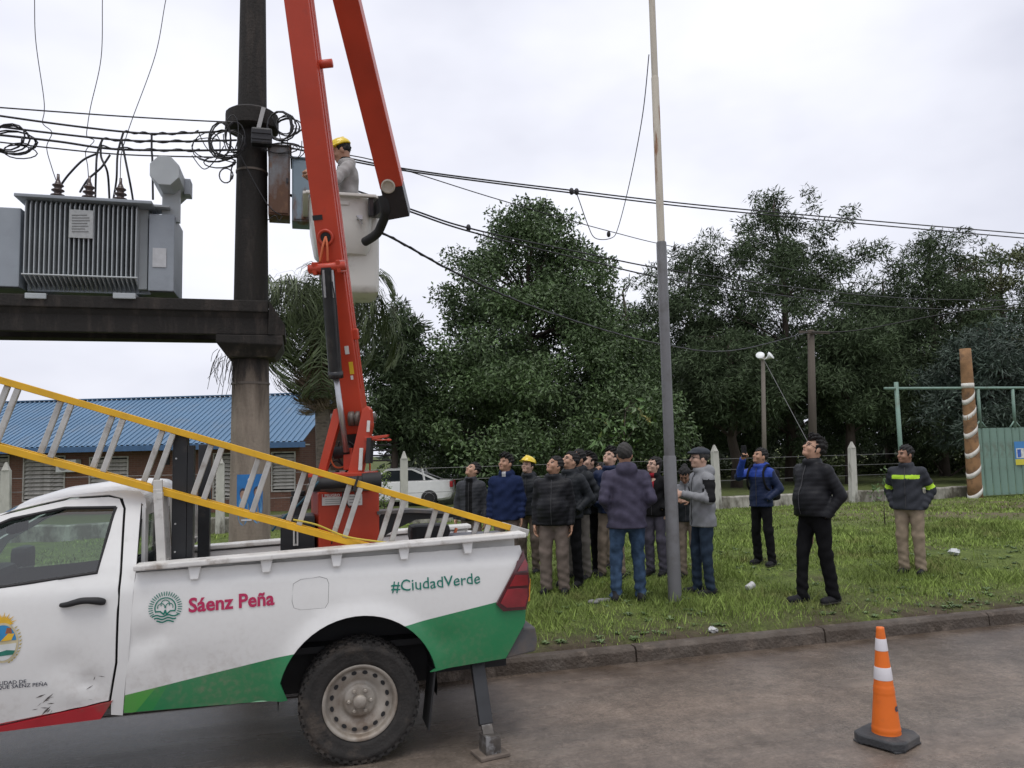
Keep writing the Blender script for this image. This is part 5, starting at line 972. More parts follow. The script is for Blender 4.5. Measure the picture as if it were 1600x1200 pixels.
rbox(B0-d1*.16, B0-d1*.02, .15, .165, 'boom_foot', blm)
lowb = rbox(B0-d1*.03, KN+d1*.15, .168, .19, 'lower_boom', red)
for k in (-.035, .03): rbox(B0+d1*.3-sdx*.0862+nrm*k, KN-d1*.2-sdx*.0862+nrm*k, .008, .05, 'side_rib', red, lowb, bev=.002)
# choose the side the camera sees for ribs
E1 = PY(622, 326, 6.85); K2 = KN+V(.12, .24, 0); d2 = unit(E1-K2); n2 = unit(V(math.sin(slew), -math.cos(slew), .0)-d2*(V(math.sin(slew), -math.cos(slew), 0)@d2))
upb = rbox(K2-d2*.15, E1-d2*.22, .2, .22, 'upper_boom', red, n_=n2)
rbox(E1-d2*.22, E1+d2*.06, .195, .215, 'boom_end', blm, upb, n_=n2); rbox(E1-d2*.21, E1+d2*.05, .06, .01, 'end_stripe', red, upb, n_=n2, bev=.001)
mb = MB(); q = PY(607, 289, 6.68); q = q+n2*(((E1-q)@n2)+.10); mb.lathe(q, n2, [(.03, -.06), (.06, -.06), (.062, .03), (.05, .035), (.045, .02), (.02, .018)], 20); mb.build('pivot_cap', cream, upb, smooth=True)
mb = MB(); q = K2-d2*.02; mb.lathe(KN+V(0, -.16, 0), (0.1, 1, 0), [(.09, 0), (.1, .02), (.1, .56), (.09, .58)], 18); mb.build('knuckle_pin', blm, lift_, smooth=True)
# oval hose port, orange hoses
def onface(x, y, off=.0): v = ray(x, y); t_ = ((B0+nrm*(.095+off)-CC)@nrm)/(v@nrm); return CC+v*t_
q = onface(509, 371); mb = MB(); mb.lathe(q, nrm, [(.058, 0), (.06, .012), (.045, .016), (.04, .004), (0, .003)], 18); mb.build('hose_port', red, lowb, smooth=True)
mb = MB(); mb.lathe(q, nrm, [(.038, .002), (.036, .006), (0, .007)], 16); mb.build('port_hole', blk, lowb)
for a in (-4, 4): mb = MB(); mb.tube(spline([onface(509, 370, .01), onface(508+a*.8, 384, .04), onface(506+a*1.5, 410, .05)], 6), .009, 6); mb.build('hose', hos, lowb, smooth=True)
mb = MB(); mb.box(onface(496, 340, .002), (.07, .004, .035), np.stack([sdx, nrm, d1], 1)); mb.build('grime_patch', blm, lowb)
for x, y, w, h, m, nm in ((529, 547, .05, .06, lbl, 'white_sticker'), (536, 575, .05, .09, mat('sticker_yellow', (.65, .42, .02), .5), 'yellow_sticker'), (537, 590, .03, .03, lbl, 'white_sticker')):
    mb = MB(); mb.box(onface(x+13, y, .002), (w*.6, .004, h), np.stack([sdx, nrm, d1], 1)); mb.build(nm, m, lowb)
# lifting cylinder
ct, cbm, crd = onface(511, 418, .12), onface(524, 580, .12), onface(541, 706, .13)
mb = MB(); mb.tube([ct, cbm], .048, 16); cy = mb.build('lift_cylinder', blm, lift_, smooth=True, angle=50); mb = MB(); mb.tube([cbm, crd], .021, 12); mb.build('piston_rod', stl, cy, smooth=True)
mb = MB(); mb.tube([cbm, cbm+unit(cbm-ct)*.05], .054, 16); mb.build('gland', blm, cy, smooth=True)
for x in (505, 519): mb = MB(); mb.tube([onface(x, 422, .17), onface(x+3, 465, .175)], .008, 6); mb.build('pipe', stl, cy)
mb = MB(); mb.tube([onface(519, 440, .18), onface(525, 475, .19), onface(528, 520, .18), onface(531, 575, .18)], .005, 5); mb.build('hose', hbk, cy)
mb = MB(); mb.tube([ct-sdx*.13, ct+sdx*.13], .032, 12); mb.build('cylinder_pin', red, lift_, smooth=True)
for s in (-1, 1): rbox(ct+sdx*.085*s-nrm*.16, ct+sdx*.085*s+nrm*.03, .03, .09, 'cylinder_lug', red, n_=d1)
q = onface(557, 522, -.05); mb = MB(); mb.box(q+sdx*.03, (.09, .05, .08), np.stack([sdx, nrm, d1], 1), bev=.01); mb.build('side_lug', red, lowb)
q = onface(506, 100, -.08); mb = MB(); mb.lathe(q+sdx*.0, sdx, [(.03, -.06), (.03, .03), (.02, .05)], 10); mb.build('hose_clip', red, lowb, smooth=True)
# turret: slew bearing, pedestal, two cheek plates
TY = 5.85; pb = PY(540, 862, 5.62); Xc = float(PY(541, 780, 5.62)[0]); zt0, zt1 = ZF, float(PY(540, 768, 5.62)[2])
mb = MB(); mb.box((Xc, TY, (zt0+zt1)/2), (.43, .44, zt1-zt0), np.array(Matrix.Rotation(.1, 3, 'Z')), bev=.012); ped = mb.build('pedestal', red, lift_)
def pface(x0, x1, y0, y1, off, nm, m):
    Yf = TY-.235-off; a, c = PY(x0, y1, Yf), PY(x1, y0, Yf); mb = MB(); mb.box(((a[0]+c[0])/2, Yf, (a[2]+c[2])/2), (c[0]-a[0], .004, c[2]-a[2]), np.array(Matrix.Rotation(.1, 3, 'Z'))); return mb.build(nm, m, ped)
pface(503, 538, 771, 790, .006, 'warning_label', lbl); pface(504, 537, 771, 777, .011, 'label_header', lbr); pface(543, 566, 772, 790, .006, 'instruction_label', lbl)
v, f = text_mesh('PELIGRO', .026, .0008); a = PY(507, 776.5, TY-.25); mb = MB(); mb.add([(a[0]+p[0]*1.05, TY-.2515+.1*(p[0])-.006, a[2]+p[1]) for p in v], f); mb.build('label_text', lbl, ped)
for k in range(3): pface(508, 533, 779.5+k*3.2, 781+k*3.2, .011, 'label_line', mat('ink_grey', (.14, .14, .14), .6)); pface(546, 563, 775+k*4.5, 776.5+k*4.5, .011, 'label_line', mat('ink_grey', (.14, .14, .14), .6))
mb = MB(); mb.lathe((Xc, TY, zt1), (0, 0, 1), [(.26, 0), (.27, .012), (.27, .05), (.25, .06)], 32); mb.build('slew_ring', mat('greasy_steel', (.16, .14, .12), .5, metal=.4, var=.2), lift_, smooth=True, angle=40)
sy = TY-.30; zs_ = float(PY(540, 752, sy)[2]); mb = MB(); mb.tube([PY(483, 757, sy), PY(500, 756, sy)], .05, 14); mb.tube([PY(500, 756, sy), PY(566, 752, sy)], .04, 14); mb.tube([PY(566, 752, sy), PY(595, 750, sy)], .058, 14); mb.build('slew_drive', blk, lift_, smooth=True, angle=50)
zt2 = float(PY(540, 742, TY-.2)[2]); mb = MB(); mb.box((Xc, TY, zt2), (.42, .42, .03), np.array(Matrix.Rotation(slew, 3, 'Z')), bev=.006); mb.build('turntable', red, lift_)
RS = np.stack([V(math.cos(slew), math.sin(slew), 0), V(-math.sin(slew), math.cos(slew), 0), V(0, 0, 1)], 1); RX, RY = RS[:, 0], RS[:, 1]
ptop = onface(548, 640)
for (xa, xb, xc, xd, nm) in ((497, 514, 527, 519, 'cheek_plate'), (544, 572, 581, 575, 'cheek_plate')):
    pass
def plate(P, off0, off1, nm, m=red):      # P pixels on the near plane of the turret
    pts = []
    for x, y in P: v = ray(x, y); t_ = ((V(Xc, TY, 0)-RY*.17-CC)@RY)/(v@RY); pts.append(CC+v*t_)
    mb = MB(); mb.prism(pts, RY*off0, RY*off1); return mb.build(nm, m, lift_, bevel=.004)
plate([(495, 741), (507, 741), (531, 655), (526, 638), (521, 640)], 0, .07, 'cheek_plate')
plate([(543, 741), (564, 741), (580, 665), (578, 640), (573, 634), (566, 640)], 0, .10, 'cheek_plate')
plate([(531, 700), (545, 700), (545, 735), (531, 735)], .1, .13, 'cross_web')
mb = MB(); q = plate.__name__ and onface(550, 652, -.1); mb.tube([q-RX*.16+RY*.0, q+RX*.18], .03, 12); mb.build('main_pin', mat('greasy_steel', (.16, .14, .12), .5, metal=.4), lift_, smooth=True)
mb = MB(); mb.lathe(onface(552, 654, .0), RX, [(.03, -.03), (.055, -.03), (.055, .01), (.035, .012), (.035, .02), (.055, .022), (.055, .05), (.03, .05)], 18); mb.build('hose_reel', mat('greasy_steel', (.16, .14, .12), .5, metal=.4), lift_, smooth=True)
mb = MB(); mb.tube([onface(522, 708, .05), onface(548, 704, .05)], .045, 14); mb.build('valve_block', blk, lift_, smooth=True)
plate([(570, 683), (608, 679), (606, 683), (572, 690)], -.02, .03, 'step_bracket')
for k in range(5):
    y = 688+k*8; a = onface(578, y, .0); mb = MB(); mb.tube([a, a+RX*.13], .006, 5); mb.ell(a+RX*.14, (.022, .012, .01), n=8, m=5); mb.build('control_lever', blk if k else red, lift_)
plate([(575, 684), (582, 684), (580, 724), (573, 724)], -.05, .06, 'valve_bank', blm); plate([(563, 700), (569, 700), (567, 735), (561, 735)], -.03, -.022, 'white_sticker', lbl); plate([(574, 657), (579, 657), (578, 675), (573, 675)], -.012, -.008, 'white_sticker', lbl)
rs_ = random.Random(9)
for i, P in enumerate(([(525, 690), (505, 715), (495, 742), (488, 760)], [(520, 695), (517, 715), (525, 730), (545, 728)], [(530, 690), (528, 712), (540, 728), (565, 722)], [(535, 730), (550, 724), (575, 720), (578, 735)], [(510, 735), (525, 720), (545, 735), (560, 730)], [(545, 690), (555, 700), (550, 720), (540, 738)], [(515, 700), (505, 725), (515, 738), (530, 736)])):
    mb = MB(); mb.tube(spline([onface(x, y, .03+.02*rs_.random()) for x, y in P], 6), .007, 6); mb.build('hose', hos if i in (1, 3) else hbk, lift_, smooth=True)
for P in ([(536, 768), (530, 800), (522, 830), (518, 850)], [(542, 768), (532, 808), (520, 836)], [(545, 758), (555, 770), (556, 785), (547, 793), (541, 785)]):
    mb = MB(); mb.tube(spline([PY(x, y, TY-.27) for x, y in P], 6), .005, 5); mb.build('hose', hbk, lift_, smooth=True)
mb = MB(); mb.tube(spline([PY(x, y, 5.45) for x, y in ((498, 752), (470, 785), (440, 812), (425, 830))], 5), .008, 5); mb.build('hose', mat('hose_teal', (.01, .06, .09), .5), lift_, smooth=True)
# oil tank with level gauge, engine and stowed bracket
a, c = PY(438, 866, 5.62), PY(492, 806, 5.62); mb = MB(); mb.box(((a[0]+c[0])/2, 5.78, (ZF+c[2])/2), (c[0]-a[0], .32, c[2]-ZF), bev=.01); tk = mb.build('oil_tank', blm, lift_)
mb = MB(); q = PY(466, 772, 5.7); mb.lathe((q[0], 5.75, c[2]), (0, 0, 1), [(.045, 0), (.045, .07), (.055, .075), (.055, .13), (.04, .14), (.05, .145), (.05, .17)], 16); mb.build('filler_cap', blk, tk, smooth=True, angle=40)
mb = MB(); q = PY(462, 838, 5.612); mb.box(q, (.035, .012, .13), bev=.004); mb.build('level_gauge', lbl, tk); mb = MB(); q = PY(462, 838, 5.600); mb.box(q, (.012, .01, .10)); mb.build('gauge_tube', blk, tk)
en = [PY(640, 840, 5.75)]; en0 = en[0]; xe = float(en0[0])
mb = MB(); P = [PY(x, y, 5.7) for x, y in ((588, 812), (600, 800), (640, 797), (715, 800), (715, 808), (650, 812), (620, 826), (600, 838), (588, 838))]; mb.prism(P, (0, 0, 0), (0, .04, 0)); P2 = None; mb.build('support_arm', blm, lift_)
mb = MB(); P = [PY(x, y, 5.7) for x, y in ((588, 798), (640, 795), (716, 799), (716, 803), (640, 800), (588, 803))]; mb.prism(P, (0, -.06, 0), (0, .12, 0)); mb.build('arm_flange', bp, lift_)
ee = empty('generator_engine', (xe+.1, 5.9, ZF), 'small black petrol engine on the pickup bed right of the red pedestal', 'engine')
mb = MB(); mb.box((xe+.15, 5.95, ZF+.13), (.34, .3, .26), bev=.03); mb.box((xe-.02, 5.95, ZF+.10), (.16, .25, .2), bev=.02); mb.build('engine_block', blm, ee)
mb = MB(); mb.lathe((xe+.12, 5.80, ZF+.22), (0, -1, 0), [(.11, 0), (.11, .03), (.09, .05), (.03, .06)], 20); mb.build('recoil_starter', blk, ee, smooth=True, angle=40)
mb = MB(); mb.box((xe+.17, 5.92, ZF+.36), (.30, .24, .13), bev=.04); mb.build('fuel_tank', blk, ee)
mb = MB(); mb.lathe((xe+.0, 5.76, ZF+.20), (0, -1, .2), [(.05, 0), (.055, .03), (.03, .06), (0, .06)], 14); mb.box((xe+.3, 5.8, ZF+.16), (.08, .08, .12), bev=.015); mb.build('carburettor', mat('cast_alloy', (.42, .42, .42), .4, metal=.6), ee, smooth=False)
mb = MB(); mb.tube(spline([(xe+.35, 5.74, ZF+.4), (xe+.30, 5.70, ZF+.25), (xe+.36, 5.70, ZF+.12)], 6), .012, 6); mb.build('red_hose', hos, ee, smooth=True)
# ---- bucket
BY = 7.28; BD = .72
def bpx(x, y, Y=BY): return PY(x, y, Y)
ivory = mat('bucket_white', (.66, .65, .60), .35, var=.04, vs=3, dirt=(.42, .40, .36), dirt_s=4, dirt_lo=.55, dirt_hi=.8)
bk_e = MB()
def loft(mbx, secs):                     # secs: list of (x0,x1,z,y0,y1) rounded rectangles
    v = []; n = 20
    for (x0, x1, z, y0, y1) in secs:
        cx, cy, hx, hy = (x0+x1)/2, (y0+y1)/2, (x1-x0)/2, (y1-y0)/2
        for k in range(n): a = 2*math.pi*(k+.5)/n; ca_, sa_ = math.cos(a), math.sin(a); e_ = .35; v.append((cx+hx*math.copysign(abs(ca_)**e_, ca_), cy+hy*math.copysign(abs(sa_)**e_, sa_), z))
    m = len(secs); mbx.add(v, [(i*n+k, i*n+(k+1) % n, (i+1)*n+(k+1) % n, (i+1)*n+k) for i in range(m-1) for k in range(n)]+[tuple((m-1)*n+k for k in range(n))])
zt_, zm_, zb_ = float(bpx(530, 306)[2]), float(bpx(530, 392)[2]), float(bpx(560, 452)[2]); xl, xr = float(bpx(483, 306)[0]), float(bpx(584, 306)[0])
loft(bk_e, [(xl, xr, zt_, BY, BY+BD), (xl+.012, xr-.005, zt_-.25, BY+.01, BY+BD-.01), (xl+.05, xr-.02, zm_+.06, BY+.03, BY+BD-.03), (xl+.10, xr-.05, zm_, BY+.07, BY+BD-.07)])
bkt = bk_e.build('bucket', ivory, lift_, angle=50)
mb = MB(); x2, x3 = float(bpx(538, 400, BY+.12)[0]), float(bpx(595, 400, BY+.12)[0]); loft(mb, [(x2, x3, zt_-.06, BY+.12, BY+BD+.02), (x2+.01, x3-.005, zb_+.08, BY+.13, BY+BD), (x2+.02, x3-.01, zb_+.02, BY+.15, BY+BD-.02), (x2+.05, x3-.05, zb_, BY+.18, BY+BD-.05)]); mb.build('bucket_liner', ivory, lift_, angle=50)
mb = MB(); rim = [(xl-.03, BY-.03), (xr+.02, BY-.03), (xr+.02, BY+BD+.02), (xl-.03, BY+BD+.02)]; 
for (a, c) in zip(rim, rim[1:]+rim[:1]): mb.bar((*a, zt_+.005), (*c, zt_+.005), .055, .028)
mb.build('bucket_rim', ivory, bkt, bevel=.006)
mb = MB(); a = bpx(580, 322, BY-.02); mb.box(a+V(0, .02, 0), (.05, .05, .2), bev=.008); mb.build('control_box', blm, bkt)
mb = MB(); mb.box(bpx(562, 340, BY-.012), (.05, .03, .04)); mb.tube([bpx(557, 337, BY-.03), bpx(566, 350, BY-.03)], .008, 5); mb.build('latch', stl, bkt); mb = MB(); mb.box(bpx(537, 317, BY-.004), (.1, .008, .035), bev=.003); mb.build('raised_panel', ivory, bkt)
mb = MB(); mb.tube(spline([PY(599, 305, 6.75), PY(603, 330, 6.8), PY(596, 352, 6.95), PY(588, 366, 7.05), PY(570, 378, 7.2)], 6), [.05]*7+[.042]*18, 14); mb.build('hose_sleeve', blk, lift_, smooth=True)
mb = MB(); mb.bar(E1-d2*.1, bpx(590, 330, BY+.1), .1, .14); mb.build('bucket_mount', blm, lift_)
BKT = dict(x=(xl+xr)/2, y=BY+BD/2, z=zb_+.03, top=zt_)
# ------------------------------------------------------------------ extension ladder leaning through the bed
yel = mat('ladder_yellow', (.68, .38, .012), .42, var=.1, vs=8, dirt=(.42, .24, .03), dirt_s=6, dirt_lo=.58, dirt_hi=.8, stretch=(1, 1, 1)); alu = mat('ladder_aluminium', (.50, .49, .46), .4, metal=.55, var=.15, vs=10, dirt=(.28, .24, .20), dirt_s=9, dirt_lo=.55, dirt_hi=.75)
LY = 5.10; U1 = PY(812, 829, LY); U0 = PY(0, 594, LY); ld = unit(U0-U1); lw = np.array([ld[2], 0, -ld[0]]); lw = lw if lw[2] < 0 else -lw
le_ = empty('extension_ladder', U1, 'yellow two-section extension ladder with metal rungs leaning along the pickup bed', 'ladder'); WD = .385; LL = 4.9
L0p = PY(300, 781, LY); WD = abs((L0p-U1)@lw)
for sct, (yo, so, ll) in enumerate(((0, 0, LL), (.04, .05, LL-.1))):
    o_ = U1+V(0, yo, 0)+ld*so
    for side in (0, 1):
        p = o_+lw*WD*side*(1 if not sct else .985); mb = MB(); q = p+ld*ll
        mb.bar(p, q, .012, .038, up=lw); 
        for s in (-1, 1): mb.bar(p+lw*.016*s+V(0, .012, 0), q+lw*.016*s+V(0, .012, 0), .026, .008, up=lw)
        rl_o = mb.build('rail', yel, le_, bevel=.002)
        mb = MB(); mb.bar(p-ld*.06, p+ld*.07, .045, .046, up=lw); mb.build('end_cap', alu, rl_o, bevel=.004)
    n = int((ll-.25)/.297)
    for k in range(n):
        p = o_+ld*(.22+.297*k+(.0 if sct == 0 else .02))+V(0, .012, 0); mb = MB(); mb.bar(p+lw*.02, p+lw*(WD*(1 if not sct else .985)-.02), .026, .034, up=ld); mb.build('rung', alu, le_, bevel=.005)
for x, y in ((690, 0),):
    p = U1+ld*1.15+V(0, -.02, 0); mb = MB(); mb.bar(p-lw*.05, p+lw*.05, .02, .014, up=ld); mb.build('tie_strap', blk, le_)
mb = MB(); mb.tube(spline([PY(458, 812, 5.06), PY(495, 820, 5.07), PY(540, 838, 5.09), PY(590, 846, 5.07), PY(640, 851, 5.12)], 5), .006, 5); mb.build('tie_rope', mat('rope_yellow', (.5, .38, .05), .8), le_)
# tool case at the tail of the bed
mb = MB(); q = PY(750, 846, 5.35); mb.box((q[0], 5.4, q[2]-.03), (.38, .3, .16), bev=.02); bx_ = tag(mb.build('tool_case', mat('case_grey', (.10, .10, .115), .5)), 'dark grey tool case lying by the tailgate', 'case')
bx_.location.z = ZF; mb = MB(); bx_['_o'] = list(bx_.location)
mb.box((q[0], 5.4, ZF+.19), (.5, .36, .06)); 
pz = q[2]-.03-.08
mb = MB(); mb.box((q[0], 5.4, (ZF+pz)/2), (.42, .34, pz-ZF), bev=.01); tag(mb.build('crate', mat('crate_dark', (.04, .04, .045), .6)), 'dark crate under the tool case by the tailgate', 'crate'); bx_.location.z = pz
# ------------------------------------------------------------------ trees
def orient(n, r, bias=None, bw=0.):
    d = r.normal(size=(n, 3)); d /= np.linalg.norm(d, axis=1)[:, None]
    if bias is not None: d = d+bias*bw; d /= np.linalg.norm(d, axis=1)[:, None]
    e = r.normal(size=(n, 3)); s = np.cross(d, e); s /= np.linalg.norm(s, axis=1)[:, None]; return d, s
def leafset(C, d, s, ln, wd):
    n = len(C); ln = ln[:, None]; wd = wd[:, None]; up = np.cross(d, s)
    v = np.stack([C, C+d*ln*.45+s*wd+up*wd*.35, C+d*ln, C+d*ln*.45-s*wd+up*wd*.35], 1).reshape(-1, 3); i = np.arange(n)*4
    return v, np.stack([i, i+1, i+2, i+3], 1)
def in_clump(n, c, rad, r):
    d = r.normal(size=(n, 3)); d /= np.linalg.norm(d, axis=1)[:, None]; return c+d*(r.random(n)**.42)[:, None]*np.asarray(rad), d
bark = mat('bark_dark', (.06, .046, .036), .95, var=.35, vs=5, bump=.6, bs=25, stretch=(1, 1, .3))
def tree(name, label, base, axis, clumps, per, ln, wd, m, seed, droop=0., limbs=40, tr_r=.28, group=None, cat='tree', bias_out=.4):
    r = np.random.default_rng(seed); base = np.asarray(base, float); e = empty(name, base, label, cat, group)
    mb = MB(); mb.tube(axis, [tr_r*(1-.8*i/(len(axis)-1)) for i in range(len(axis))], 10); mb.build('trunk', bark, e, smooth=True)
    ax = np.array(axis); cl = np.array([c[0] for c in clumps]); sel = r.permutation(len(clumps))[:limbs]; mb = MB()
    for i in sel:
        c = cl[i]; hz = c[2]-.35*np.hypot(*(c[:2]-base[:2])); k = np.argmin(abs(ax[:, 2]-hz)); a = ax[k]; md = (a+c)/2+V(r.uniform(-.2, .2), r.uniform(-.2, .2), .15); mb.tube(spline([a, md, c], 3), [tr_r*.22, tr_r*.18, tr_r*.14, tr_r*.10, tr_r*.07, tr_r*.04, tr_r*.02], 5)
    lo = mb.build('limbs', bark, e, smooth=True); lo['kind'] = 'stuff'
    vs, fs, o = [], [], 0
    for c, rad in clumps:
        n = max(6, int(per*r.uniform(.6, 1.3)*(np.prod(rad)**(2/3))))
        C, od = in_clump(n, np.asarray(c), rad, r); d, s = orient(n, r, od*bias_out+V(0, 0, -droop), 1.0)
        v, f = leafset(C, d, s, ln*r.uniform(.6, 1.4, n), wd*r.uniform(.6, 1.4, n)); vs.append(v); fs.append(f+o); o += len(v)
    rawmesh('crown', np.vstack(vs), np.vstack(fs), m, e, smooth=False); return e
def revolve_clumps(base, prof, n, r, rad, squash=1., inner=.25, wig=.12):
    """prof: list of (z, radius); clumps near the surface of that body, with uneven outline"""
    zs = np.array([p[0] for p in prof]); rs = np.array([p[1] for p in prof]); o = []; ph = r.uniform(0, 6.28, 4)
    tot = np.cumsum(np.interp(np.linspace(zs[0], zs[-1], 60), zs, rs)); tot /= tot[-1]
    for k in range(n):
        z = np.interp(r.random(), tot, np.linspace(zs[0], zs[-1], 60)); R = np.interp(z, zs, rs); a = r.uniform(0, 6.283); q = R*(1+wig*math.sin(3*a+z*1.7+ph[0])+wig*math.sin(5*a-z*2.6+ph[1])); q *= (inner+(1-inner)*r.random()**.4)
        s = rad*r.uniform(.6, 1.25)*(.55+.45*min(1, R/rs.max())); o.append((V(base[0]+q*math.cos(a), base[1]+q*math.sin(a)*squash, z), (s, s, s*.72)))
    return o
lf1 = mat('broadleaf', (.075, .118, .045), .5, var=.35, vs=.7, island=.45, spec=.35); lf2 = mat('needle_leaf', (.055, .080, .038), .7, var=.3, vs=.5, island=.4, spec=.2); lf3 = mat('olive_leaf', (.085, .10, .035), .6, var=.3, vs=.6, island=.4); lf4 = mat('light_leaf', (.085, .15, .045), .5, var=.3, vs=1.5, island=.35, dirt=(.26, .19, .04), dirt_s=1.2, dirt_lo=.55, dirt_hi=.66); lfd = mat('dark_leaf', (.03, .042, .022), .7, var=.3, vs=.6, island=.4)
def zd(y, x, d): return float(PD(x, y, d)[2])
def mpx(px, d): return px*d/F
def base_at(x, d): p = PD(x, 760, d); p[2] = zg(p[0], p[1]); return p
r = np.random.default_rng(21); D = 33; bs_ = base_at(845, D)
prof = [(zd(y, 830, D), mpx(w, D)) for y, w in ((742, 120), (700, 200), (640, 205), (580, 175), (510, 140), (450, 128), (400, 100), (355, 66), (325, 38), (303, 14))]
cl = revolve_clumps((bs_[0]-.2, bs_[1]), prof, 340, r, 1.15, inner=.12, wig=.10)
for x, y, s in ((690, 560, 1.0), (672, 590, .9), (725, 420, .8), (712, 400, .7), (780, 335, .6), (885, 345, .7), (940, 420, .8), (655, 640, .9), (985, 600, .8), (640, 690, .9), (820, 318, .5)): cl.append((PD(x, y, D+r.uniform(-1.5, .5)), (s, s, s*.7)))
tree('broadleaf_tree', 'large dense dark green tree standing behind the crowd in the centre', bs_, [bs_+V(0, 0, -.2), bs_+V(.1, 0, 2), bs_+V(-.1, .1, 4.5), bs_+V(-.3, 0, 6.8), bs_+V(-.4, 0, 8.6)], cl, 620, .18, .042, lf1, 31, droop=.3, limbs=60, tr_r=.36)
def casu(x, d, prof, n, seed, label, m=lf2, extra=(), lean=0., rad=.92, per=470, ln=.30, wd=.030, limbs=60, bx=None, tr_r=.3):
    r = np.random.default_rng(seed); b = base_at(x, d); P = [(zd(y, x, d), mpx(w, d)) for y, w in prof]; P = sorted(P); cl = revolve_clumps(b, P, int(n*1.7), r, rad, inner=.15, wig=.22)
    for (ex, ey, s) in extra: cl.append((PD(ex, ey, d+r.uniform(-1, 1)), (s, s, s*.8)))
    top = P[-1][0]; ax = [b+V(0, 0, -.2)]+[b+V(r.uniform(-.25, .25), 0, (top-b[2])*k/6*.95) for k in range(1, 7)]
    return tree('casuarina_tree', label, b, ax, cl, per, ln, wd, m, seed+50, droop=.15, limbs=limbs, tr_r=tr_r, group='dark trees along the far side', bias_out=.55)
casu(1235, 42, [(700, 100), (640, 150), (560, 165), (480, 150), (420, 125), (370, 75), (330, 40), (290, 16)], 190, 3, 'tallest ragged needle-leaved tree, its top right of the light pole', extra=[(1110, 380, .9), (1090, 400, .8), (1180, 310, .5), (1190, 330, .6), (1205, 345, .6), (1262, 300, .45), (1270, 320, .6), (1318, 345, .6), (1330, 330, .5), (1375, 392, .7), (1355, 400, .7), (1340, 390, .6), (1300, 410, .8), (1380, 385, .5)])
casu(1090, 44, [(700, 80), (600, 110), (520, 100), (450, 75), (400, 40), (375, 12)], 110, 4, 'dark needle-leaved tree directly behind the light pole')
casu(985, 47, [(700, 60), (600, 85), (520, 75), (465, 45), (435, 14)], 70, 5, 'dark tree peeping out right of the big central tree')
casu(1395, 50, [(700, 90), (620, 115), (540, 105), (480, 70), (440, 35), (420, 12)], 100, 6, 'dark tree in the dip between the two tallest right-hand trees')
casu(1478, 44, [(700, 85), (620, 115), (540, 110), (470, 90), (420, 70), (385, 40), (362, 14)], 140, 7, 'ragged dark tree above the striped orange pole', extra=[(1450, 372, .7), (1500, 370, .7), (1530, 380, .5), (1420, 410, .7)])
casu(1590, 46, [(700, 90), (600, 120), (500, 110), (430, 80), (395, 50), (380, 16)], 120, 8, 'rounded olive-green tree at the right picture edge', m=lf3, ln=.28, wd=.04)
casu(1700, 44, [(700, 90), (600, 120), (500, 110), (400, 80), (350, 20)], 90, 9, 'dark tree just beyond the right picture edge')
casu(1560, 36, [(690, 60), (640, 85), (590, 80), (540, 60), (500, 20)], 80, 10, 'lower bluish-green tree behind the sheet gate', m=mat('bluish_leaf', (.05, .075, .055), .6, var=.3, vs=.7, island=.35), rad=.9)
casu(1330, 38, [(650, 60), (600, 80), (550, 70), (510, 30)], 55, 12, 'low dark tree right of the wooden utility pole', rad=.9)
casu(1150, 37, [(660, 60), (610, 90), (560, 85), (520, 40)], 65, 13, 'low dark tree left of the floodlight pole', rad=.9)
casu(622, 30, [(700, 30), (640, 42), (580, 45), (530, 38), (490, 24), (465, 8)], 70, 11, 'thin dark feathery tree right of the red boom', rad=.6, ln=.3, wd=.03, per=600, tr_r=.16)
# lighter young plants under the big tree
r = np.random.default_rng(77); D = 24; b = base_at(972, D); cl = [(PD(x, y, D+r.uniform(-.4, .4)), (s, s, s*.6)) for x, y, s in ((960, 672, .38), (985, 660, .36), (940, 690, .34), (1000, 640, .3), (975, 690, .4), (1008, 628, .3), (990, 625, .26), (1015, 655, .3), (950, 655, .28))]
tree('young_tree', 'light green young tree with yellowing leaves left of the light pole', b, [b, b+V(0, 0, 1), b+V(.1, 0, 2), b+V(.2, 0, 3)], cl, 210, .26, .055, lf4, 78, droop=.3, limbs=9, tr_r=.06)
D = 20.5; b = base_at(600, D); cl = [(PD(600, y, D), (s, s, s)) for y, s in ((735, .2), (748, .22), (765, .24), (785, .25))]
tree('clipped_shrub', 'small bright green clipped shrub just right of the red turret', b, [b, b+V(0, 0, .5), b+V(0, 0, .9)], cl, 1500, .06, .018, mat('bright_leaf', (.12, .18, .03), .5, var=.3, vs=4, island=.3), 79, limbs=3, tr_r=.03, cat='shrub')
b = PG(1383, 822); cl = [(PY(x, y, b[1]), (s, s, s*.7)) for x, y, s in ((1385, 748, .16), (1375, 765, .2), (1395, 760, .16), (1362, 772, .15), (1385, 735, .1), (1400, 775, .14))]
tree('sapling', 'thin light green sapling in the grass left of the reflective-striped man', b, [b, b+V(0, 0, .35), b+V(.03, 0, .75)], cl, 900, .09, .02, lf4, 80, limbs=6, tr_r=.014)
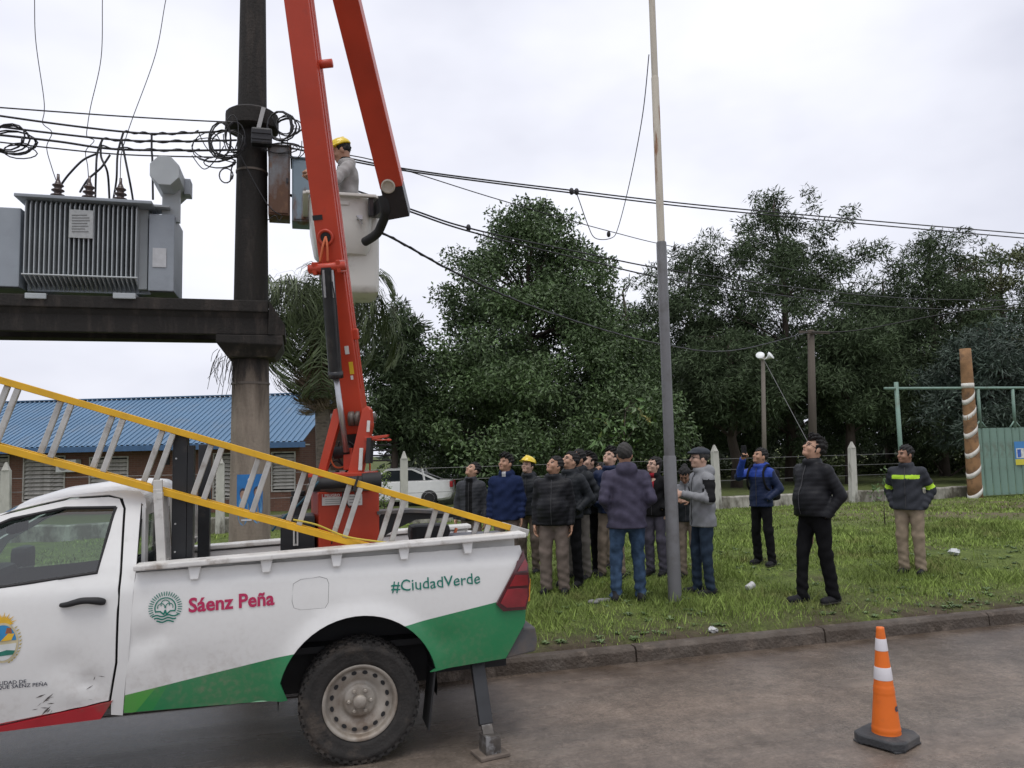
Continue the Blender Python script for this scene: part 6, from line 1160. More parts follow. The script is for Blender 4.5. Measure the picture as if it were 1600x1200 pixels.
# far wood that closes the view under the crowns
r = np.random.default_rng(5); n = 36000; X = r.uniform(-11, 130, n); Yb = 66+r.uniform(-4, 6, n); hh = 6.5+2.2*np.array([mnoise.noise((a*.12, 0, 0)) for a in X]); Z = -.3+hh*r.random(n)**.8
C = np.stack([X, Yb, Z], 1); C[:, :2] = C[:, :2]@np.array([[.964, -.266], [.266, .964]]); d, s = orient(n, r); v, f = leafset(C, d, s, r.uniform(.5, 1.1, n), r.uniform(.12, .26, n))
tag(rawmesh('far_woodland', v, f, lfd, smooth=False, origin=(0, 0, 0)), 'dark distant wood closing the view behind the trees', 'woodland', kind='stuff')
r = np.random.default_rng(6); n = 9000; X = r.uniform(9, 45, n); Yb = 50+r.uniform(-1.5, 1.5, n)-X*.25; hh = 1.0+.6*np.array([mnoise.noise((a*.3, 3, 0)) for a in X]); C = np.stack([X, Yb, -.25+hh*r.random(n)], 1); d, s = orient(n, r); v, f = leafset(C, d, s, r.uniform(.2, .45, n), r.uniform(.05, .12, n))
tag(rawmesh('undergrowth', v, f, mat('undergrowth_leaf', (.07, .095, .03), .7, var=.4, vs=.5, island=.35), smooth=False, origin=(0, 0, 0)), 'low undergrowth below the dark trees', 'undergrowth', kind='stuff')
# ------------------------------------------------------------------ palm
D = 22; pb_ = base_at(507, D); ptop = PD(500, 490, D); pe = empty('palm_tree', pb_, 'drooping feather palm behind the boom with a shaggy trunk', 'palm tree')
mb = MB(); pts = [pb_+(ptop-pb_)*k/10+V(0, 0, -.1 if k == 0 else 0) for k in range(11)]; mb.tube(pts, [.26, .21, .2, .2, .2, .2, .21, .23, .26, .24, .16], 14); mb.build('trunk', mat('palm_bark', (.13, .105, .085), .95, var=.35, vs=6, bump=.8, bs=14, stretch=(1, 1, 3)), pe, smooth=True)
plf = mat('palm_leaf', (.075, .098, .042), .5, var=.25, vs=2, island=.4, spec=.3); dry = mat('palm_dry', (.16, .12, .08), .9, var=.3, vs=3, island=.4)
def frond(seed, L_, droopk, m, nm):
    r = np.random.default_rng(seed); n = 34; vv, ff = [], []; P = [V(0, 0, 0)]; a = math.radians(62); 
    for k in range(n): a -= droopk*(1+1.6*k/n)/n; P.append(P[-1]+V(math.cos(a), 0, math.sin(a))*L_/n)
    mb = MB(); mb.tube([P[i] for i in range(0, n+1, 3)], [.03*(1-.8*i/n) for i in range(0, n+1, 3)], 4)
    for k in range(4, n+1):
        t_ = k/n; d = unit(P[k]-P[k-1]); ll = (1.0*math.sin(math.pi*min(1, .18+.82*t_))**.6+.12)*r.uniform(.75, 1.2)
        for s in (-1, 1):
            for rep in (0, 1):
                o = V(0, s, 0)*r.uniform(.3, .8)+d*r.uniform(.1, .6)+V(0, 0, r.uniform(-.25, .35)); o = unit(o); p1 = P[k]+o*ll*.35; p2 = p1+unit(o+V(0, 0, -1.1))*ll*.35; p3 = p2+unit(o*.4+V(0, 0, -1.6))*ll*.4; w = .016; q = unit(np.cross(o, V(0, 0, 1)))*w
                mb.add([P[k]-q*.6, P[k]+q*.6, p1+q, p1-q, p2+q*.8, p2-q*.8, p3], [(0, 1, 2, 3), (3, 2, 4, 5), (5, 4, 6)])
    o_ = mb.build(nm, m, pe); COL.objects.unlink(o_); return o_.data
def strip_origin(me):
    o = np.array(pe['_o']); me.transform(Matrix.Translation(Vector(o))); return me
ms = [strip_origin(frond(k, L_, dr, plf, 'frond')) for k, (L_, dr) in enumerate(((3.6, 1.7), (3.2, 2.2), (3.6, 1.95)))]; md = strip_origin(frond(9, 2.2, 1.2, dry, 'dry_frond'))
r = np.random.default_rng(12); o = np.array(pe['_o'])
for k in range(38):
    me = ms[k % 3]; ob = bpy.data.objects.new('frond', me); COL.objects.link(ob); ob.parent = pe; ob.location = tuple(ptop-o+V(0, 0, .1*r.random())); lvl = k/38; ob.rotation_euler = (r.uniform(-.15, .15), 1.65*lvl-.35+r.uniform(-.12, .12), k*2.399+r.uniform(-.2, .2)); s = r.uniform(.8, 1.08); ob.scale = (s, s, s)
for k in range(18):
    ob = bpy.data.objects.new('dry_frond', md); COL.objects.link(ob); ob.parent = pe; ob.location = tuple(ptop-o+V(0, 0, -.3-.22*(k % 6))); ob.rotation_euler = (r.uniform(-.2, .2), 2.15+r.uniform(-.12, .12), k*2.399); ob.scale = (.85, .55, .85)
# dry creeper fringe below the platform bracket
r = np.random.default_rng(13); mb = MB(); c = PY(357, 556, 8.0)
for k in range(38): a = r.uniform(-.12, .10); p = c+V(a, r.uniform(0, .25), r.uniform(-.05, .1)); q = p+V(r.uniform(-.12, .06), r.uniform(-.05, .05), -r.uniform(.1, .42)); md_ = (p+q)/2+V(r.uniform(-.06, .04), 0, .02); mb.tube(spline([p, md_, q], 3), .003, 3)
ob = tag(mb.build('hanging_creeper', mat('creeper_dry', (.04, .035, .028), .9)), 'dry creeper strands hanging below the platform bracket at the pole', 'creeper', kind='stuff')
# ------------------------------------------------------------------ people: signed-distance bodies turned into surfaces
def snets(f, o, h):
    s = f < 0; nx, ny, nz = f.shape; cnt = np.zeros((nx-1, ny-1, nz-1), np.float32); acc = np.zeros((nx-1, ny-1, nz-1, 3), np.float32)
    sl_ = lambda c: tuple(slice(c[i], (nx, ny, nz)[i]-1+c[i]) for i in range(3))
    cs = [(i, j, k) for i in (0, 1) for j in (0, 1) for k in (0, 1)]
    for a in cs:
        for ax in range(3):
            if a[ax]: continue
            b = list(a); b[ax] = 1; fa, fb = f[sl_(a)], f[sl_(b)]; m = (fa < 0) != (fb < 0)
            if not m.any(): continue
            t_ = np.where(m, fa/np.where(m, fa-fb, 1), 0); cnt += m
            for q in range(3): acc[..., q] += m*(a[q]+(t_ if q == ax else 0))
    act = cnt > 0; idx = -np.ones(act.shape, np.int64); idx[act] = np.arange(act.sum()); ijk = np.argwhere(act); v = (ijk+acc[act]/cnt[act][:, None])*h+o; F_ = []
    for ax in range(3):
        a1, a2 = (ax+1) % 3, (ax+2) % 3; lo = [slice(None)]*3; hi = [slice(None)]*3; lo[ax] = slice(0, -1); hi[ax] = slice(1, None)
        m = s[tuple(lo)] != s[tuple(hi)]; ii = np.argwhere(m); ii = ii[(ii[:, a1] > 0) & (ii[:, a2] > 0) & (ii[:, a1] < f.shape[a1]-1) & (ii[:, a2] < f.shape[a2]-1)]
        if not len(ii): continue
        def g(d1, d2): q = ii.copy(); q[:, a1] += d1; q[:, a2] += d2; return idx[tuple(q.T)]
        Q = np.stack([g(-1, -1), g(0, -1), g(0, 0), g(-1, 0)], 1); fl = s[tuple(ii.T)]; Q[~fl] = Q[~fl][:, ::-1]; F_.append(Q)
    F_ = np.vstack(F_); return v, F_[(F_ >= 0).all(1)]
def smin(a, b, k): h = np.clip(.5+.5*(b-a)/k, 0, 1); return b*(1-h)+a*h-k*h*(1-h)
def scap(P, a, b, ra, rb, sy=1.):
    a, b = np.array(a, np.float32), np.array(b, np.float32); Q = P.copy()
    if sy != 1: cy = (a[1]+b[1])/2; Q[..., 1] = cy+(Q[..., 1]-cy)/sy
    d = b-a; t_ = np.clip(((Q-a)@d)/(d@d+1e-9), 0, 1); return (np.linalg.norm(Q-a-t_[..., None]*d, axis=-1)-(ra+(rb-ra)*t_))*min(1, sy), t_
def sell(P, c, r): r = np.array(r, np.float32); q = (P-np.array(c, np.float32))/r; k = np.linalg.norm(q, axis=-1); return (k-1)*r.min()
def grid(lo, hi, h): ax = [np.arange(a, b+h, h, dtype=np.float32) for a, b in zip(lo, hi)]; return np.stack(np.meshgrid(*ax, indexing='ij'), -1), np.array(lo)
def folds(P, ph, amp, fx=1.): return amp*(np.sin(P[..., 2]*23*fx+P[..., 0]*17+ph[0])*np.sin(P[..., 0]*19-P[..., 2]*9+P[..., 1]*13+ph[1])+.6*np.sin(P[..., 2]*47+P[..., 0]*31*fx+P[..., 1]*27+ph[2]))
def rot_head(P, piv, yaw, pitch):        # world-of-person -> head coords
    c, s = math.cos(yaw), math.sin(yaw); Q = P-np.array(piv, np.float32); x = c*Q[..., 0]+s*Q[..., 1]; y = -s*Q[..., 0]+c*Q[..., 1]; z = Q[..., 2]
    c, s = math.cos(pitch), math.sin(pitch); return np.stack([x, c*y+s*z, -s*y+c*z], -1)/1.02
def unrot_head(q, piv, yaw, pitch):
    q = np.asarray(q, float); c, s = math.cos(pitch), math.sin(pitch); q = q*1.02; x, y, z = q[..., 0], c*q[..., 1]-s*q[..., 2], s*q[..., 1]+c*q[..., 2]
    c, s = math.cos(yaw), math.sin(yaw); return np.stack([c*x-s*y, s*x+c*y, z], -1)+np.array(piv)
ARM = {'sides': ((.225, -.03, 1.10), (.232, .04, .86)), 'pocket': ((.262, -.085, 1.12), (.165, .095, .975)), 'trouser': ((.272, -.10, 1.11), (.195, .03, .90)), 'phone': ((.235, .20, 1.30), (.07, .33, 1.57)), 'chest': ((.275, .03, 1.13), (.09, .28, 1.19)), 'work': ((.27, .14, 1.17), (.12, .36, 1.28)), 'back': ((.28, -.1, 1.13), (.15, -.14, .98))}
def hand_field(P, w, d, inn, curl):
    """w wrist, d pointing direction, inn direction the palm faces; thumb leaves the side of the palm"""
    d, sd, _ = frame(d, inn); nr = np.asarray(inn, float)-d*(np.asarray(inn)@d); nr = unit(nr); sd = np.cross(d, nr); w = np.asarray(w, float)
    f, _ = scap(P, w-d*.03, w+d*.01, .026, .027)
    for k in (-.024, -.008, .008, .024): g, _ = scap(P, w+d*.01+sd*k*.8, w+d*.085+sd*k*1.05, .0145, .0115); f = smin(f, g, .012)
    for k, ln in zip((-.027, -.009, .009, .027), (.068, .080, .086, .078)):
        a = w+d*.088+sd*k; b = a+(d*math.cos(curl*.5)+nr*math.sin(curl*.5))*ln*.5; c = b+(d*math.cos(curl*1.5)+nr*math.sin(curl*1.5))*ln*.5
        g, _ = scap(P, a, b, .0095, .0088); f = smin(f, g, .004); g, _ = scap(P, b, c, .0088, .0075); f = smin(f, g, .003)
    a = w+d*.03+sd*.03; b = a+(d*.6+sd*.6+nr*.35)*.042; c = b+(d*.9+nr*.4)*.034; g, _ = scap(P, a, b, .0125, .0105); f = smin(f, g, .008); g, _ = scap(P, b, c, .0105, .0085); return smin(f, g, .003)
skin = [mat('skin_%d' % i, c, .5, var=.1, vs=12, spec=.35) for i, c in enumerate(((.47, .28, .19), (.39, .22, .145), (.29, .16, .105), (.54, .35, .26)))]
eyeM = mat('eye_dark', (.025, .018, .015), .25, var=0); lipM = mat('lips', (.25, .10, .08), .5, var=.05); browM = mat('brow', (.02, .016, .014), .8, var=0); hairM = mat('hair_black', (.007, .006, .0055), .75, var=.3, vs=30, bump=.4, bs=60, stretch=(1, 1, .4)); hairG = mat('hair_grey', (.032, .03, .028), .8, var=.5, vs=60, bump=.15, bs=80); hatY = mat('helmet_yellow', (.72, .52, .01), .3, var=.04, coat=.3)
def cloth(nm, c, rough=.85, var=.15, spec=.25): return mat('cloth_'+nm, c, rough, var=var, vs=14, bump=.15, bs=220, spec=spec*.5)
SEED = [100]; zipM = mat('zip_metal', (.045, .045, .048), .5, metal=.3, var=0)
def person(label, x, fy, ty, phi, hphi, pitch, jac, pan, hair='short', sk=0, arms=('sides', 'sides'), stance=(.10, 0, .10, 0), puff=0., hem=.86, hood=False, jfun=None, mats=None, glasses=False, hat=None, wide=1., belly=0., long=0., place=None, collar=None, pant_w=1., zipc=True, group='crowd watching the lift'):
    SEED[0] += 1; rs = np.random.default_rng(SEED[0]); ph = rs.uniform(0, 6.28, 6)
    if place is None: B = PG(x, fy); zt_ = float(PY(x, ty, B[1])[2]); B[2] = zt(B[0], B[1])-.004; S = (zt_-B[2])/1.715
    else: B, S = place
    fwd = -math.cos(math.radians(phi))*_fh-math.sin(math.radians(phi))*_rt; rgt = V(fwd[1], -fwd[0], 0); S = float(S)
    def W(v): v = np.asarray(v, float); return B+S*(v[..., :1]*rgt+v[..., 1:2]*fwd+v[..., 2:3]*V(0, 0, 1))
    e = empty('person', B, label, 'person', group); piv = (0, .012, 1.50); hy = math.radians(hphi-phi)*(-1)*-1
    # turning towards the picture's left when facing us is a turn to the person's right (negative about z)
    hy = -math.radians(hphi-phi); pt = math.radians(pitch); HR = lambda P: rot_head(P, piv, hy, pt); HU = lambda q: unrot_head(q, piv, hy, pt)
    # ---- head, neck (fine) and core + hands
    hc = HU((0, .01, .1)); G, o = grid(hc-.2, hc+.2, .0068); Q = HR(G)
    f = sell(Q, (0, -.004, .125), (.074, .093, .096)); f = smin(f, sell(Q, (0, .028, .06), (.056, .066, .072)), .03); f = smin(f, sell(Q, (0, .074, .012), (.026, .022, .02)), .03)
    g, _ = scap(Q, (0, .094, .105), (0, .112, .072), .009, .0145); f = smin(f, g, .012); g, _ = scap(Q, (-.03, .080, .128), (.03, .080, .128), .012, .012); f = smin(f, g, .02)
    for s in (-1, 1): f = smin(f, sell(Q, (s*.076, -.008, .088), (.011, .021, .031)), .008); f = smin(f, sell(Q, (s*.04, .068, .07), (.022, .022, .022)), .025); f = np.maximum(f, -sell(Q, (s*.031, .100, .104), (.017, .014, .010)))
    f = smin(f, sell(Q, (0, .090, .041), (.022, .012, .011)), .012); g, _ = scap(G, (0, -.012, 1.42), (HU((0, -.012, .06))), .056, .054); f = smin(f, g, .035)
    v, F_ = snets(f, o, .0068); c = HR(v[F_].mean(1).astype(np.float32)); mi = np.zeros(len(F_), int)
    ex = abs(abs(c[:, 0])-.031); front = c[:, 1] > .06; mi[front & (ex < .013) & (abs(c[:, 2]-.104) < .0065)] = 1; mi[front & (abs(c[:, 0]) < .023) & (abs(c[:, 2]-.041) < .007)] = 2; mi[front & (ex < .017) & (abs(c[:, 2]-.126) < .005)] = 3
    vs, fs, ms_ = [v], [F_], [mi]; n0 = len(v)
    G, o = grid((-.36, -.24, .55), (.36, .46, 1.66), .024)
    core, _ = scap(G, (0, 0, .95), (0, .0, 1.33), .12, .13, .7)
    shl = {}
    for s, pose in ((-1, arms[0]), (1, arms[1])):
        el, wr = [np.array(p, float)*(s, 1, 1) for p in ARM[pose]]; sh = V(s*.158*wide, -.008, 1.365); shl[s] = (sh, el, wr)
        g, _ = scap(G, sh, el, .045, .035); core = smin(core, g, .03); g, _ = scap(G, el, wr, .033, .024); core = smin(core, g, .02)
    g, _ = scap(G, (0, -.01, 1.3), (0, -.01, 1.46), .05, .05); core = smin(core, g, .04)
    for s in (-1, 1): g, _ = scap(G, (s*.09, 0, .95), (s*.10, 0, .62), .07, .05); core = smin(core, g, .03)
    v, F_ = snets(core, o, .024); vs.append(v); fs.append(F_+n0); ms_.append(np.zeros(len(F_), int)); n0 += len(v)
    for s, pose in ((-1, arms[0]), (1, arms[1])):
        if pose in ('pocket', 'trouser', 'back'): continue
        sh, el, wr = shl[s]; d = unit(wr-el); inn = V(-s, .2, 0) if pose in ('sides',) else (V(-s, .3, -.3) if pose != 'phone' else V(-s*.6, .5, 0)); 
        if pose == 'sides': d = unit(d+V(0, .1, -.6))
        cc = wr+d*.07; G, o = grid(cc-.15, cc+.15, .0058); v, F_ = snets(hand_field(G, wr, d, inn, .55 if pose == 'sides' else 1.0), o, .0058); vs.append(v); fs.append(F_+n0); ms_.append(np.zeros(len(F_), int)); n0 += len(v)
    rawmesh('body', W(np.vstack(vs)), np.vstack(fs), [skin[sk], eyeM, lipM, browM], e, mi=np.concatenate(ms_))
    # ---- jacket
    G, o = grid((-.44, -.30, .70), (.44, .50, 1.72), .0135); w_ = wide
    tor, t_ = scap(G, (0, .0, hem-.06), (0, -.005, 1.22), .180*w_+belly, .160*w_, .74); ch, _ = scap(G, (-.085*w_, -.012, 1.325), (.085*w_, -.012, 1.325), .088, .088, .95); tor = smin(tor, ch, .10); trp, _ = scap(G, (-.11*w_, -.015, 1.39), (.11*w_, -.015, 1.39), .03, .03); nk_, _ = scap(G, (0, -.015, 1.38), (0, -.012, 1.46), .075, .06); tor = smin(smin(tor, trp, .06), nk_, .06); 
    if belly: tor = smin(tor, sell(G, (0, .07, 1.06), (.16, .13, .16)), .08)
    if puff: tor = tor+puff*(np.abs(np.cos(np.pi*(G[..., 2]+.012*np.sin(G[..., 0]*9))/.05))**4)-.006
    tor = np.maximum(tor+folds(G, ph, .0034 if puff else .0058), hem-G[..., 2]); J = tor
    for s in (-1, 1):
        sh, el, wr = shl[s]; a1, t1 = scap(G, sh, el, .070, .058); a2, t2 = scap(G, el, wr, .057, .043); L1, L2 = np.linalg.norm(el-sh), np.linalg.norm(wr-el)
        if puff: a1 = a1+puff*np.abs(np.cos(np.pi*t1*L1/.05))**4-.004; a2 = a2+puff*np.abs(np.cos(np.pi*t2*L2/.05))**4-.003
        else: a1 = a1+.004*np.sin(t1*L1*70+ph[3]); a2 = a2+.005*np.sin(t2*L2*85+ph[4])
        a2 = np.maximum(a2, (G-wr.astype(np.float32))@unit(wr-el).astype(np.float32)-.012); arm = smin(a1, a2, .03)+folds(G, ph[::-1], .003); J = smin(J, arm, .028)
    tr_ = np.sqrt((np.sqrt(G[..., 0]**2+((G[..., 1]+.005)*.95)**2)-.070)**2+((G[..., 2]-1.465-.15*(-G[..., 1])*.4)*.75)**2)-.024; J = smin(J, tr_, .03)
    if hood: J = smin(J, sell(G, (0, -.105, 1.44), (.115, .058, .085)), .03); g, _ = scap(G, (-.07, -.06, 1.47), (.07, -.06, 1.47), .04, .04); J = smin(J, g, .03)
    J = np.maximum(J, -scap(G, (0, -.004, 1.36), (0, .0, 1.62), .05, .062)[0])
    v, F_ = snets(J, o, .0135); c = v[F_].mean(1); mi = np.zeros(len(F_), int)
    if jfun: mi = jfun(c, shl).astype(int)
    rawmesh('jacket', W(v), F_, [jac]+(mats or []), e, mi=mi)
    if zipc and phi < 150:
        zz = []
        for z_ in np.arange(hem+.02, 1.46, .05):
            q = v[(np.abs(v[:, 0]) < .016) & (np.abs(v[:, 2]-z_) < .014) & (v[:, 1] > .02)]
            if len(q): zz.append((0., q[:, 1].max()+.002, z_))
        if len(zz) > 3: mb = MB(); mb.tube(list(W(np.array(zz))), .005, 4); mb.build('zip', zipM, e)
    if collar is not None:
        G, o = grid((-.13, -.13, 1.40), (.13, .13, 1.58), .009); d = np.sqrt((np.sqrt(G[..., 0]**2+G[..., 1]**2)-.064)**2+((G[..., 2]-1.492)*.6)**2)-.014; v, F_ = snets(d, o, .009); rawmesh('collar', W(v), F_, collar, e)
    # ---- trousers
    G, o = grid((-.30, -.34, .02), (.30, .34, 1.10), .0135); lx, ly_, rx_, ry_ = stance; T = scap(G, (0, 0, 1.02), (0, .0, .93), .125*w_, .138*w_, .78)[0]
    for s, fx, fyy in ((-1, lx, ly_), (1, rx_, ry_)):
        hp, an = V(s*.078*w_, 0, .88), V(s*fx, fyy, .07); kn = (hp+an)/2+V(s*.005, .025, .03); a, t1 = scap(G, hp, kn, .084*w_*(.6+.4*pant_w), .066*pant_w); b, t2 = scap(G, kn, an, .066*pant_w, .060*pant_w); lg_ = smin(a, b, .03)+.0065*np.sin(t2*30+ph[s]+G[..., 0]*28+G[..., 1]*17)*t2**1.5+.005*np.sin(t1*15+ph[s+2]+G[..., 0]*25-G[..., 1]*20)*t1**2; T = smin(T, lg_, .022)
    T = np.maximum(T+folds(G, ph[2:], .0036), np.maximum(.045-G[..., 2], G[..., 2]-1.04)); v, F_ = snets(T, o, .0135); rawmesh('trousers', W(v), F_, pan, e)
    for s, fx, fyy in ((-1, lx, ly_), (1, rx_, ry_)):
        t0 = s*.12; G, o = grid((s*fx-.13, fyy-.16, -.02), (s*fx+.13, fyy+.25, .16), .0115); a, _ = scap(G, (s*fx, fyy-.045, .045), (s*fx+math.sin(t0)*.15, fyy+.15, .035), .046, .04); b, _ = scap(G, (s*fx, fyy-.02, .05), (s*fx, fyy, .12), .048, .045); f = np.maximum(smin(a, b, .03), -G[..., 2]); v, F_ = snets(f, o, .0115); c = v[F_].mean(1); rawmesh('shoe', W(v), F_, [cloth('shoe', (.02, .02, .022), .6), cloth('sole', (.16, .15, .14), .8)], e, mi=(c[:, 2] < .022).astype(int))
    # ---- hair / hats / glasses
    G, o = grid(hc-.24, hc+.24, .0085); Q = HR(G); nz_ = .006*np.sin(Q[..., 0]*85+ph[0]+Q[..., 2]*40)*np.sin(Q[..., 1]*75+ph[1])+.006*np.sin(Q[..., 2]*110+Q[..., 0]*90+Q[..., 1]*60+ph[2])+.003*np.sin(Q[..., 0]*210+Q[..., 1]*160+ph[3])
    hh = sell(Q, (0, -.012, .138), (.086, .103, .099) if hair != 'bald' else (.079, .097, .095))+nz_*(1.4 if hair == 'tousled' else .35 if hair in ('grey', 'bald') else .9)
    if hair == 'tousled': hh = smin(hh, sell(Q, (0, .045, .205), (.07, .06, .04))+nz_*1.5, .03)
    hh = np.maximum(hh, np.minimum(Q[..., 1]-.028-.25*np.maximum(0, Q[..., 2]-.11), .158+.012*np.sin(Q[..., 0]*60+ph[3])-Q[..., 2])); hh = np.maximum(hh, .045-Q[..., 2]+.2*np.maximum(0, Q[..., 1]+.02))
    if hair == 'bun': hh = smin(hh, sell(Q, (0, -.10, .19), (.045, .04, .042)), .02)
    if hair == 'long': a, _ = scap(Q, (0, -.05, .15), (0, -.06, -.10), .085, .07, .6); hh = smin(hh, np.maximum(a, Q[..., 1]+.005), .02)
    if hat == 'helmet': hh = np.maximum(hh, Q[..., 2]-.15)
    v, F_ = snets(hh, o, .0085); rawmesh('hair', W(v), F_, hairG if hair in ('bald', 'grey') else hairM, e)
    if hat == 'helmet':
        k = np.maximum(sell(Q, (0, 0, .155), (.105, .128, .095)), .148-Q[..., 2]); k = smin(k, np.maximum(np.maximum(sell(Q, (0, .035, .152), (.112, .138, .012)), .147-Q[..., 2]), -Q[..., 1]-.02), .008); k = smin(k, np.maximum(scap(Q, (0, -.07, .235), (0, .07, .235), .018, .018)[0], -sell(Q, (0, 0, .15), (.08, .1, .07))), .015); v, F_ = snets(k, o, .0085); rawmesh('hard_hat', W(v), F_, hatY, e)
    if hat == 'cap':
        k = smin(sell(Q, (0, -.005, .175), (.093, .118, .055)), sell(Q, (0, .10, .158), (.075, .055, .014)), .02); k = np.maximum(k, .135-Q[..., 2]); v, F_ = snets(k, o, .0085); rawmesh('flat_cap', W(v), F_, cloth('cap_grey', (.05, .055, .065)), e)
    if glasses:
        mb = MB()
        for s in (-1, 1): c = V(s*.034, .106, .104); mb.tube(W(HU(np.array([c+V(.024*math.cos(a), -.01*abs(math.cos(a)), .017*math.sin(a)) for a in np.linspace(0, 6.283, 13)]))), .0022, 4, cap=False); mb.tube(W(HU(np.array([(s*.058, .095, .108), (s*.078, 0, .10)]))), .0022, 4)
        mb.tube(W(HU(np.array([(-.01, .112, .108), (.01, .112, .108)]))), .0022, 4); mb.build('glasses', cloth('glasses_frame', (.02, .02, .022), .3), e)
    return dict(W=W, HU=HU, arms=shl, e=e, B=B, S=S, fwd=fwd, rgt=rgt)
blackP = cloth('black_puffer', (.011, .0115, .014), .5, .1, .4); greyP = cloth('grey_puffer', (.042, .044, .05), .55, .1, .4); dgreyP = cloth('dark_puffer', (.019, .022, .026), .55, .1, .4); navy = cloth('navy_fleece', (.016, .026, .072), .95); taupe = cloth('taupe_cargo', (.165, .132, .112)); black = cloth('black_trousers', (.008, .008, .009)); purple = cloth('purple_shell', (.058, .053, .082), .65, .25); jeans = cloth('blue_jeans', (.042, .072, .125), .9, .4); djeans = cloth('dark_jeans', (.026, .040, .062), .9, .3); beige = cloth('beige_trousers', (.23, .185, .145)); slate = cloth('slate_trousers', (.085, .08, .105)); greyT = cloth('grey_trousers', (.15, .135, .12)); knit = cloth('black_knit', (.012, .012, .013)); redT = cloth('red_shirt', (.30, .02, .03)); hiv = cloth('reflective_yellow', (.45, .72, .05), .5, .05); charc = cloth('charcoal_shell', (.036, .039, .047), .65); khaki = cloth('khaki_trousers', (.27, .215, .155)); lgrey = cloth('light_grey_shell', (.24, .245, .255), .6, .12); blueB = cloth('bright_blue_puffer', (.025, .06, .30), .5, .1, .4); navP = cloth('navy_puffer', (.013, .022, .058), .5, .1, .4); workG = cloth('work_grey', (.33, .32, .31), .8); pal = cloth('pale_collar', (.45, .45, .46))
fr_open = lambda c, sh: (np.abs(c[:, 0]+.0) < .055)*(c[:, 1] > .05)*(c[:, 2] < 1.47)
G1 = 'students and staff gathered on the verge'
person('young man in an open grey quilted jacket over black, leftmost of the crowd', 738, 902, 722, 15, 55, 32, greyP, taupe, 'short', 0, puff=.0035, jfun=fr_open, mats=[knit], hem=.84, group=G1)
person('young man in a plain navy hoodie standing second in the crowd', 793, 908, 711, 15, 42, 14, navy, taupe, 'tousled', 1, hood=True, hem=.83, jfun=lambda c, sh: (np.abs(c[:, 0]) < .03)*(c[:, 1] > .04)*(c[:, 2] > 1.42), mats=[pal], wide=1.1, zipc=False, group=G1)
person('person in yellow hard hat and grey quilted jacket among the crowd', 828, 896, 716, 18, 38, 14, dgreyP, taupe, 'short', 3, puff=.0035, hat='helmet', hood=True, arms=('sides', 'pocket'), group=G1)
person('young man in black quilted jacket and taupe cargo trousers, arms hanging', 868, 924, 713, 12, 52, 28, blackP, taupe, 'short', 1, puff=.0035, wide=1.16, belly=.012, pant_w=1.22, hem=.85, stance=(.115, 0, .115, .02), group=G1)
person('person with glasses in dark hooded jacket just behind the cargo-trousered youth', 893, 914, 706, 30, 62, 26, dgreyP, black, 'short', 0, puff=.003, hood=True, glasses=True, arms=('pocket', 'pocket'), group=G1)
person('mostly hidden person in grey trousers behind the youth with glasses', 906, 905, 703, 30, 58, 18, dgreyP, greyT, 'short', 1, hood=True, arms=('pocket', 'pocket'), pant_w=1.1, group=G1)
person('youth in shiny black puffer jacket and black trousers looking up', 924, 896, 709, 40, 62, 20, blackP, black, 'tousled', 3, puff=.0035, hood=True, arms=('pocket', 'pocket'), wide=1.1, group=G1)
person('short person whose face shows between two taller youths', 942, 888, 724, 15, 25, 8, navP, beige, 'short', 1, arms=('pocket', 'pocket'), group=G1)
person('tall youth with glasses in a navy jacket left of the purple-jacketed man', 957, 901, 701, 20, 50, 28, navP, beige, 'tousled', 3, glasses=True, arms=('sides', 'pocket'), stance=(.12, 0, .14, 0), group=G1)
person('man in faded purple hooded jacket and blue jeans with his back turned', 984, 940, 694, 178, 186, 8, purple, jeans, 'grey', 1, hood=True, collar=redT, arms=('pocket', 'pocket'), wide=1.24, hem=.80, stance=(.15, 0, .13, .03), group=G1)
person('girl with glasses, red shirt and black jacket half behind the light pole', 1027, 897, 715, 35, 60, 14, knit, slate, 'long', 3, glasses=True, arms=('pocket', 'pocket'), jfun=lambda c, sh: (np.abs(c[:, 0]) < .04)*(c[:, 1] > .04)*(c[:, 2] > 1.22), mats=[redT], wide=.93, pant_w=1.1, group=G1)
person('person with hair in a bun bending the head down beside the light pole', 1078, 903, 728, 25, 25, -38, dgreyP, beige, 'bun', 2, arms=('chest', 'chest'), wide=.95, jfun=lambda c, sh: (c[:, 2] > 1.33), mats=[lgrey], group=G1)
def capj(c, sh): return ((c[:, 2] > 1.10)*(c[:, 2] < 1.36)*(np.abs(c[:, 0]) > .12)*(c[:, 1] < .07))*1
person('older man in flat cap and grey and black jacket facing the light pole', 1103, 928, 701, 78, 84, 4, lgrey, djeans, 'grey', 3, hat='cap', glasses=True, hood=True, arms=('chest', 'chest'), jfun=capj, mats=[knit], wide=1.12, hem=.80, stance=(.09, -.02, .09, .06), group=G1)
pb2 = person('man in two-tone blue quilted jacket holding up a phone', 1194, 882, 701, 48, 72, 18, navP, black, 'short', 1, puff=.0035, hood=True, arms=('pocket', 'phone'), jfun=lambda c, sh: (c[:, 2] > 1.30)*(np.abs(c[:, 0]) < .22), mats=[blueB], stance=(.13, 0, .12, -.05), group=G1)
person('man in black quilted bomber jacket and black trousers nearest the kerb', 1280, 942, 683, 66, 84, 28, blackP, black, 'tousled', 0, puff=.0035, glasses=True, arms=('trouser', 'trouser'), wide=1.16, belly=.02, hem=.90, stance=(.10, -.10, .09, .14), group=G1)
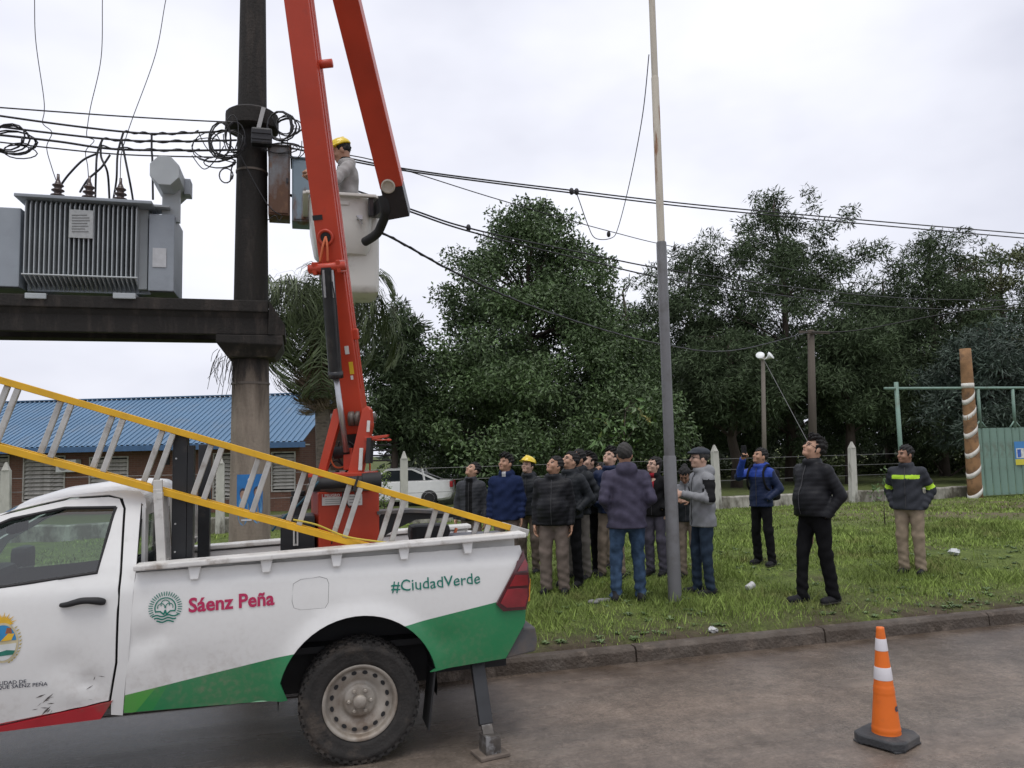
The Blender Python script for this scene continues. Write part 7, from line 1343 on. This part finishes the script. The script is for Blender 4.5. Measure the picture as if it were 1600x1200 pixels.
def vest(c, sh):
    m = ((np.abs(c[:, 2]-1.305) < .026)*(np.abs(c[:, 0]) < .175)).astype(int)
    for s in (-1, 1): sp_, el, wr = sh[s]; d = unit(el-sp_); t_ = (c-sp_)@d; m |= ((np.abs(t_-.215) < .028)*(np.sign(c[:, 0]) == s)*(np.abs(c[:, 0]) > .185)*(c[:, 2] < 1.34)).astype(int)
    return m
person('man in charcoal jacket with yellow reflective stripes and khaki trousers', 1427, 897, 697, 42, 78, 2, charc, khaki, 'short', 2, arms=('trouser', 'trouser'), jfun=vest, mats=[hiv], wide=1.16, hem=.86, stance=(.10, 0, .09, .04), pant_w=1.1, group=G1)
# phone in the raised hand, backpack
sh, el, wr = pb2['arms'][1]; d = unit(wr-el); c = pb2['W'](wr+d*.11+V(-.01, .025, .03)); R_ = np.stack([pb2['rgt'], pb2['fwd'], V(0, 0, 1)], 1); mb = MB(); mb.box(c, (.075, .010, .15), R_, bev=.003); pho = tag(mb.build('phone', cloth('phone_black', (.02, .02, .022), .25)), 'dark phone held up by the man in the blue jacket', 'phone')
mb = MB(); mb.box(c-pb2['fwd']*.0065, (.066, .002, .138), R_); mb.build('screen', mat('phone_screen', (.05, .06, .07), .15, var=0), pho)
bpk = empty('backpack', pb2['W'](V(0, -.22, .98)), 'black backpack worn by the man in the blue jacket', 'backpack'); mb = MB(); mb.box(pb2['W'](V(0, -.225, 1.17)), (.30, .15, .42), R_, bev=.05); mb.build('bag', knit, bpk); mb = MB(); mb.box(pb2['W'](V(0, -.32, 1.08)), (.22, .06, .2), R_, bev=.025); mb.build('front_pocket', knit, bpk)
for s in (-1, 1): mb = MB(); mb.tube(spline([pb2['W'](V(s*.12, -.16, 1.36)), pb2['W'](V(s*.125, -.02, 1.475)), pb2['W'](V(s*.125, .12, 1.36)), pb2['W'](V(s*.15, .09, 1.15)), pb2['W'](V(s*.17, -.12, 1.05))], 6), .016, 6); mb.build('strap', knit, bpk, smooth=True)
# lineman in the bucket
bx, by = BKT['x'], BKT['y']; hz = float(PY(533, 217, by)[2]); X_ = float(PY(541, 260, by)[0])
person('lineman in grey work jacket and yellow hard hat standing in the bucket', 0, 0, 0, 72, 84, -22, workG, charc, 'short', 1, hat='helmet', hood=False, collar=knit, arms=('work', 'work'), place=(V(X_, by, BKT['z']), (hz-BKT['z'])/1.735), wide=1.06, stance=(.07, 0, .07, 0), group=None)
for o_ in bpy.data.objects:
    if '_o' in o_: del o_['_o']
